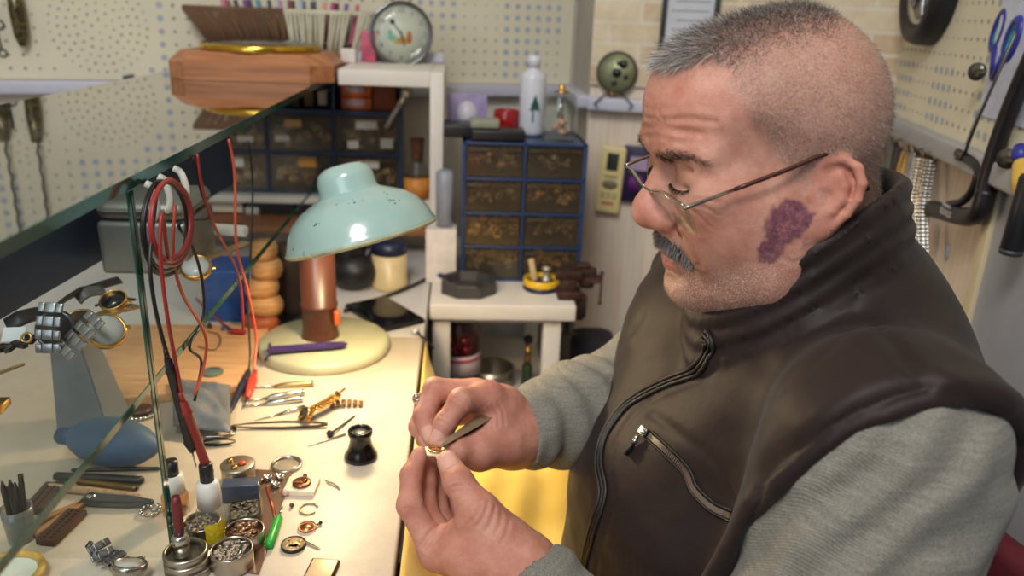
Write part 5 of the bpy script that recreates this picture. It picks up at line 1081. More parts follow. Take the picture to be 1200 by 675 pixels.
# penknife
A_, B_ = Bp(103, 590), Bp(181, 594); M, L = lie(A_, B_); kn = thing('penknife', 'grey folding knife with a key ring and two tan handles under the shelf', 'knife', A_); Ik = Matrix.Translation(-A_)
b = MB(); w_ = .0075; b.prism([(-.004, -w_ * .8), (L * .15, -w_), (L * .6, -w_ * .9), (L, -w_ * .3), (L * 1.0, w_ * .3), (L * .6, w_ * .9), (L * .15, w_), (-.004, w_ * .8)], .001, .008, M, .0015); obj('grey_scale', b, mat('knife_grey', (96, 98, 98), .3, .5), kn, Ik)
b = MB(); b.lathe([(0, .0082), (.0045, .0082), (.0042, .0098), (0, .0102)], M @ TM((.004, 0, 0)), 18); obj('rivet', b, chrome, kn, Ik)
for k, (x, y) in enumerate(((42, 613), (43, 625))):
    M2, L2 = lie(A_ + Vector((0, 0, .003)), Bp(x, y, .003)); b = MB(); b.box((L2 / 2, 0, 0), (L2, .0065, .005), M2, .0012); b.ball(M2 @ Vector((L2, 0, 0)), .0036, n=10); obj('tan_handle', b, mat('tan_handle', (164, 122, 84), .45), kn, Ik)
b = MB(); cR = Bp(176, 598, .003)
for k in range(12): b.ball(cR + Vector((.0085 * math.cos(k * PI / 6), .0085 * math.sin(k * PI / 6), .0)), .0019, None, 8)
b.torus(.0046, .0011, TM(Bp(182, 594, .004)), 18, 6); obj('bead_ring', b, chrome, kn, Ik)
# two brown gauge combs
for k, (a, c, lab) in enumerate((((92, 604), (54, 641), 'brown slotted bar with rows of holes, in front of the penknife'), ((66, 572), (38, 604), 'second brown slotted bar, behind the cup of bits'))):
    A_, B_ = Bp(*a), Bp(*c); M, L = lie(A_, B_); w_ = .018; gb = thing('gauge_bar', lab, 'gauge', A_, group='slotted gauge bars'); Ig = Matrix.Translation(-A_)
    b = MB(); b.box((L / 2, 0, .0045), (L, w_, .006), M, .0005); b.box((L / 2, 0, .0012), (L * .96, w_ * .7, .0022), M); obj('bar', b, mat('gauge_brown', (84, 58, 48), .5, .3, var=.1), gb, Ig)
    b = MB()
    for i in range(10):
        for s in (-1, 1): b.lathe([(0, 0), (.0013, 0), (.0013, .0003), (0, .0003)], M @ TM((L * (.08 + .092 * i), s * .0032, .0075)), 8)
    obj('hole_rows', b, mat('hole_dark', (26, 20, 18), .8), gb, Ig)
# cup of bits
p = Bp(26, 632); cup = thing('plastic_cup', 'small clear cup of upright punches at the left edge', 'cup', p); r_ = px(17, p); zc = float(ony(24, 594, p.y)[2]) - ZB
b = MB(); b.lathe([(0, 0), (r_ * .82, 0), (r_, zc), (r_ * .95, zc), (r_ * .78, .002), (0, .002)], None, 24); obj('cup_wall', b, mat('milky_plastic', (190, 196, 200), .2, transm=.75, var=0), cup)
rng = random.Random(4)
for k, (x, y) in enumerate(((2, 564), (11, 562), (17, 565), (24, 556), (8, 570))):
    tp = Vector(ony(x, y, p.y + .002 * k)); bt_ = Vector((p.x - r_ * .4 + r_ * .25 * k, p.y + .004 * math.sin(k * 2), ZB + .003)); b = MB(); d_ = tp - bt_; b.tube([Vector(), d_ * .85, d_ * .9, d_], [.0026, .0026, .0022, .0006 if k != 3 else .0024], 10)
    solo('punch', ['leftmost dark punch leaning in the clear cup', 'second pointed punch in the clear cup', 'middle pointed punch in the clear cup', 'tall blunt punch at the right of the clear cup', 'short punch at the front of the clear cup'][k], 'punch', b, mat('punch_steel', (64, 54, 50), .4, .8), 'punches in the cup', TM(bt_))
# folded steel bracelet in front
bracelet('wristwatch', 'steel bracelet watch lying folded on the marble at the bottom left', [Bp(104, 648, .010), Bp(114, 638, .016), Bp(122, 652, .008), Bp(134, 654, .010), Bp(146, 664, .006), Bp(166, 660, .010)], .019, mat('folded_steel', (150, 150, 156), .25, 1.0, var=.08), step=.0075, thick=.0035, case=(Bp(152, 664, .014), .014, (.1, .3, .9), mat('case_steel', (170, 164, 156), .25, 1.0), mat('dial_silver', (190, 190, 188))))  # links of plain bluish grey steel
# stained white dish
p = Bp(8, 683); r_ = px(40, p); dsh = thing('white_dish', 'white dish with a yellow brown stained rim at the bottom left corner', 'dish', p)
b = MB(); b.lathe([(0, 0), (r_ * .8, 0), (r_ * .97, .006), (r_, .010), (r_ * .95, .010), (r_ * .86, .0065), (0, .004)], None, 40); obj('dish_body', b, mat('dish_white', (210, 214, 200), .25, var=.08, vscale=40), dsh)
b = MB(); b.torus(r_ * .94, .0034, TM((0, 0, .0085)), 40, 8); obj('stained_rim', b, mat('stain_yellow', (178, 146, 78), .5, var=.5, vscale=60), dsh)
# pendant with beads
p = Bp(165, 486); b = MB(); b.ball((0, 0, .006), (.015, .013, .006), None, 18); pd = solo('bead_pendant', 'dark brown oval pendant ringed with silver beads behind the pane', 'pendant', b, mat('pendant_brown', (66, 38, 32), .35), M=TM(p, R(20)))
b = MB()
for k in range(24): a = 2 * PI * k / 24; b.ball((.0185 * math.cos(a), .0165 * math.sin(a), .003), .0025, None, 8)
obj('bead_chain', b, chrome, pd)
b = MB(); q = [Bp(138, 470, .003), Bp(145, 462, .003), Bp(156, 462, .003), Bp(160, 468, .003)]
for w in smoothpath(q, 5): b.ball(w, .0023, None, 8)
solo('bead_strand', 'loose strand of silver beads behind the brown pendant', 'beads', b, chrome)
# ---- hooks and meter leads hanging from the top glass
zh = ZG - tg + .004
hooks = []
for k, (x, Y, dx) in enumerate(((160, .640, -.004), (172, .668, .0), (190, .705, .004))):
    P0 = Vector((XG - .004, Y, zh - .0045)); b = MB(); E = Vector((XG + .003 + dx * .3, Y - .002, zh - .013))
    b.tube(smoothpath([P0, P0 + Vector((.005, 0, -.003)), E, E + Vector((.002, -.001, -.010)), E + Vector((.000, -.002, -.018)), E + Vector((-.003, -.003, -.019))], 5), .0030, 10)
    solo('white_hook', ['white plastic hook nearest the pane under the top glass', 'middle white hook of three under the top glass', 'curved white hook holding the coiled leads'][k], 'hook', b, mat('hook_white', (222, 220, 214), .4), 'hooks under the top glass')
redw, blackw, orw = mat('red_cable', (150, 44, 42), .4), mat('black_cable', (26, 24, 26), .4), mat('orange_red_cable', (204, 86, 62), .4)
def lead(name, label, pts, X, m_, r=.0023, group=None):
    P2 = [Vector(onx(x, y, X + (dx or 0))) for x, y, dx in pts]; b = MB(); b.tube(smoothpath(P2, 7), r, 8); return solo(name, label, 'cable', b, m_, group)
def coil(label, cx_, cy, rx, ry, n, m_, dx, r, tail, ph=0):
    pts = [];
    for i in range(int(n * 14)): a = ph + 2 * PI * i / 14; k = 1 - .10 * math.sin(i * .42 + ph) - .07 * (i // 14); pts.append((cx_ + rx * k * math.sin(a), cy - ry * k * math.cos(a), dx + .0025 * math.sin(i * .45) + .0014 * (i // 14)))
    return lead('meter_lead', label, pts + tail, XG, m_, r)
coil('black meter lead coiled on the hook and running down to the black probe', 196, 268, 27, 56, 2.0, blackw, .010, .0016, [(176, 300, .016), (180, 350, .018), (190, 395, .020), (197, 418, .021)])
coil('red meter lead coiled on the hook and running down to the red probe', 203, 262, 25, 50, 2.6, redw, .018, .0015, [(190, 250, .026), (188, 300, .026), (196, 370, .026), (207, 430, .026), (214, 468, .026)], ph=.3)
lead('meter_lead', 'red lead hanging from the glass edge to the tan board, left of the orange one', [(231, 180, .004), (236, 215, .006), (250, 262, .006), (276, 312, .006), (283, 345, .004), (285, 386, .002)], XG, redw, .0015)
lead('meter_lead', 'orange red lead hanging from the glass edge to the red clip', [(268, 163, .004), (275, 205, .006), (277, 285, .006), (290, 340, .006), (300, 395, .008), (297, 436, .012)], XG, orw, .0016)
lead('meter_lead', 'thin black lead hanging straight down behind the orange one', [(291, 165, -.002), (296, 215, -.002), (294, 290, -.002), (291, 360, -.002), (293, 420, .004), (288, 446, .008)], XG, blackw, .0012)
lead('meter_lead', 'black lead falling from the hook and curling under the coil to the board', [(226, 184, .002), (236, 225, .004), (246, 255, .004), (210, 262, .006), (226, 290, .008), (237, 330, .008), (238, 372, .006), (222, 406, .004), (236, 424, .004), (228, 470, .002)], XG, blackw, .0014)
lead('meter_lead', 'orange red lead running from the coil down to the grey plastic bag', [(205, 240, .012), (203, 300, .012), (214, 345, .012), (234, 378, .010), (242, 402, .010), (238, 432, .008), (228, 462, .006)], XG, orw, .0015)
b = MB(); b.tube(smoothpath([Wb(230, 350, .003), Wb(250, 370, .003), Wb(268, 384, .003), Wb(276, 388, .003)], 6), .002, 8); solo('meter_lead', 'short red wire lying across the tan board', 'cable', b, redw)
b = MB(); M, L = lie(Wb(270, 388, .004), Wb(288, 389, .004)); b.box((L / 2, 0, 0), (L, .008, .006), M, .002); solo('wire_connector', 'red wire connector on the far edge of the tan board', 'connector', b, redw)
# probes
def probe(label, a, c, X0, X1, m_, group):
    A_, B_ = Vector(onx(*a, X0)), Vector(onx(*c, X1)); t = thing('test_probe', label, 'probe', A_, group=group); d_ = B_ - A_; L = d_.length
    b = MB(); b.tube([d_ * u for u in (0, .02, .10, .12, .14, .72, .75, .80, .84)], [.0018, .0030, .0036, .0046, .0038, .0041, .0050, .0034, .0022], 14); obj('handle', b, m_, t)
    b = MB(); b.tube([d_ * .82, d_ * .97, d_], [.0009, .0008, .0003], 8); obj('needle', b, chrome, t)
    b = MB(); b.tube([d_ * -.06, d_ * .01], [.0018, .0024], 10); obj('strain_relief', b, m_, t)
probe('black test probe hanging in front of the pane', (196, 418), (230, 548), XG + .021, XG + .022, blackw, 'test probes')
probe('red test probe hanging with its point by the oil bottle', (214, 468), (253, 578), XG + .026, XG + .030, redw, 'test probes')
A_, B_ = Bp(297, 442, .006), Bp(290, 466, .006); b = MB(); d_ = B_ - A_; b.tube([d_ * u for u in (-.35, 0, .15, .6, 1)], [.0025, .0042, .0060, .0052, .0036], 12); ag = solo('alligator_clip', 'red rubber alligator clip lying beside the silver screwdrivers', 'clip', b, mat('clip_red', (206, 66, 52), .4), M=TM(A_)); b = MB(); b.tube([d_ * .95, d_ * 1.35], [.0030, .0014], 8, flat=.5); obj('steel_jaw', b, wd, ag)
A_, B_ = Bp(291, 436, .009), Bp(266, 489, .006); b = MB(); d_ = B_ - A_; b.tube([d_ * u for u in (-.05, 0, .3, .32, .36, .8, 1)], [.0022, .0036, .0048, .0056, .0046, .0036, .0012], 12); solo('test_probe', 'dark blue probe pen lying across the board edge', 'probe', b, mat('navy_probe', (36, 40, 62), .4), M=TM(A_))
# a hanging tumbler seen in the corner between shelf and hooks
# ================================================================= ON THE CORNER AND RIGHT WALLS
nR = MR.to_3x3() @ Vector((0, 1, 0)); nC = MC.to_3x3() @ Vector((0, 1, 0))
def rw(x, y, off=.0): return Vector(onplane(x, y, MR.translation - nR * off, nR))
def cw_(x, y, off=.0): return Vector(onplane(x, y, MC.translation - nC * off, nC))
def wallframe(M, p):        # X along the wall, Y into the wall, Z up, at p
    F = M.to_3x3().to_4x4(); F.translation = p; return F
# desk-clock movement standing on the corner ledge
p = cw_(723, 86, .012); p = cw_(723, 110, .010); zc = ZL + .021; c = cw_(723, 85, .018); r_ = px(24, c)
cm = thing('clock_movement', 'round greenish clock plate with bent feet on the corner ledge', 'clock', (c.x, c.y, zc)); F = MC.to_3x3().to_4x4(); Fc = Matrix.Translation((0, 0, c.z - zc)) @ F @ Matrix.Rotation(R(90), 4, 'X')
b = MB(); b.lathe([(0, -.006), (r_, -.006), (r_, .003), (r_ * .93, .004), (r_ * .92, .001), (0, .001)], Fc, 36); obj('plate_rim', b, mat('dark_bronze_rim', (74, 66, 52), .4, .7), cm)
b = MB(); b.lathe([(0, .001), (r_ * .92, .001), (r_ * .92, .0018), (0, .0018)], Fc, 30); obj('green_plate', b, mat('patina_plate', (156, 162, 128), .4, .4, var=.3, vscale=40), cm)
b = MB()
for (u, v, rr) in ((.0, .0, .22), (.30, .42, .2), (-.1, -.50, .14), (.45, -.2, .12), (.05, .45, .1)): b.lathe([(0, .0018), (rr * r_, .0018), (rr * r_, .005), (0, .006)], Fc @ TM((u * r_, v * r_, 0)), 16)
obj('gear', b, mat('dark_steel', (70, 68, 66)), cm)
b = MB()
for s in (-1, 1): b.tube([F @ Vector((s * r_ * .2, -.008, c.z - zc - r_ * .9)), F @ Vector((s * r_ * .55, -.018, -.004)), F @ Vector((s * r_ * .95, -.022, -.020)), F @ Vector((s * r_ * .75, -.022, -.026))], .0016, 8)
obj('bent_foot', b, mat('dark_steel', (70, 68, 66)), cm); b = MB(); b.lathe([(0, 0), (.006, 0), (.006, .010), (0, .011)], Fc @ TM((-r_ * .2, -r_ * 1.02, -.004)), 14); obj('brass_pillar', b, mat('brass', (190, 150, 80)), cm)
# framed paper
a, d = cw_(771, -30, .014), cw_(771, 95, .014); a1 = cw_(845, -30, .014); fr = thing('framed_paper', 'framed printed paper with a black frame on the bricks behind the man\'s head', 'picture', d)
u0, z0 = (MC.inverted() @ d).x, d.z; u1, z1 = (MC.inverted() @ a1).x, a.z + .05
b = MB(); b.box(((u0 + u1) / 2, -.016, (z0 + z1) / 2), (u1 - u0, .006, z1 - z0), MC); I_ = Matrix.Translation(-d); obj('backing', b, mat('frame_paper', (196, 200, 208), .4, var=.04), fr, I_)
b = MB(); 
for (cu, cz_, wu_, wz) in ((u0, (z0 + z1) / 2, .010, z1 - z0 + .01), (u1, (z0 + z1) / 2, .010, z1 - z0 + .01), ((u0 + u1) / 2, z0, u1 - u0, .010), ((u0 + u1) / 2, z1, u1 - u0, .010)): b.box((cu, -.019, cz_), (wu_, .014, wz), MC, .001)
obj('frame', b, mat('frame_black', (24, 24, 26), .4), fr, I_)
b = MB()
for k in range(9): b.box(((u0 + u1) / 2 + .004 * (k % 2), -.0195, z0 + .03 + .017 * k), ((u1 - u0) * (.72 - .06 * (k % 3)), .0008, .0022), MC)
obj('printed_lines', b, mat('print_grey', (140, 146, 160), .6), fr, I_)
# remote control and purple phone
pt, pb2 = cw_(716, 171, .010), cw_(711, 248, .010); d_ = pt - pb2; L = d_.length; w_ = px(29, pt); Fm = Matrix.Translation(pb2) @ MC.to_3x3().to_4x4() @ Matrix.Rotation(R(3), 4, 'Y')
rm = thing('remote_control', 'cream remote control hung on the white boards below the clock plate', 'remote control', M=Fm)
b = MB(); b.box((0, -.004, L / 2), (w_, .018, L), None, .005, 3); obj('shell', b, mat('cream_plastic', (222, 206, 150), .4, var=.03), rm)
b = MB(); b.box((0, -.0135, L * .78), (w_ * .46, .001, L * .26), None, .0004); obj('display', b, mat('lcd_dark', (52, 56, 50), .2), rm)
b = MB(); b.lathe([(0, 0), (w_ * .33, 0), (w_ * .30, .0018), (0, .0018)], TM((0, -.0125, L * .44), 0, R(90)) @ Matrix.Diagonal((1, .62, 1, 1)), 24); b.lathe([(w_ * .16, .0018), (w_ * .20, .0018), (w_ * .20, .0022), (w_ * .16, .0022)], TM((0, -.0125, L * .44), 0, R(90)) @ Matrix.Diagonal((1, .6, 1, 1)), 20); obj('oval_pad', b, mat('remote_grey', (128, 120, 88), .5), rm)
for k in range(6): b = MB(); b.box(((k % 3 - 1) * w_ * .24, -.0135, L * (.30 - .05 * (k // 3))), (w_ * .16, .0014, L * .026), None, .0004); obj('button', b, mat('remote_button', (160, 150, 112), .5), rm)
b = MB(); b.box((0, -.0133, L * .155), (w_ * .5, .001, L * .035)); obj('red_strip', b, mat('remote_red', (196, 84, 60), .5), rm)
b = MB(); b.box((0, -.0133, L * .56), (w_ * .55, .001, L * .025)); obj('dark_strip', b, mat('remote_grey', (128, 120, 88)), rm)
pt, pb2 = cw_(748, 171, .008), cw_(744, 236, .008); L = (pt - pb2).length; w_ = px(34, pt)
pp_ = thing('dark_leaflet', 'dark purple printed box hanging beside the remote control, behind the spectacles', 'box', M=Matrix.Translation(pb2) @ MC.to_3x3().to_4x4()); b = MB(); b.box((0, -.002, L / 2), (w_, .014, L), None, .002); obj('box_body', b, mat('dark_purple', (46, 34, 66), .3, var=.3, vscale=60), pp_)
b = MB(); b.box((.002, -.0095, L * .70), (w_ * .6, .001, L * .24)); obj('pale_print', b, mat('pale_violet', (170, 150, 180), .5), pp_)
b = MB(); b.lathe([(0, 0), (w_ * .28, 0), (w_ * .28, .001), (0, .001)], TM((0, -.009, L * .35), 0, R(90)), 18); obj('violet_print', b, mat('violet_print', (120, 50, 140), .4), pp_)
# big round black clock at the top right
c = rw(1090, -22, .03); r_ = px(72, c); F = wallframe(MR, c) @ Matrix.Rotation(R(90), 4, 'X')
wc = thing('wall_clock', 'round black wall clock with a chrome centre at the top right', 'clock', c); I_ = Matrix.Translation(-c)
b = MB(); b.lathe([(0, -.028), (r_ * .96, -.028), (r_, -.020), (r_ * 1.0, .004), (r_ * .95, .016), (r_ * .84, .020), (r_ * .74, .014), (r_ * .70, .004), (0, .004)], F, 56); obj('black_rim', b, mat('rubber_black', (26, 26, 30), .5), wc, I_)
b = MB(); b.lathe([(r_ * .70, .004), (r_ * .66, .012), (r_ * .60, .008), (r_ * .58, .006), (r_ * .58, .004)], F, 48); obj('chrome_ring', b, chrome, wc, I_)
b = MB(); b.lathe([(0, .0045), (r_ * .60, .0045), (r_ * .60, .0055), (0, .0055)], F, 40)
for k in range(5): b.box((0, 0, 0), (r_ * .58, .012, .006), F @ Matrix.Rotation(2 * PI * k / 5, 4, 'Z') @ TM((r_ * .29, 0, .008)), .002)
b.lathe([(0, .006), (r_ * .16, .006), (r_ * .14, .014), (0, .016)], F, 24); obj('silver_face', b, mat('silver_face', (150, 152, 156), .25, .9, var=.2, vscale=30), wc, I_)
# scissors
pv = rw(1165, 92, .012); p0 = rw(1128, 182, .012); e1, e2 = rw(1171, 36, .012), rw(1190, 46, .012); scs = thing('scissors', 'scissors with blue and teal handles hanging on the right pegboard', 'scissors', pv); I_ = Matrix.Translation(-pv)
blade = mat('blade_steel', (150, 150, 150), .25, 1.0)
for k, s in enumerate((-1, 1)):
    ax = (p0 - pv); sd = ax.cross(nR).normalized(); b = MB(); vs = [pv + sd * (.006 * s) , pv - sd * (.002 * s), p0 - sd * .0004 * s, p0 + sd * (.0006 * s)]; o_ = nR * (.0012 * s)
    b.add([v + o_ - nR * .001 for v in vs] + [v + o_ + nR * .001 for v in vs], [(0, 1, 2, 3), (7, 6, 5, 4), (0, 4, 5, 1), (1, 5, 6, 2), (2, 6, 7, 3), (3, 7, 4, 0)]); bmesh.ops.recalc_face_normals(b.bm, faces=b.bm.faces[:]); obj('blade', b, blade, scs, I_)
    e = (e1, e2)[k]; F = wallframe(MR, e - nR * .002 * s) @ Matrix.Rotation(R(90), 4, 'X') @ Matrix.Rotation(R(-20), 4, 'Z') @ Matrix.Diagonal((.85, 1.5, 1, 1)); lr = px(15, e)
    pts = [F @ Vector((lr * math.cos(a * PI / 12), lr * math.sin(a * PI / 12), 0)) for a in range(24)]; b = MB(); b.tube(pts, .0062, 10, closed=True); b.tube([e + (pv - e) * .35, pv], [.0075, .0060], 10); h_ = obj('handle', b, mat('blue_handle', (44, 48, 140), .4), scs, I_)
    b = MB(); b.tube([F @ Vector((lr * .72 * math.cos(a * PI / 12), lr * .72 * math.sin(a * PI / 12), 0)) for a in range(24)], .0036, 8, closed=True); obj('teal_lining', b, mat('teal_lining', (36, 140, 140), .45), h_)
b = MB(); b.lathe([(0, -.003), (.004, -.003), (.004, .004), (0, .005)], wallframe(MR, pv) @ Matrix.Rotation(R(90), 4, 'X'), 14); obj('pivot', b, chrome, scs, I_)
# paper on the pegboard behind the saw
q = [rw(1162, 128, .016), rw(1162, 20, .016)]; u0 = (MR.inverted() @ rw(1160, 135, .0)).x; z0 = rw(1160, 135).z
b = MB(); b.box((u0 + .09, -.0135, z0 + .11), (.18, .002, .22), MR); solo('paper_sheet', 'bluish white paper pinned on the right pegboard behind the saw', 'paper', b, mat('bluish_paper', (196, 202, 222), .6))
# hacksaw
sw = thing('hacksaw', 'black hacksaw hanging upside down on the right wall', 'saw', rw(1150, 230, .03)); I_ = Matrix.Translation(-sw.location); blk = mat('saw_black', (24, 22, 26), .42)
off = .030
def RW(x, y, o=off): return rw(x, y, o)
b = MB(); fr_ = [RW(1222, 40), RW(1192, 108), RW(1172, 160), RW(1158, 205), RW(1150, 240)]; b.tube(smoothpath(fr_, 6), [.0105] * 25, 12); obj('frame_bar', b, blk, sw, I_)
b = MB(); gr = [RW(1091, 244), RW(1106, 248), RW(1132, 254), RW(1148, 248), RW(1156, 222)]; b.tube(smoothpath(gr, 6), [.0105, .0125] + [.0125] * 12 + [.0125] * 11, 14); hd_ = obj('grip', b, blk, sw, I_)
b = MB(); gr = [RW(1150, 212), RW(1147, 196), RW(1138, 188), RW(1124, 180)]; b.tube(smoothpath(gr, 6), .0075, 12); b.tube(smoothpath([RW(1146, 205), RW(1140, 222), RW(1128, 236), RW(1112, 240)], 6), .0055, 10); obj('finger_guard', b, blk, sw, I_)
b = MB(); b.tube([RW(1128, 186, .036), RW(1146, 140, .036), RW(1190, 40, .036)], .0022, 6); b.box((0, 0, 0), (.010, .010, .010), Matrix.Translation(RW(1126, 184, .036)), .001); obj('saw_blade', b, mat('blade_grey', (104, 102, 100), .4, .9), sw, I_)
for k, (x, y) in enumerate(((1145, 84), (1180, 186))):
    q = RW(x, y, .034); F = wallframe(MR, q) @ Matrix.Rotation(R(90), 4, 'X'); b = MB(); b.lathe([(0, -.003), (.0115, -.003), (.012, .0), (.0115, .003), (0, .003)], F @ TM((0, 0, 0), 0, 0, R(35)) , 20); b.cyl(F @ Vector((0, 0, 0)), F @ Vector((.022, .002, 0)), .0036, n=12); obj('wing_nut', b, mat('nut_grey', (110, 108, 100), .35, .9), sw, I_)
pl = RW(1110, 247, off + .0128); Ft = wallframe(MR, pl) @ Matrix.Rotation(R(90), 4, 'X') @ Matrix.Rotation(R(2), 4, 'Z')
tb = text_mb('STAYER', .0125, Ft @ TM((-.006, -.003, 0), PI), .0002); obj('grip_lettering', tb, mat('letter_grey', (190, 186, 184), .5), hd_)
tb = text_mb('STANDARD', .0060, Ft @ TM((-.006, .0065, 0), PI), .0002); obj('grip_lettering', tb, mat('letter_grey', (190, 186, 184)), hd_)
# screwdriver with yellow and blue handle, black handled tool, at the right edge
a, c = rw(1196, 178, .03), rw(1203, 240, .03); ys = thing('hanging_screwdriver', 'yellow and blue handled screwdriver hanging at the right frame edge', 'screwdriver', a); d_ = c - a
b = MB(); b.tube([d_ * u for u in (.15, .25, .5, .95, 1.05)], [.007, .010, .0125, .0115, .006], 16); obj('yellow_handle', b, mat('yellow_handle', (206, 170, 70), .35), ys)
b = MB(); b.tube([d_ * u for u in (-.12, .0, .18)], [.006, .010, .009], 16); obj('blue_ferrule', b, mat('blue_handle', (44, 48, 140)), ys)
a, c = rw(1209, 205, .034), rw(1184, 298, .034); d_ = c - a; b = MB(); b.tube([d_ * u for u in (0, .05, .5, .93, 1)], [.010, .0115, .012, .0125, .011], 18); bt_ = solo('rasp', 'black cylindrical tool handle hanging at the right frame edge', 'tool', b, mat('handle_black', (24, 24, 30), .45), M=TM(a)); b = MB(); b.tube([d_ * .93, d_ * .995], [.0130, .0120], 18); obj('end_cap', b, mat('handle_grey', (70, 66, 66), .5), bt_)
# metal bracelets hanging from the rail
rng = random.Random(12)
tones = [((196, 170, 120), 'gold'), ((128, 126, 124), 'steel'), ((90, 84, 82), 'dark'), ((200, 160, 100), 'gold'), ((136, 134, 132), 'steel'), ((150, 140, 124), 'dull'), ((196, 158, 96), 'gold'), ((118, 116, 112), 'steel')]
lay = [(1038, 166, 1034, 250, 'gold bracelet hanging nearest the man\'s neck'), (1046, 166, 1042, 262, 'steel bracelet hanging second from the man\'s neck'), (1053, 172, 1048, 258, 'dark bracelet hanging third from the man\'s neck'), (1066, 178, 1058, 236, 'wide gold linked bracelet in the middle of the hanging row'), (1073, 178, 1064, 262, 'steel bracelet just right of the wide gold one'), (1078, 184, 1068, 290, 'dull narrow bracelet hanging behind the lowest ones'), (1085, 182, 1074, 300, 'gold bracelet hanging near the end of the row'), (1092, 186, 1082, 306, 'steel bracelet hanging last in the row, toward the saw')]
for k, (x0, y0, x1, y1, lab) in enumerate(lay):
    o_ = .020 + .007 * (k % 3); a, c = rw(x0, y0, o_), rw(x1, y1, o_ + .012); mid = a.lerp(c, .5) - nR * .006
    m_ = mat('bracelet_%s_%d' % (tones[k][1], k), tones[k][0], .25, 1.0, var=.15, vscale=150)
    t = bracelet('metal_bracelet', lab, [a, mid, c], .016 + .007 * (k == 3), m_, 'bracelets on the rail', step=.0062, thick=.003, upv=tuple(Vector(CAMP) - a), parent_cat='bracelet')
    b = MB(); b.tube(smoothpath([a + nR * (o_ - .002) + Vector((0, 0, .012)), a + Vector((0, 0, .012)) - nR * .003, a], 5), .0015, 6); obj('wire_hook', b, mat('dark_steel', (70, 68, 66)), t, Matrix.Translation(-t.location))
q = rw(1110, 295, .001); b = MB(); b.lathe([(0, 0), (.010, 0), (.010, .0008), (0, .0008)], wallframe(MR, q) @ Matrix.Rotation(R(90), 4, 'X') @ Matrix.Diagonal((.8, 1.25, 1, 1)), 24); solo('oval_sticker', 'small pale oval sticker on the white boards below the saw', 'sticker', b, mat('sticker_pale', (206, 212, 232), .3))
# ================================================================= PERSON: frames
HEAD_O = dep(901, 211, 0.657)                     # middle between the ears
def frame(yaw, pitch, roll=0.0):
    f = A3(math.cos(yaw) * math.cos(pitch), math.sin(yaw) * math.cos(pitch), -math.sin(pitch))
    l = np.cross(A3(0, 0, 1), f); l /= np.linalg.norm(l); u = np.cross(f, l)
    l, u = l * math.cos(roll) + u * math.sin(roll), u * math.cos(roll) - l * math.sin(roll)
    return np.stack([f, l, u])                    # rows: forward, left, up
HB = frame(R(185.3), R(11.8), R(-1))
def to_head(P): return (P - HEAD_O) @ HB.T
def from_head(p): return HEAD_O + np.asarray(p, float) @ HB

def sd_ear(Q):
    # ear frame: e0 towards the face, e1 outwards, e2 up (leaning back)
    o = A3(-0.0085, 0.0735, 0.0025); a = R(22); b = R(24)
    e2 = A3(-math.sin(a), 0.03, math.cos(a)); e0 = A3(math.cos(a) * math.cos(b), -math.sin(b), math.sin(a)); e2 /= np.linalg.norm(e2)
    e0 -= e2 * (e0 @ e2); e0 /= np.linalg.norm(e0); e1 = np.cross(e2, e0)
    E = (Q - o) @ np.stack([e0, e1, e2]).T / A3(1.10, 0.95, 0.93)
    bowl = s_ell(E, (-0.003, 0.001, 0.000), (0.0175, 0.0055, 0.0285))
    bowl = smin(bowl, s_ell(E, (0.000, -0.004, 0.0), (0.014, 0.010, 0.022)), 0.006)
    helix = s_chain(E, [(0.006, 0.003, 0.004), (0.0125, 0.003, 0.016), (0.009, 0.004, 0.027), (-0.002, 0.005, 0.0325), (-0.0125, 0.006, 0.029), (-0.0185, 0.007, 0.018), (-0.0195, 0.007, 0.005), (-0.0165, 0.006, -0.009), (-0.011, 0.004, -0.021)],
                    [.0022, .0030, .0034, .0036, .0036, .0035, .0033, .0030, .0032], 0.002)
    anti = s_chain(E, [(0.001, 0.005, -0.016), (-0.007, 0.0055, -0.009), (-0.0105, 0.006, 0.002), (-0.009, 0.0055, 0.012), (-0.004, 0.005, 0.020)], [.003, .0034, .0036, .0034, .003], 0.002)
    lobe = s_ell(E, (-0.002, 0.003, -0.0255), (0.0095, 0.0050, 0.0095))
    trag = s_ell(E, (0.0105, 0.0045, -0.004), (0.0042, 0.0038, 0.0062))
    d = smax(bowl, -s_ell(E, (0.003, 0.0078, -0.004), (0.0085, 0.0100, 0.0118)), 0.002)
    d = smax(d, -s_chain(E, [(0.004, 0.0075, 0.020), (-0.008, 0.0085, 0.024), (-0.0150, 0.0085, 0.014), (-0.0155, 0.008, 0.0)], [.0036, .0044, .0042, .0034]), 0.0015)
    d = smin(d, helix, 0.0015); d = smin(d, anti, 0.0022); d = smin(d, lobe, 0.005); d = smin(d, trag, 0.003)
    return d
def head_warp(Q):
    """this man's proportions: short back of the head, compact face"""
    W = Q.copy(); x = Q[:, 0] + 0.007; z = Q[:, 2] - 0.009
    W[:, 0] = np.where(x > 0, x / 1.03, x / 0.745)
    z = z - 0.04; W[:, 2] = 0.04 + z / 0.935
    return W
def unwarp(q):
    x, y, z = q
    return A3((x * (1.03 if x > 0 else 0.745)) - 0.007, y, 0.04 + (z - 0.04) * 0.935 + 0.009)
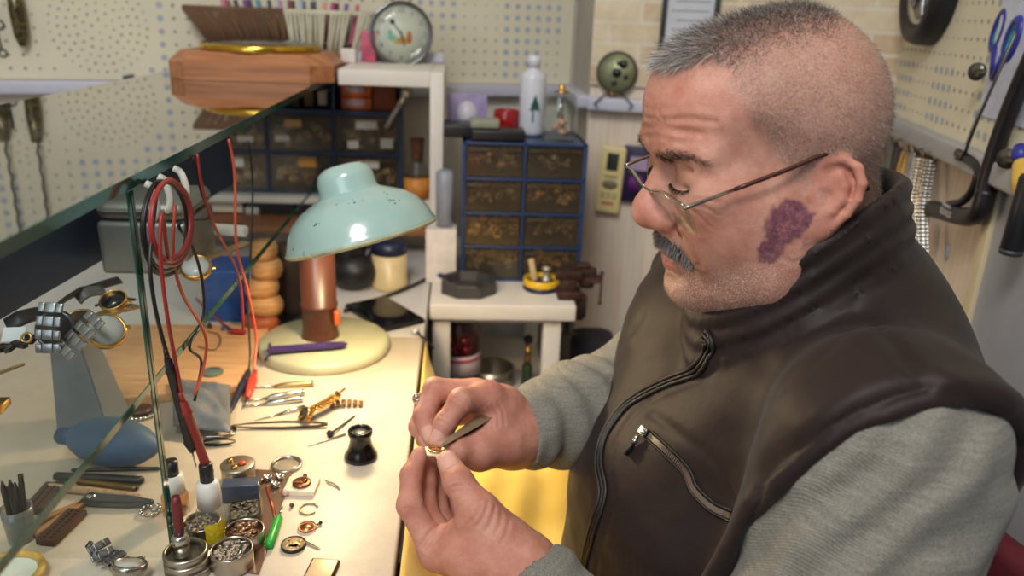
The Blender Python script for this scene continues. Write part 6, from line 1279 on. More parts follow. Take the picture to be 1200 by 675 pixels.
def sd_head(Q):
    """head and neck in the head frame; Q[:,0] forward, 1 left, 2 up"""
    EQ = Q.copy(); EQ[:, 1] = np.abs(EQ[:, 1])
    Q = head_warp(Q)
    Y = np.abs(Q[:, 1]); M = Q.copy(); M[:, 1] = Y
    d = s_ell(Q, (-0.010, 0, 0.052), (0.096, 0.0765, 0.078))
    d = smin(d, s_ell(Q, (-0.030, 0, 0.040), (0.076, 0.0765, 0.070)), 0.03)
    d = smin(d, s_ell(Q, (0.043, 0, 0.066), (0.057, 0.062, 0.052)), 0.03)         # forehead
    d = smin(d, s_ell(Q, (0.040, 0, -0.006), (0.056, 0.062, 0.070)), 0.03)        # mid face
    d = smin(d, s_cone(M, (-0.002, 0.056, -0.030), (0.030, 0.044, -0.078), 0.024, 0.024), 0.04)   # jaw
    d = smin(d, s_cone(M, (0.030, 0.044, -0.078), (0.066, 0.010, -0.098), 0.024, 0.020), 0.03)
    d = smin(d, s_ell(Q, (0.040, 0, -0.082), (0.050, 0.048, 0.030)), 0.03)        # double chin
    d = smin(d, s_ell(M, (0.054, 0.040, -0.026), (0.036, 0.028, 0.036)), 0.03)    # cheeks
    d = smin(d, s_ell(M, (0.066, 0.046, 0.004), (0.022, 0.020, 0.016)), 0.02)     # cheek bones
    d = smin(d, s_ell(Q, (0.077, 0, -0.046), (0.020, 0.028, 0.026)), 0.02)        # muzzle
    d = smin(d, s_ell(Q, (0.0815, 0, -0.095), (0.0165, 0.020, 0.017)), 0.014)     # chin
    d = smax(d, -s_ell(Q, (0.102, 0, -0.0785), (0.010, 0.022, 0.0055)), 0.009)    # below the lower lip
    # brows and sockets
    d = smin(d, s_chain(M, [(0.090, 0.008, 0.036), (0.087, 0.028, 0.040), (0.073, 0.050, 0.035)], [.010, .0105, .010], .006), 0.014)
    d = smax(d, -s_ell(M, (0.101, 0.033, 0.014), (0.017, 0.018, 0.013)), 0.012)
    d = smax(d, -s_ell(M, (0.098, 0.017, 0.017), (0.012, 0.011, 0.013)), 0.010)
    # lids: upper lid hangs low over the eyeball (he looks down), lower lid and bag
    up = s_ell(M, (0.0755, 0.0325, 0.0160), (0.0155, 0.0200, 0.0140))
    d = smin(d, up, 0.009)
    d = smin(d, s_chain(M, [(0.0885, 0.019, 0.0045), (0.0885, 0.033, 0.0005), (0.079, 0.048, 0.005)], [.0036, .0048, .0036], .003), 0.006)
    d = smax(d, -s_chain(M, [(0.0935, 0.020, 0.0093), (0.0945, 0.032, 0.0066), (0.086, 0.0475, 0.0092)], [.0010, .0015, .0010]), 0.0022)   # lid slit
    d = smax(d, -s_chain(M, [(0.0935, 0.018, 0.0245), (0.0945, 0.032, 0.0285), (0.084, 0.0475, 0.0235)], [.0012, .0016, .0012]), 0.004)   # fold over the lid
    d = smax(d, -s_chain(M, [(0.094, 0.020, -0.0085), (0.090, 0.036, -0.0115), (0.0785, 0.052, -0.005)], [.0010, .0014, .0010]), 0.006)   # under the bag
    d = smax(d, -s_ell(Q, (0.108, 0, 0.019), (0.012, 0.016, 0.009)), 0.010)      # root of the nose
    # nose
    d = smin(d, s_cone(Q, (0.0835, 0, 0.029), (0.1050, 0, -0.010), 0.0070, 0.0125), 0.011)
    d = smin(d, s_ell(Q, (0.1050, 0, -0.0185), (0.0165, 0.0180, 0.0155)), 0.007)
    d = smin(d, s_ell(M, (0.0970, 0.0155, -0.0245), (0.0135, 0.0092, 0.0105)), 0.006)
    d = smin(d, s_cone(Q, (0.105, 0, -0.030), (0.096, 0, -0.036), 0.0042, 0.0050), 0.004)
    d = smax(d, -s_ell(M, (0.1020, 0.0078, -0.0362), (0.0070, 0.0038, 0.0048)), 0.002)
    d = smax(d, -s_chain(M, [(0.0985, 0.0235, -0.016), (0.0920, 0.0260, -0.024), (0.0900, 0.0245, -0.0335)], [.0012, .0016, .0012]), 0.004)
    # nasolabial fold and cheek mass beside the mouth
    d = smax(d, -s_chain(M, [(0.0930, 0.0270, -0.027), (0.0875, 0.0330, -0.042), (0.0800, 0.0365, -0.058)], [.0012, .0018, .0012]), 0.007)
    d = smin(d, s_ell(M, (0.066, 0.038, -0.048), (0.018, 0.014, 0.024)), 0.012)
    d = smax(d, -s_chain(M, [(0.0800, 0.0300, -0.066), (0.0770, 0.0310, -0.082)], [.0010, .0010]), 0.008)
    # lips
    d = smin(d, s_chain(M, [(0.0945, 0.0, -0.0565), (0.0920, 0.012, -0.0575), (0.0820, 0.0275, -0.0625)], [.0074, .0066, .0036], .003), 0.004)
    d = smin(d, s_chain(M, [(0.0920, 0.0, -0.0690), (0.0895, 0.012, -0.0685), (0.0810, 0.0265, -0.0645)], [.0086, .0074, .0036], .003), 0.004)
    d = smax(d, -s_chain(M, [(0.1000, 0.0, -0.0632), (0.0970, 0.013, -0.0632), (0.0860, 0.0285, -0.0645)], [.0014, .0014, .0014]), 0.0025)
    # temple hollow, forehead creases
    d = smax(d, -s_ell(M, (0.052, 0.082, 0.030), (0.026, 0.014, 0.026)), 0.018)
    fh = np.exp(-((Q[:, 2] - 0.062) / 0.022) ** 2) * np.clip((Q[:, 0] - 0.045) / 0.03, 0, 1) * np.clip((0.055 - Y) / 0.02, 0, 1)
    d = d + fh * 0.0002 * np.sin(Q[:, 2] * 700 + 1.5 * np.sin(Q[:, 1] * 70 + 1) + Q[:, 1] * 30)
    # neck
    d = smin(d, s_cone(Q, (-0.030, 0, -0.035), (-0.040, 0, -0.150), 0.060, 0.064), 0.03)
    d = smin(d, s_cone(Q, (-0.066, 0, -0.010), (-0.075, 0, -0.11), 0.034, 0.050), 0.03)   # nape roll
    # ears, and the groove behind them
    ear = sd_ear(EQ)
    d = smin(d, ear, 0.004)
    return d
# ================================================================= PERSON: skin, hair, face details
def m_skin():
    t = NT('skin'); at = lambda n: t.n('ShaderNodeAttribute', attribute_name=n).outputs['Fac']
    base = t.ramp(t.noise(55, 5, 0.65), [(0.25, srgb(176, 116, 96)), (0.5, srgb(196, 140, 120)), (0.75, srgb(210, 162, 142))])
    c = t.mix(t.math('MULTIPLY', at('red'), 0.55, clamp=True), base, srgb(186, 96, 82))
    fine = t.noise(900, 3, 0.7); mid = t.noise(240, 4, 0.7)
    c = t.mix(t.math('MULTIPLY', at('pale'), 0.5), c, srgb(214, 176, 156))
    lipc = t.ramp(mid, [(0.3, srgb(150, 74, 68)), (0.7, srgb(182, 98, 88))]); c = t.mix(at('lip'), c, lipc)
    br = t.ramp(t.noise(160, 5, 0.75), [(0.32, srgb(80, 40, 60)), (0.5, srgb(116, 66, 84)), (0.66, srgb(160, 104, 108))])
    c = t.mix(at('bruise'), c, br)
    sc = t.ramp(t.noise(520, 3, 0.7), [(0.32, srgb(104, 90, 82)), (0.62, srgb(182, 142, 124))]); c = t.mix(t.math('MULTIPLY', at('scalp'), 0.62), c, sc)
    st = t.ramp(t.noise(700, 2, 0.7), [(0.40, srgb(120, 92, 80)), (0.55, srgb(186, 148, 130)), (0.68, srgb(226, 214, 204))]); c = t.mix(t.math('MULTIPLY', at('stub'), 0.55), c, st)
    c = t.mix(t.math('MULTIPLY', at('nail'), .8), c, srgb(222, 172, 156))
    cr = t.noise(130, 4, 0.6, stretch=(1, 1, 1))
    t.color(c)
    t.set(Roughness=0.46); t.b.inputs['Specular IOR Level'].default_value = 0.42
    t.l(t.math('SUBTRACT', 0.50, t.math('MULTIPLY', at('shine'), 0.18)), t.b.inputs['Roughness'])
    t.b.inputs['Subsurface Weight'].default_value = 0.12; t.b.inputs['Subsurface Radius'].default_value = (1.0, 0.35, 0.2); t.b.inputs['Subsurface Scale'].default_value = 0.006
    vo = t.n('ShaderNodeTexVoronoi', feature='DISTANCE_TO_EDGE'); vo.inputs['Scale'].default_value = 900; t.l(t.obj(), vo.inputs['Vector'])
    h = t.math('ADD', t.math('MULTIPLY', vo.outputs['Distance'], 0.8), t.math('MULTIPLY', mid, 0.9))
    t.bump(h, 0.32, 0.0018)
    return t.m
def bumpf(q, c, r):
    return np.exp(-(((q - np.array(c)) / np.array(r)) ** 2).sum(1))
def sstep(a, b, x):
    t = np.clip((x - a) / (b - a), 0, 1); return t * t * (3 - 2 * t)
def hairline(q):
    """positive inside the scalp hair (head frame, source proportions)"""
    x, y, z = q[:, 0], np.abs(q[:, 1]), q[:, 2]
    az = np.arctan2(y, x + 0.0)                              # 0 front .. pi back
    zl = np.interp(az, [0, 0.25, 0.5, 0.72, 0.86, 1.0, 1.12, 1.3, 1.55, 1.75, 2.1, 2.5, 3.15], [0.096, 0.096, 0.101, 0.098, 0.080, 0.050, 0.030, 0.004, 0.000, -0.012, -0.046, -0.058, -0.062])
    return z - zl
def skin_attrs(me, inv):
    P = verts_np(me); Q = inv(P); S = head_warp(Q); near = (np.linalg.norm(Q - A3(0.02, 0, 0), axis=1) < 0.19)
    x, y, z = S[:, 0], S[:, 1], S[:, 2]; ay = np.abs(y); nz = vnoise(Q, 130, 3) * 0.5 + vnoise(Q, 300, 5) * 0.5
    earq = sd_ear(np.stack([Q[:, 0], ay, Q[:, 2]], 1)) < 0.0022
    hl = hairline(S)
    scalp = sstep(-0.012, 0.016, hl + nz * 0.006) * ~earq * near
    top = sstep(0.058, 0.10, z + np.clip(x, 0, 1) * 0.12)
    stub = sstep(-0.034, -0.068, z + nz * 0.006 - 0.25 * np.clip(0.03 - x, -0.1, 0.03)) * sstep(-0.02, 0.02, x) * near * (1 - sstep(-0.115, -0.135, z)) * 0.9
    mus = ((np.abs(x) > 0.07) & (ay < 0.032) & (z < -0.038) & (z > -0.058)); stub = np.where(mus, 0.5, stub * (0.5 + 0.5 * sstep(0.02, 0.06, x)))
    lip = np.maximum(bumpf(np.stack([x, ay, z], 1), (0.094, 0.006, -0.0590), (0.025, 0.020, 0.0048)), bumpf(np.stack([x, ay, z], 1), (0.092, 0.006, -0.0680), (0.025, 0.019, 0.0056))) * near
    lip = sstep(0.45, 0.8, lip); stub = stub * (1 - lip)
    bc = A3(0.0250, 0.070, -0.018); bq = np.stack([Q[:, 0] - bc[0], Q[:, 2] - bc[2]], 1)
    rot = R(28); u = bq[:, 0] * math.cos(rot) + bq[:, 1] * math.sin(rot); v = -bq[:, 0] * math.sin(rot) + bq[:, 1] * math.cos(rot)
    dd = np.minimum(np.sqrt(((u + 0.001) / 0.0172) ** 2 + ((v - 0.009) / 0.0165) ** 2), np.sqrt(((u - 0.003) / 0.0098) ** 2 + ((v + 0.014) / 0.0140) ** 2))
    bruise = sstep(1.18, 0.84, dd + nz * 0.42) * (y > 0.02) * near * ~earq * 0.92
    red = (bumpf(S, (0.112, 0, -0.022), (0.022, 0.022, 0.020)) * 0.85 + bumpf(np.stack([x, ay, z], 1), (0.075, 0.045, -0.018), (0.03, 0.03, 0.026)) * 0.45 + bumpf(S, (0.08, 0.02, 0.072), (0.04, 0.05, 0.026)) * 0.35) * near + earq * near * 0.42
    pale = bumpf(np.stack([x, ay, z], 1), (0.088, 0.034, 0.002), (0.02, 0.02, 0.012)) * near * 0.7
    shine = bumpf(S, (0.075, 0.035, 0.082), (0.04, 0.04, 0.03)) * near + bumpf(S, (0.115, 0, -0.016), (0.02, 0.02, 0.02)) * near
    handred = np.where(near, 0, 0.35 + 0.25 * vnoise(P, 45, 9))
    set_attr(me, 'red', np.clip(red + handred, 0, 1)); set_attr(me, 'pale', pale); set_attr(me, 'lip', lip); set_attr(me, 'bruise', bruise); set_attr(me, 'scalp', scalp)
    set_attr(me, 'stub', stub); set_attr(me, 'shine', shine)
    return scalp, top * scalp, stub, hl, S, near, earq
def strands(P, N, D, L, w, seg=2, droop=0.0, curl=0.25, rng=None):
    """thin tapering ribbons; P roots, N normals, D growth directions, L lengths"""
    n = len(P); rng = rng or np.random.default_rng(3)
    D = D + rng.normal(size=(n, 3)) * curl; D /= np.linalg.norm(D, axis=1)[:, None]
    S = np.cross(D, rng.normal(size=(n, 3))); S /= np.maximum(np.linalg.norm(S, axis=1), 1e-6)[:, None]
    rows = []
    pos = P - N * 0.0006; d = D.copy()
    bend = rng.normal(size=(n, 3)) * curl * 0.8
    for i in range(seg + 1):
        ww = w * (1 - 0.75 * i / seg)
        rows.append(pos - S * ww[:, None] * .5); rows.append(pos + S * ww[:, None] * .5)
        d = d + bend / seg + A3(0, 0, -droop / seg); d /= np.linalg.norm(d, axis=1)[:, None]
        pos = pos + d * (L / seg)[:, None]
    A = np.stack(rows, 1); k = A.shape[1]          # n, 2(seg+1), 3
    base = np.arange(n)[:, None] * k
    Q = np.concatenate([np.stack([base + 2 * i, base + 2 * i + 1, base + 2 * i + 3, base + 2 * i + 2], -1).reshape(-1, 4) for i in range(seg)])
    return A.reshape(-1, 3), Q, k
def scatter(me, weight, count, rng):
    """random points on the faces, weighted; -> positions, normals, vertex index"""
    P = verts_np(me); nq = len(me.polygons); q = np.zeros(nq * 4, np.int32); me.polygons.foreach_get('vertices', q); q = q.reshape(-1, 4)
    a, b, c, d = P[q[:, 0]], P[q[:, 1]], P[q[:, 2]], P[q[:, 3]]
    nn = np.cross(c - a, d - b); ar = np.linalg.norm(nn, axis=1); nn /= np.maximum(ar, 1e-12)[:, None]
    w = weight[q].mean(1) * ar; cw = np.cumsum(w); i = np.searchsorted(cw, rng.random(count) * cw[-1]); i = np.clip(i, 0, nq - 1)
    u, v = rng.random(count)[:, None], rng.random(count)[:, None]
    X = (a[i] * (1 - u) + b[i] * u) * (1 - v) + (d[i] * (1 - u) + c[i] * u) * v
    return X, nn[i], q[i, 0]
def hair_mat(name, stops, rough=0.45):
    t = NT(name); f = t.n('ShaderNodeAttribute', attribute_name='tone').outputs['Fac']
    t.color(t.ramp(f, stops)); t.set(Roughness=rough); t.b.inputs['Specular IOR Level'].default_value = 0.35; return t.m
def hair_obj(name, P, N, D, L, w, tone, m, parent, label=None, **k):
    A, Q, kk = strands(P, N, D, L, w, **k); me = np_mesh(name, A, Q); set_attr(me, 'tone', np.repeat(tone, kk))
    return obj(name, me, m, parent, label=label)
def dress_head(body, me, parent):
    """hair, brows, moustache and lashes; everything in the coordinates of the body mesh"""
    rng = np.random.default_rng(11)
    scalp, top, stub, hl, S, near, earq = skin_attrs(me, to_head)
    grey = hair_mat('hair_grey_brown', [(0, srgb(44, 37, 34)), (0.45, srgb(98, 88, 81)), (0.75, srgb(160, 152, 146)), (1, srgb(220, 216, 212))])
    H = lambda *v: A3(*v) @ HB
    # cropped sides
    X, N, vi = scatter(me, scalp * (1 - 0.5 * top), 30000, rng)
    Sx = S[vi]; frontness = sstep(0.03, 0.09, Sx[:, 0])
    D = N * 0.55 + H(-0.35, 0, -0.65) * 1.0
    tone = np.clip(rng.beta(1.3, 1.7, len(X)) * 0.9 + 0.18, 0, 1)
    hair_obj('cropped_hair', X, N, D, rng.uniform(.0022, .0048, len(X)), np.full(len(X), .00016), tone, grey, parent, 'short cropped grey-brown hair on the sides', seg=1, curl=0.22, rng=rng)
    # longer hair on top
    Wt = sstep(0.090, 0.128, S[:, 2] + np.clip(S[:, 0] - 0.02, 0, 1) * 0.32 - np.clip(-S[:, 0] - 0.03, 0, 1) * 0.25) * sstep(-0.001, 0.010, hl) * near
    X, N, vi = scatter(me, Wt ** 1.6, 20000, rng); Sx = S[vi]; fr = sstep(0.035, 0.085, Sx[:, 0])
    D = N * (0.55 - 0.15 * fr)[:, None] + H(0.9, 0, -0.05) * (0.35 + 0.75 * fr)[:, None] + H(0, 0.6, 0) * np.sign(Sx[:, 1])[:, None] * 0.35
    L = rng.uniform(.006, .012, len(X)) * (1 + 0.75 * fr) * (0.12 + 0.88 * Wt[vi] ** 1.3)
    tone = np.clip(rng.beta(1.3, 1.7, len(X)) + 0.05 + 0.50 * fr * rng.random(len(X)), 0, 1)
    hair_obj('top_hair', X, N, D, L, np.full(len(X), .00026), tone, grey, parent, 'longer grey and black hair on top', seg=3, droop=0.5, curl=0.34, rng=rng)
    # eyebrows
    brow = hair_mat('brow_hair', [(0, srgb(22, 17, 16)), (0.8, srgb(58, 46, 42)), (1, srgb(120, 110, 104))])
    ay = np.abs(S[:, 1])
    for sgn in (1, -1):
        cx = np.interp(ay, [0.008, 0.03, 0.05, 0.062], [0.0315, 0.0370, 0.0365, 0.029]); hw = np.interp(ay, [0.008, 0.02, 0.045, 0.06], [0.0042, 0.0044, 0.0030, 0.0014])
        w = (np.abs(S[:, 2] - cx) < hw) * (ay > 0.009) * (ay < 0.060) * (S[:, 1] * sgn > 0) * (S[:, 0] > 0.03) * near * ~earq
        X, N, vi = scatter(me, w.astype(float), 900, rng)
        D = N * 0.4 + H(-0.4, 1.0 * sgn, 0.25) * 0.9; tone = rng.random(len(X)) ** 1.5
        hair_obj('eyebrow', X, N, D, rng.uniform(.005, .009, len(X)), np.full(len(X), .00028), tone, brow, parent, seg=2, curl=0.2, droop=0.2, rng=rng)
        # lashes on the lowered lid
        pts = np.array([unwarp(p) for p in [(0.0945, 0.019 * sgn, 0.0092), (0.0952, 0.026 * sgn, 0.0075), (0.0945, 0.033 * sgn, 0.0066), (0.0915, 0.041 * sgn, 0.0072), (0.0865, 0.0475 * sgn, 0.0094)]])
        t = rng.random(260); pt = np.stack([np.interp(t, np.linspace(0, 1, 5), pts[:, k]) for k in range(3)], 1)
        Xl = HEAD_O + pt @ HB
        hair_obj('eyelashes', Xl, np.tile(H(1, 0, 0), (260, 1)), np.tile(H(0.8, 0.15 * sgn, -0.55), (260, 1)), rng.uniform(.0025, .0045, 260), np.full(260, .00035), rng.random(260) * 0.3, brow, parent, seg=2, curl=0.16, rng=rng)
    # moustache
    mh = hair_mat('moustache_hair', [(0, srgb(30, 26, 25)), (0.4, srgb(82, 76, 73)), (0.7, srgb(160, 154, 150)), (1, srgb(224, 220, 216))])
    zt = np.interp(ay, [0, 0.012, 0.026, 0.036], [-0.0405, -0.0400, -0.0450, -0.0570]); zb = np.interp(ay, [0, 0.012, 0.026, 0.036], [-0.0520, -0.0530, -0.0585, -0.0650])
    w = (S[:, 2] < zt) * (S[:, 2] > zb) * (ay < 0.035) * (S[:, 0] > 0.06) * near
    X, N, vi = scatter(me, w.astype(float), 4200, rng); sg = np.sign(S[vi][:, 1])
    D = N * 0.55 + H(0.1, 0, -0.9) + H(0, 0.55, 0) * sg[:, None]
    tone = np.clip(rng.beta(1.1, 1.3, len(X)), 0, 1)
    hair_obj('moustache', X, N, D, rng.uniform(.0045, .0085, len(X)), np.full(len(X), .00030), tone, mh, parent, 'trimmed grey moustache', seg=2, curl=0.25, droop=0.3, rng=rng)
    # white stubble on chin and jaw
    wh = hair_mat('stubble_hair', [(0, srgb(96, 84, 78)), (0.5, srgb(190, 182, 174)), (1, srgb(238, 232, 226))])
    X, N, vi = scatter(me, stub * (0.35 + 0.65 * sstep(0.02, 0.07, S[:, 0])), 5200, rng)
    hair_obj('beard_stubble', X, N, N * 0.8 + H(0.1, 0, -0.7), rng.uniform(.0012, .0028, len(X)), np.full(len(X), .00020), rng.random(len(X)), wh, parent, 'short white stubble on chin and jaw', seg=1, curl=0.2, rng=rng)
    # eyeballs behind the lids
    em = mat('eye_white', (196, 176, 164), 0.2, var=0.05)
    for sgn in (1, -1):
        e = MB(); c = from_head(unwarp((0.0775, 0.0325 * sgn, 0.0135))); e.ball(c, 0.0135); obj('eyeball', e, em, parent)
# ================================================================= PERSON: body, hands, clothing
TF = frame(R(192), R(6))                                   # torso: forward, left, up (leans forward a little)
A_L = dep(1112, 475, 0.545); 
T0 = A_L - TF[1] * 0.215                                   # middle between the shoulder points
def to_t(P): return (P - T0) @ TF.T
def from_t(*p): return T0 + A3(*p) @ TF
A_R = from_t(0.0, -0.205, 0.0)
def elbow(S, W, a, b, pole):
    d = W - S; L = np.linalg.norm(d); d /= L; L = min(L, a + b - 1e-3)
    x = (a * a - b * b + L * L) / (2 * L); h = math.sqrt(max(a * a - x * x, 0)); p = np.array(pole, float); p -= d * (p @ d); p /= np.linalg.norm(p)
    return S + d * x + p * h
S_L = dep(1026, 576, 0.545); W_L = dep(612, 668, 0.662); E_L = elbow(S_L, W_L, 0.29, 0.265, (0.0, -0.35, -1))
S_R = from_t(-0.03, -0.15, -0.115); W_R = dep(601, 508, 0.795); E_R = dep(752, 462, 0.93)
D4 = lambda *p: (dep(p[0], p[1], p[2]), p[3])
LH = dict(
    fingers=[[D4(512, 648, .684, .0140), D4(480, 592, .686, .0112), D4(482, 557, .702, .0098), D4(492, 533, .714, .0080)],
             [D4(528, 640, .702, .0130), D4(500, 602, .714, .0108), D4(499, 565, .728, .0094), D4(503, 541, .734, .0078)],
             [D4(545, 636, .718, .0125), D4(516, 607, .736, .0104), D4(512, 573, .748, .0090), D4(513, 548, .750, .0076)],
             [D4(562, 634, .732, .0115), D4(535, 612, .752, .0092), D4(530, 588, .760, .0080), D4(526, 568, .760, .0068)]],
    thumb=[D4(590, 632, .664, .0205), D4(562, 602, .664, .0170), D4(537, 565, .674, .0132), D4(525, 541, .689, .0104)],
    palm=[[D4(611, 668, .662, .0265), D4(556, 650, .672, .0270), D4(514, 646, .684, .0165)], [D4(611, 668, .664, .026), D4(562, 648, .69, .024), D4(530, 640, .70, .0150)],
          [D4(611, 668, .668, .026), D4(575, 650, .70, .022), D4(558, 636, .728, .0135)], [D4(611, 668, .662, .0265), D4(588, 640, .664, .0230), D4(562, 604, .664, .0165)]],
    web=[[D4(556, 612, .672, .0130), D4(520, 640, .686, .0120)]], wrist=(W_L, E_L, .0265, .036))
RH = dict(
    fingers=[[D4(572, 465, .765, .0150), D4(541, 470, .742, .0124), D4(522, 496, .738, .0106), D4(513, 516, .736, .0086)],
             [D4(556, 460, .785, .0140), D4(510, 457, .775, .0122), D4(497, 488, .764, .0106), D4(505, 512, .755, .0088)],
             [D4(552, 466, .805, .0130), D4(500, 471, .797, .0116), D4(491, 500, .786, .0100), D4(502, 519, .776, .0084)],
             [D4(556, 482, .82, .0120), D4(507, 494, .815, .0102), D4(498, 514, .805, .0090), D4(508, 526, .795, .0076)]],
    thumb=[D4(590, 520, .772, .0205), D4(562, 528, .752, .0175), D4(538, 527, .740, .0142), D4(522, 521, .738, .0108)],
    palm=[[D4(601, 508, .795, .030), D4(588, 480, .782, .023), D4(573, 466, .766, .0150)], [D4(601, 508, .797, .030), D4(580, 480, .797, .023), D4(558, 463, .786, .0140)],
          [D4(601, 508, .80, .030), D4(578, 492, .812, .021), D4(556, 478, .816, .0125)], [D4(601, 508, .792, .030), D4(588, 516, .775, .0235), D4(562, 528, .753, .0175)]],
    web=[[D4(580, 490, .768, .0165), D4(568, 512, .760, .0150)]], wrist=(W_R, E_R, .0285, .036))
def sd_hand(P, H):
    d = None
    for ch in H['palm']:
        e = s_chain(P, [c[0] for c in ch], [c[1] for c in ch], .006); d = e if d is None else smin(d, e, .014)
    for ch in H['web']: d = smin(d, s_chain(P, [c[0] for c in ch], [c[1] for c in ch]), .012)
    f = None
    for ch in H['fingers'] + [H['thumb']]:
        pts = [c[0] for c in ch]; rs = [c[1] for c in ch]
        e = s_chain(P, pts, [r * 0.955 for r in rs], .002)
        for i in (1, 2):                                                   # knuckles, with creases across them
            v = P - pts[i]; dist = np.linalg.norm(v, axis=1); ax = pts[i + 1] - pts[i - 1]; ax /= np.linalg.norm(ax)
            e = smin(e, dist - rs[i] * 1.0, .004)
            e = e + 0.00042 * np.cos((v @ ax) * 1500) * np.exp(-(v @ ax / 0.0045) ** 2) * np.exp(-(dist / (rs[i] * 1.5)) ** 4)
        f = e if f is None else smin(f, e, .0022)
    d = smin(d, f, .009)
    a, b, r0, r1 = H['wrist']
    return smin(d, s_cone(P, a, a + (b - a) * 0.55, r0, r1), .012)
def near_box(P, lo, hi, fn, out):
    m = ((P > lo) & (P < hi)).all(1)
    if m.any(): out[m] = np.minimum(out[m], fn(P[m]))
    return out
NECK = from_head((-0.055, 0, -0.135))
def sd_body(P):
    # slim core hidden by the clothes ties head, arms and hands into one body
    d = s_chain(P, [NECK, from_t(0.0, 0, 0.0), from_t(0.02, 0, -0.30)], [.055, .060, .06], .03)
    d = smin(d, s_chain(P, [from_t(0, 0, 0), S_L, E_L, W_L], [.055, .040, .036, .024], .01), .02)
    d = smin(d, s_chain(P, [from_t(0, 0, 0), S_R, E_R, W_R], [.055, .040, .036, .024], .01), .02)
    def head(Q): return smin(sd_head(to_head(Q)), s_cone(Q, NECK, from_t(0, 0, 0), .058, .058), .02)
    lo, hi = HEAD_O - 0.20, HEAD_O + 0.20
    near_box(P, lo, hi, head, d)
    for H in (LH, RH):
        pts = np.array([c[0] for ch in H['fingers'] + H['palm'] for c in ch]); near_box(P, pts.min(0) - .05, pts.max(0) + .05, lambda Q: sd_hand(Q, H), d)
    return d
# --- vest
def sd_vest(P):
    Q = to_t(P); Y = np.abs(Q[:, 1]); M = Q.copy(); M[:, 1] = Y
    d = s_ell(Q, (-0.020, 0, -0.13), (0.120, 0.185, 0.20))
    d = smin(d, s_ell(Q, (0.040, 0, -0.33), (0.172, 0.195, 0.23)), .07)            # belly
    d = smin(d, s_ell(Q, (-0.055, 0, -0.08), (0.082, 0.165, 0.14)), .06)           # round back
    d = smin(d, s_cone(M, (-0.018, 0.200, -0.045), (-0.030, 0.06, 0.025), 0.046, 0.060), .05)   # shoulder slope
    d = smin(d, s_ell(Q, (0.052, 0, -0.205), (0.135, 0.160, 0.13)), .05)
    d = smin(d, s_ell(M, (0.028, 0.090, -0.090), (0.080, 0.080, 0.10)), .05)       # breast
    # neck opening and stand-up collar
    H = to_head(P)
    hx, hy = H[:, 0] + 0.024, H[:, 1]
    hz = H[:, 2] + 0.102 + 0.49 * hx - 0.035 * np.clip(hy / 0.08, -1.2, 1.2) ** 2 - 0.016 * np.clip(hx / 0.08, 0, 1.2) ** 2                                     # height over the collar seam plane
    ring = np.hypot(hx / np.where(hx > 0, 1.22, 1.06), hy) 
    wall = np.abs(ring - 0.0800 + 0.10 * np.clip(hz, -0.03, 0.05)) - 0.0060
    band = smax(wall, np.abs(hz - 0.012) - 0.040, .006)
    band = band + 0.0022 * np.cos((hz - 0.012) * 330) * (np.abs(hz - 0.012) < 0.03)
    hole = np.maximum(ring - 0.074, -(hz + 0.06))
    d = smax(d, hz - 0.004 - 0.3 * np.maximum(ring - 0.085, 0), .012) if False else d
    d = smax(d, -np.maximum(ring - 0.079, -(hz + 0.012)), .008)
    d = smax(d, -hole, .008)
    d = smin(d, band, .003)
    # armholes: everything beyond the shoulder seam is cut away, leaving a padded edge
    for s, S, E, W in ((1, S_L, E_L, W_L), (-1, S_R, E_R, W_R)):
        q = Q * A3(1, s, 1); c0 = to_t(S[None])[0] * A3(1, s, 1)
        t = (q - c0) @ AX_L - 0.010
        nb = np.linalg.norm(q - c0, axis=1) < 0.24
        if nb.any() and s > 0:
            sl = s_chain(P[nb], [S + (S - E) * 0.10, S * 0.5 + E * 0.5, E], [.076, .076, .060], .03)
            d[nb] = smin(d[nb], smax(sl - 0.009, t[nb] + 0.002, .006), .045)
            d = smax(d, t, .010)
            d[nb] = smin(d[nb], np.hypot(sl - 0.0055, (t[nb] + 0.004) * 0.8) - 0.0075, .010)
    puff = 0.0012 * vnoise(P, 17, 4) + 0.0009 * vnoise(P @ np.diag([1., 1., 1.6]), 42, 6) + 0.0030 * np.sin(to_t(P)[:, 2] * 42 + 2.5 * vnoise(P, 9, 2)) * np.clip((-Q[:, 2] - 0.05) / 0.2, 0, 1)
    return d + puff
AX_L = A3(0.20, 0.93, -0.30); AX_L /= np.linalg.norm(AX_L); AX_R = AX_L; AR = .1
def sd_sleeve(P, S, E, W, seed, cuff=0.0):
    d0 = W - E; L = np.linalg.norm(d0); d0 = d0 / L; Wc = W + d0 * cuff
    core = s_chain(P, [S + (S - E) * 0.10, S * 0.5 + E * 0.5, E, E * 0.45 + W * 0.55, Wc], [.076, .076, .060, .0500, .0385], .03)
    t1 = (P - S) @ ((E - S) / np.linalg.norm(E - S)); t2 = (P - E) @ d0
    wr = 0.0030 * np.sin(t2 * 190 + 2.2 * vnoise(P, 22, seed) + 1.2) * np.exp(-((t2 - L * 0.55) / 0.12) ** 2) + 0.0030 * vnoise(P, 26, seed + 1) + 0.0016 * vnoise(P, 60, seed + 2)
    d = core + wr
    d = smax(d, (P - Wc) @ d0, .006)
    d = smax(d, -(s_cone(P, W - d0 * 0.10, W + d0 * 0.08, .0335, .0330)), .004)      # hollow cuff
    return d
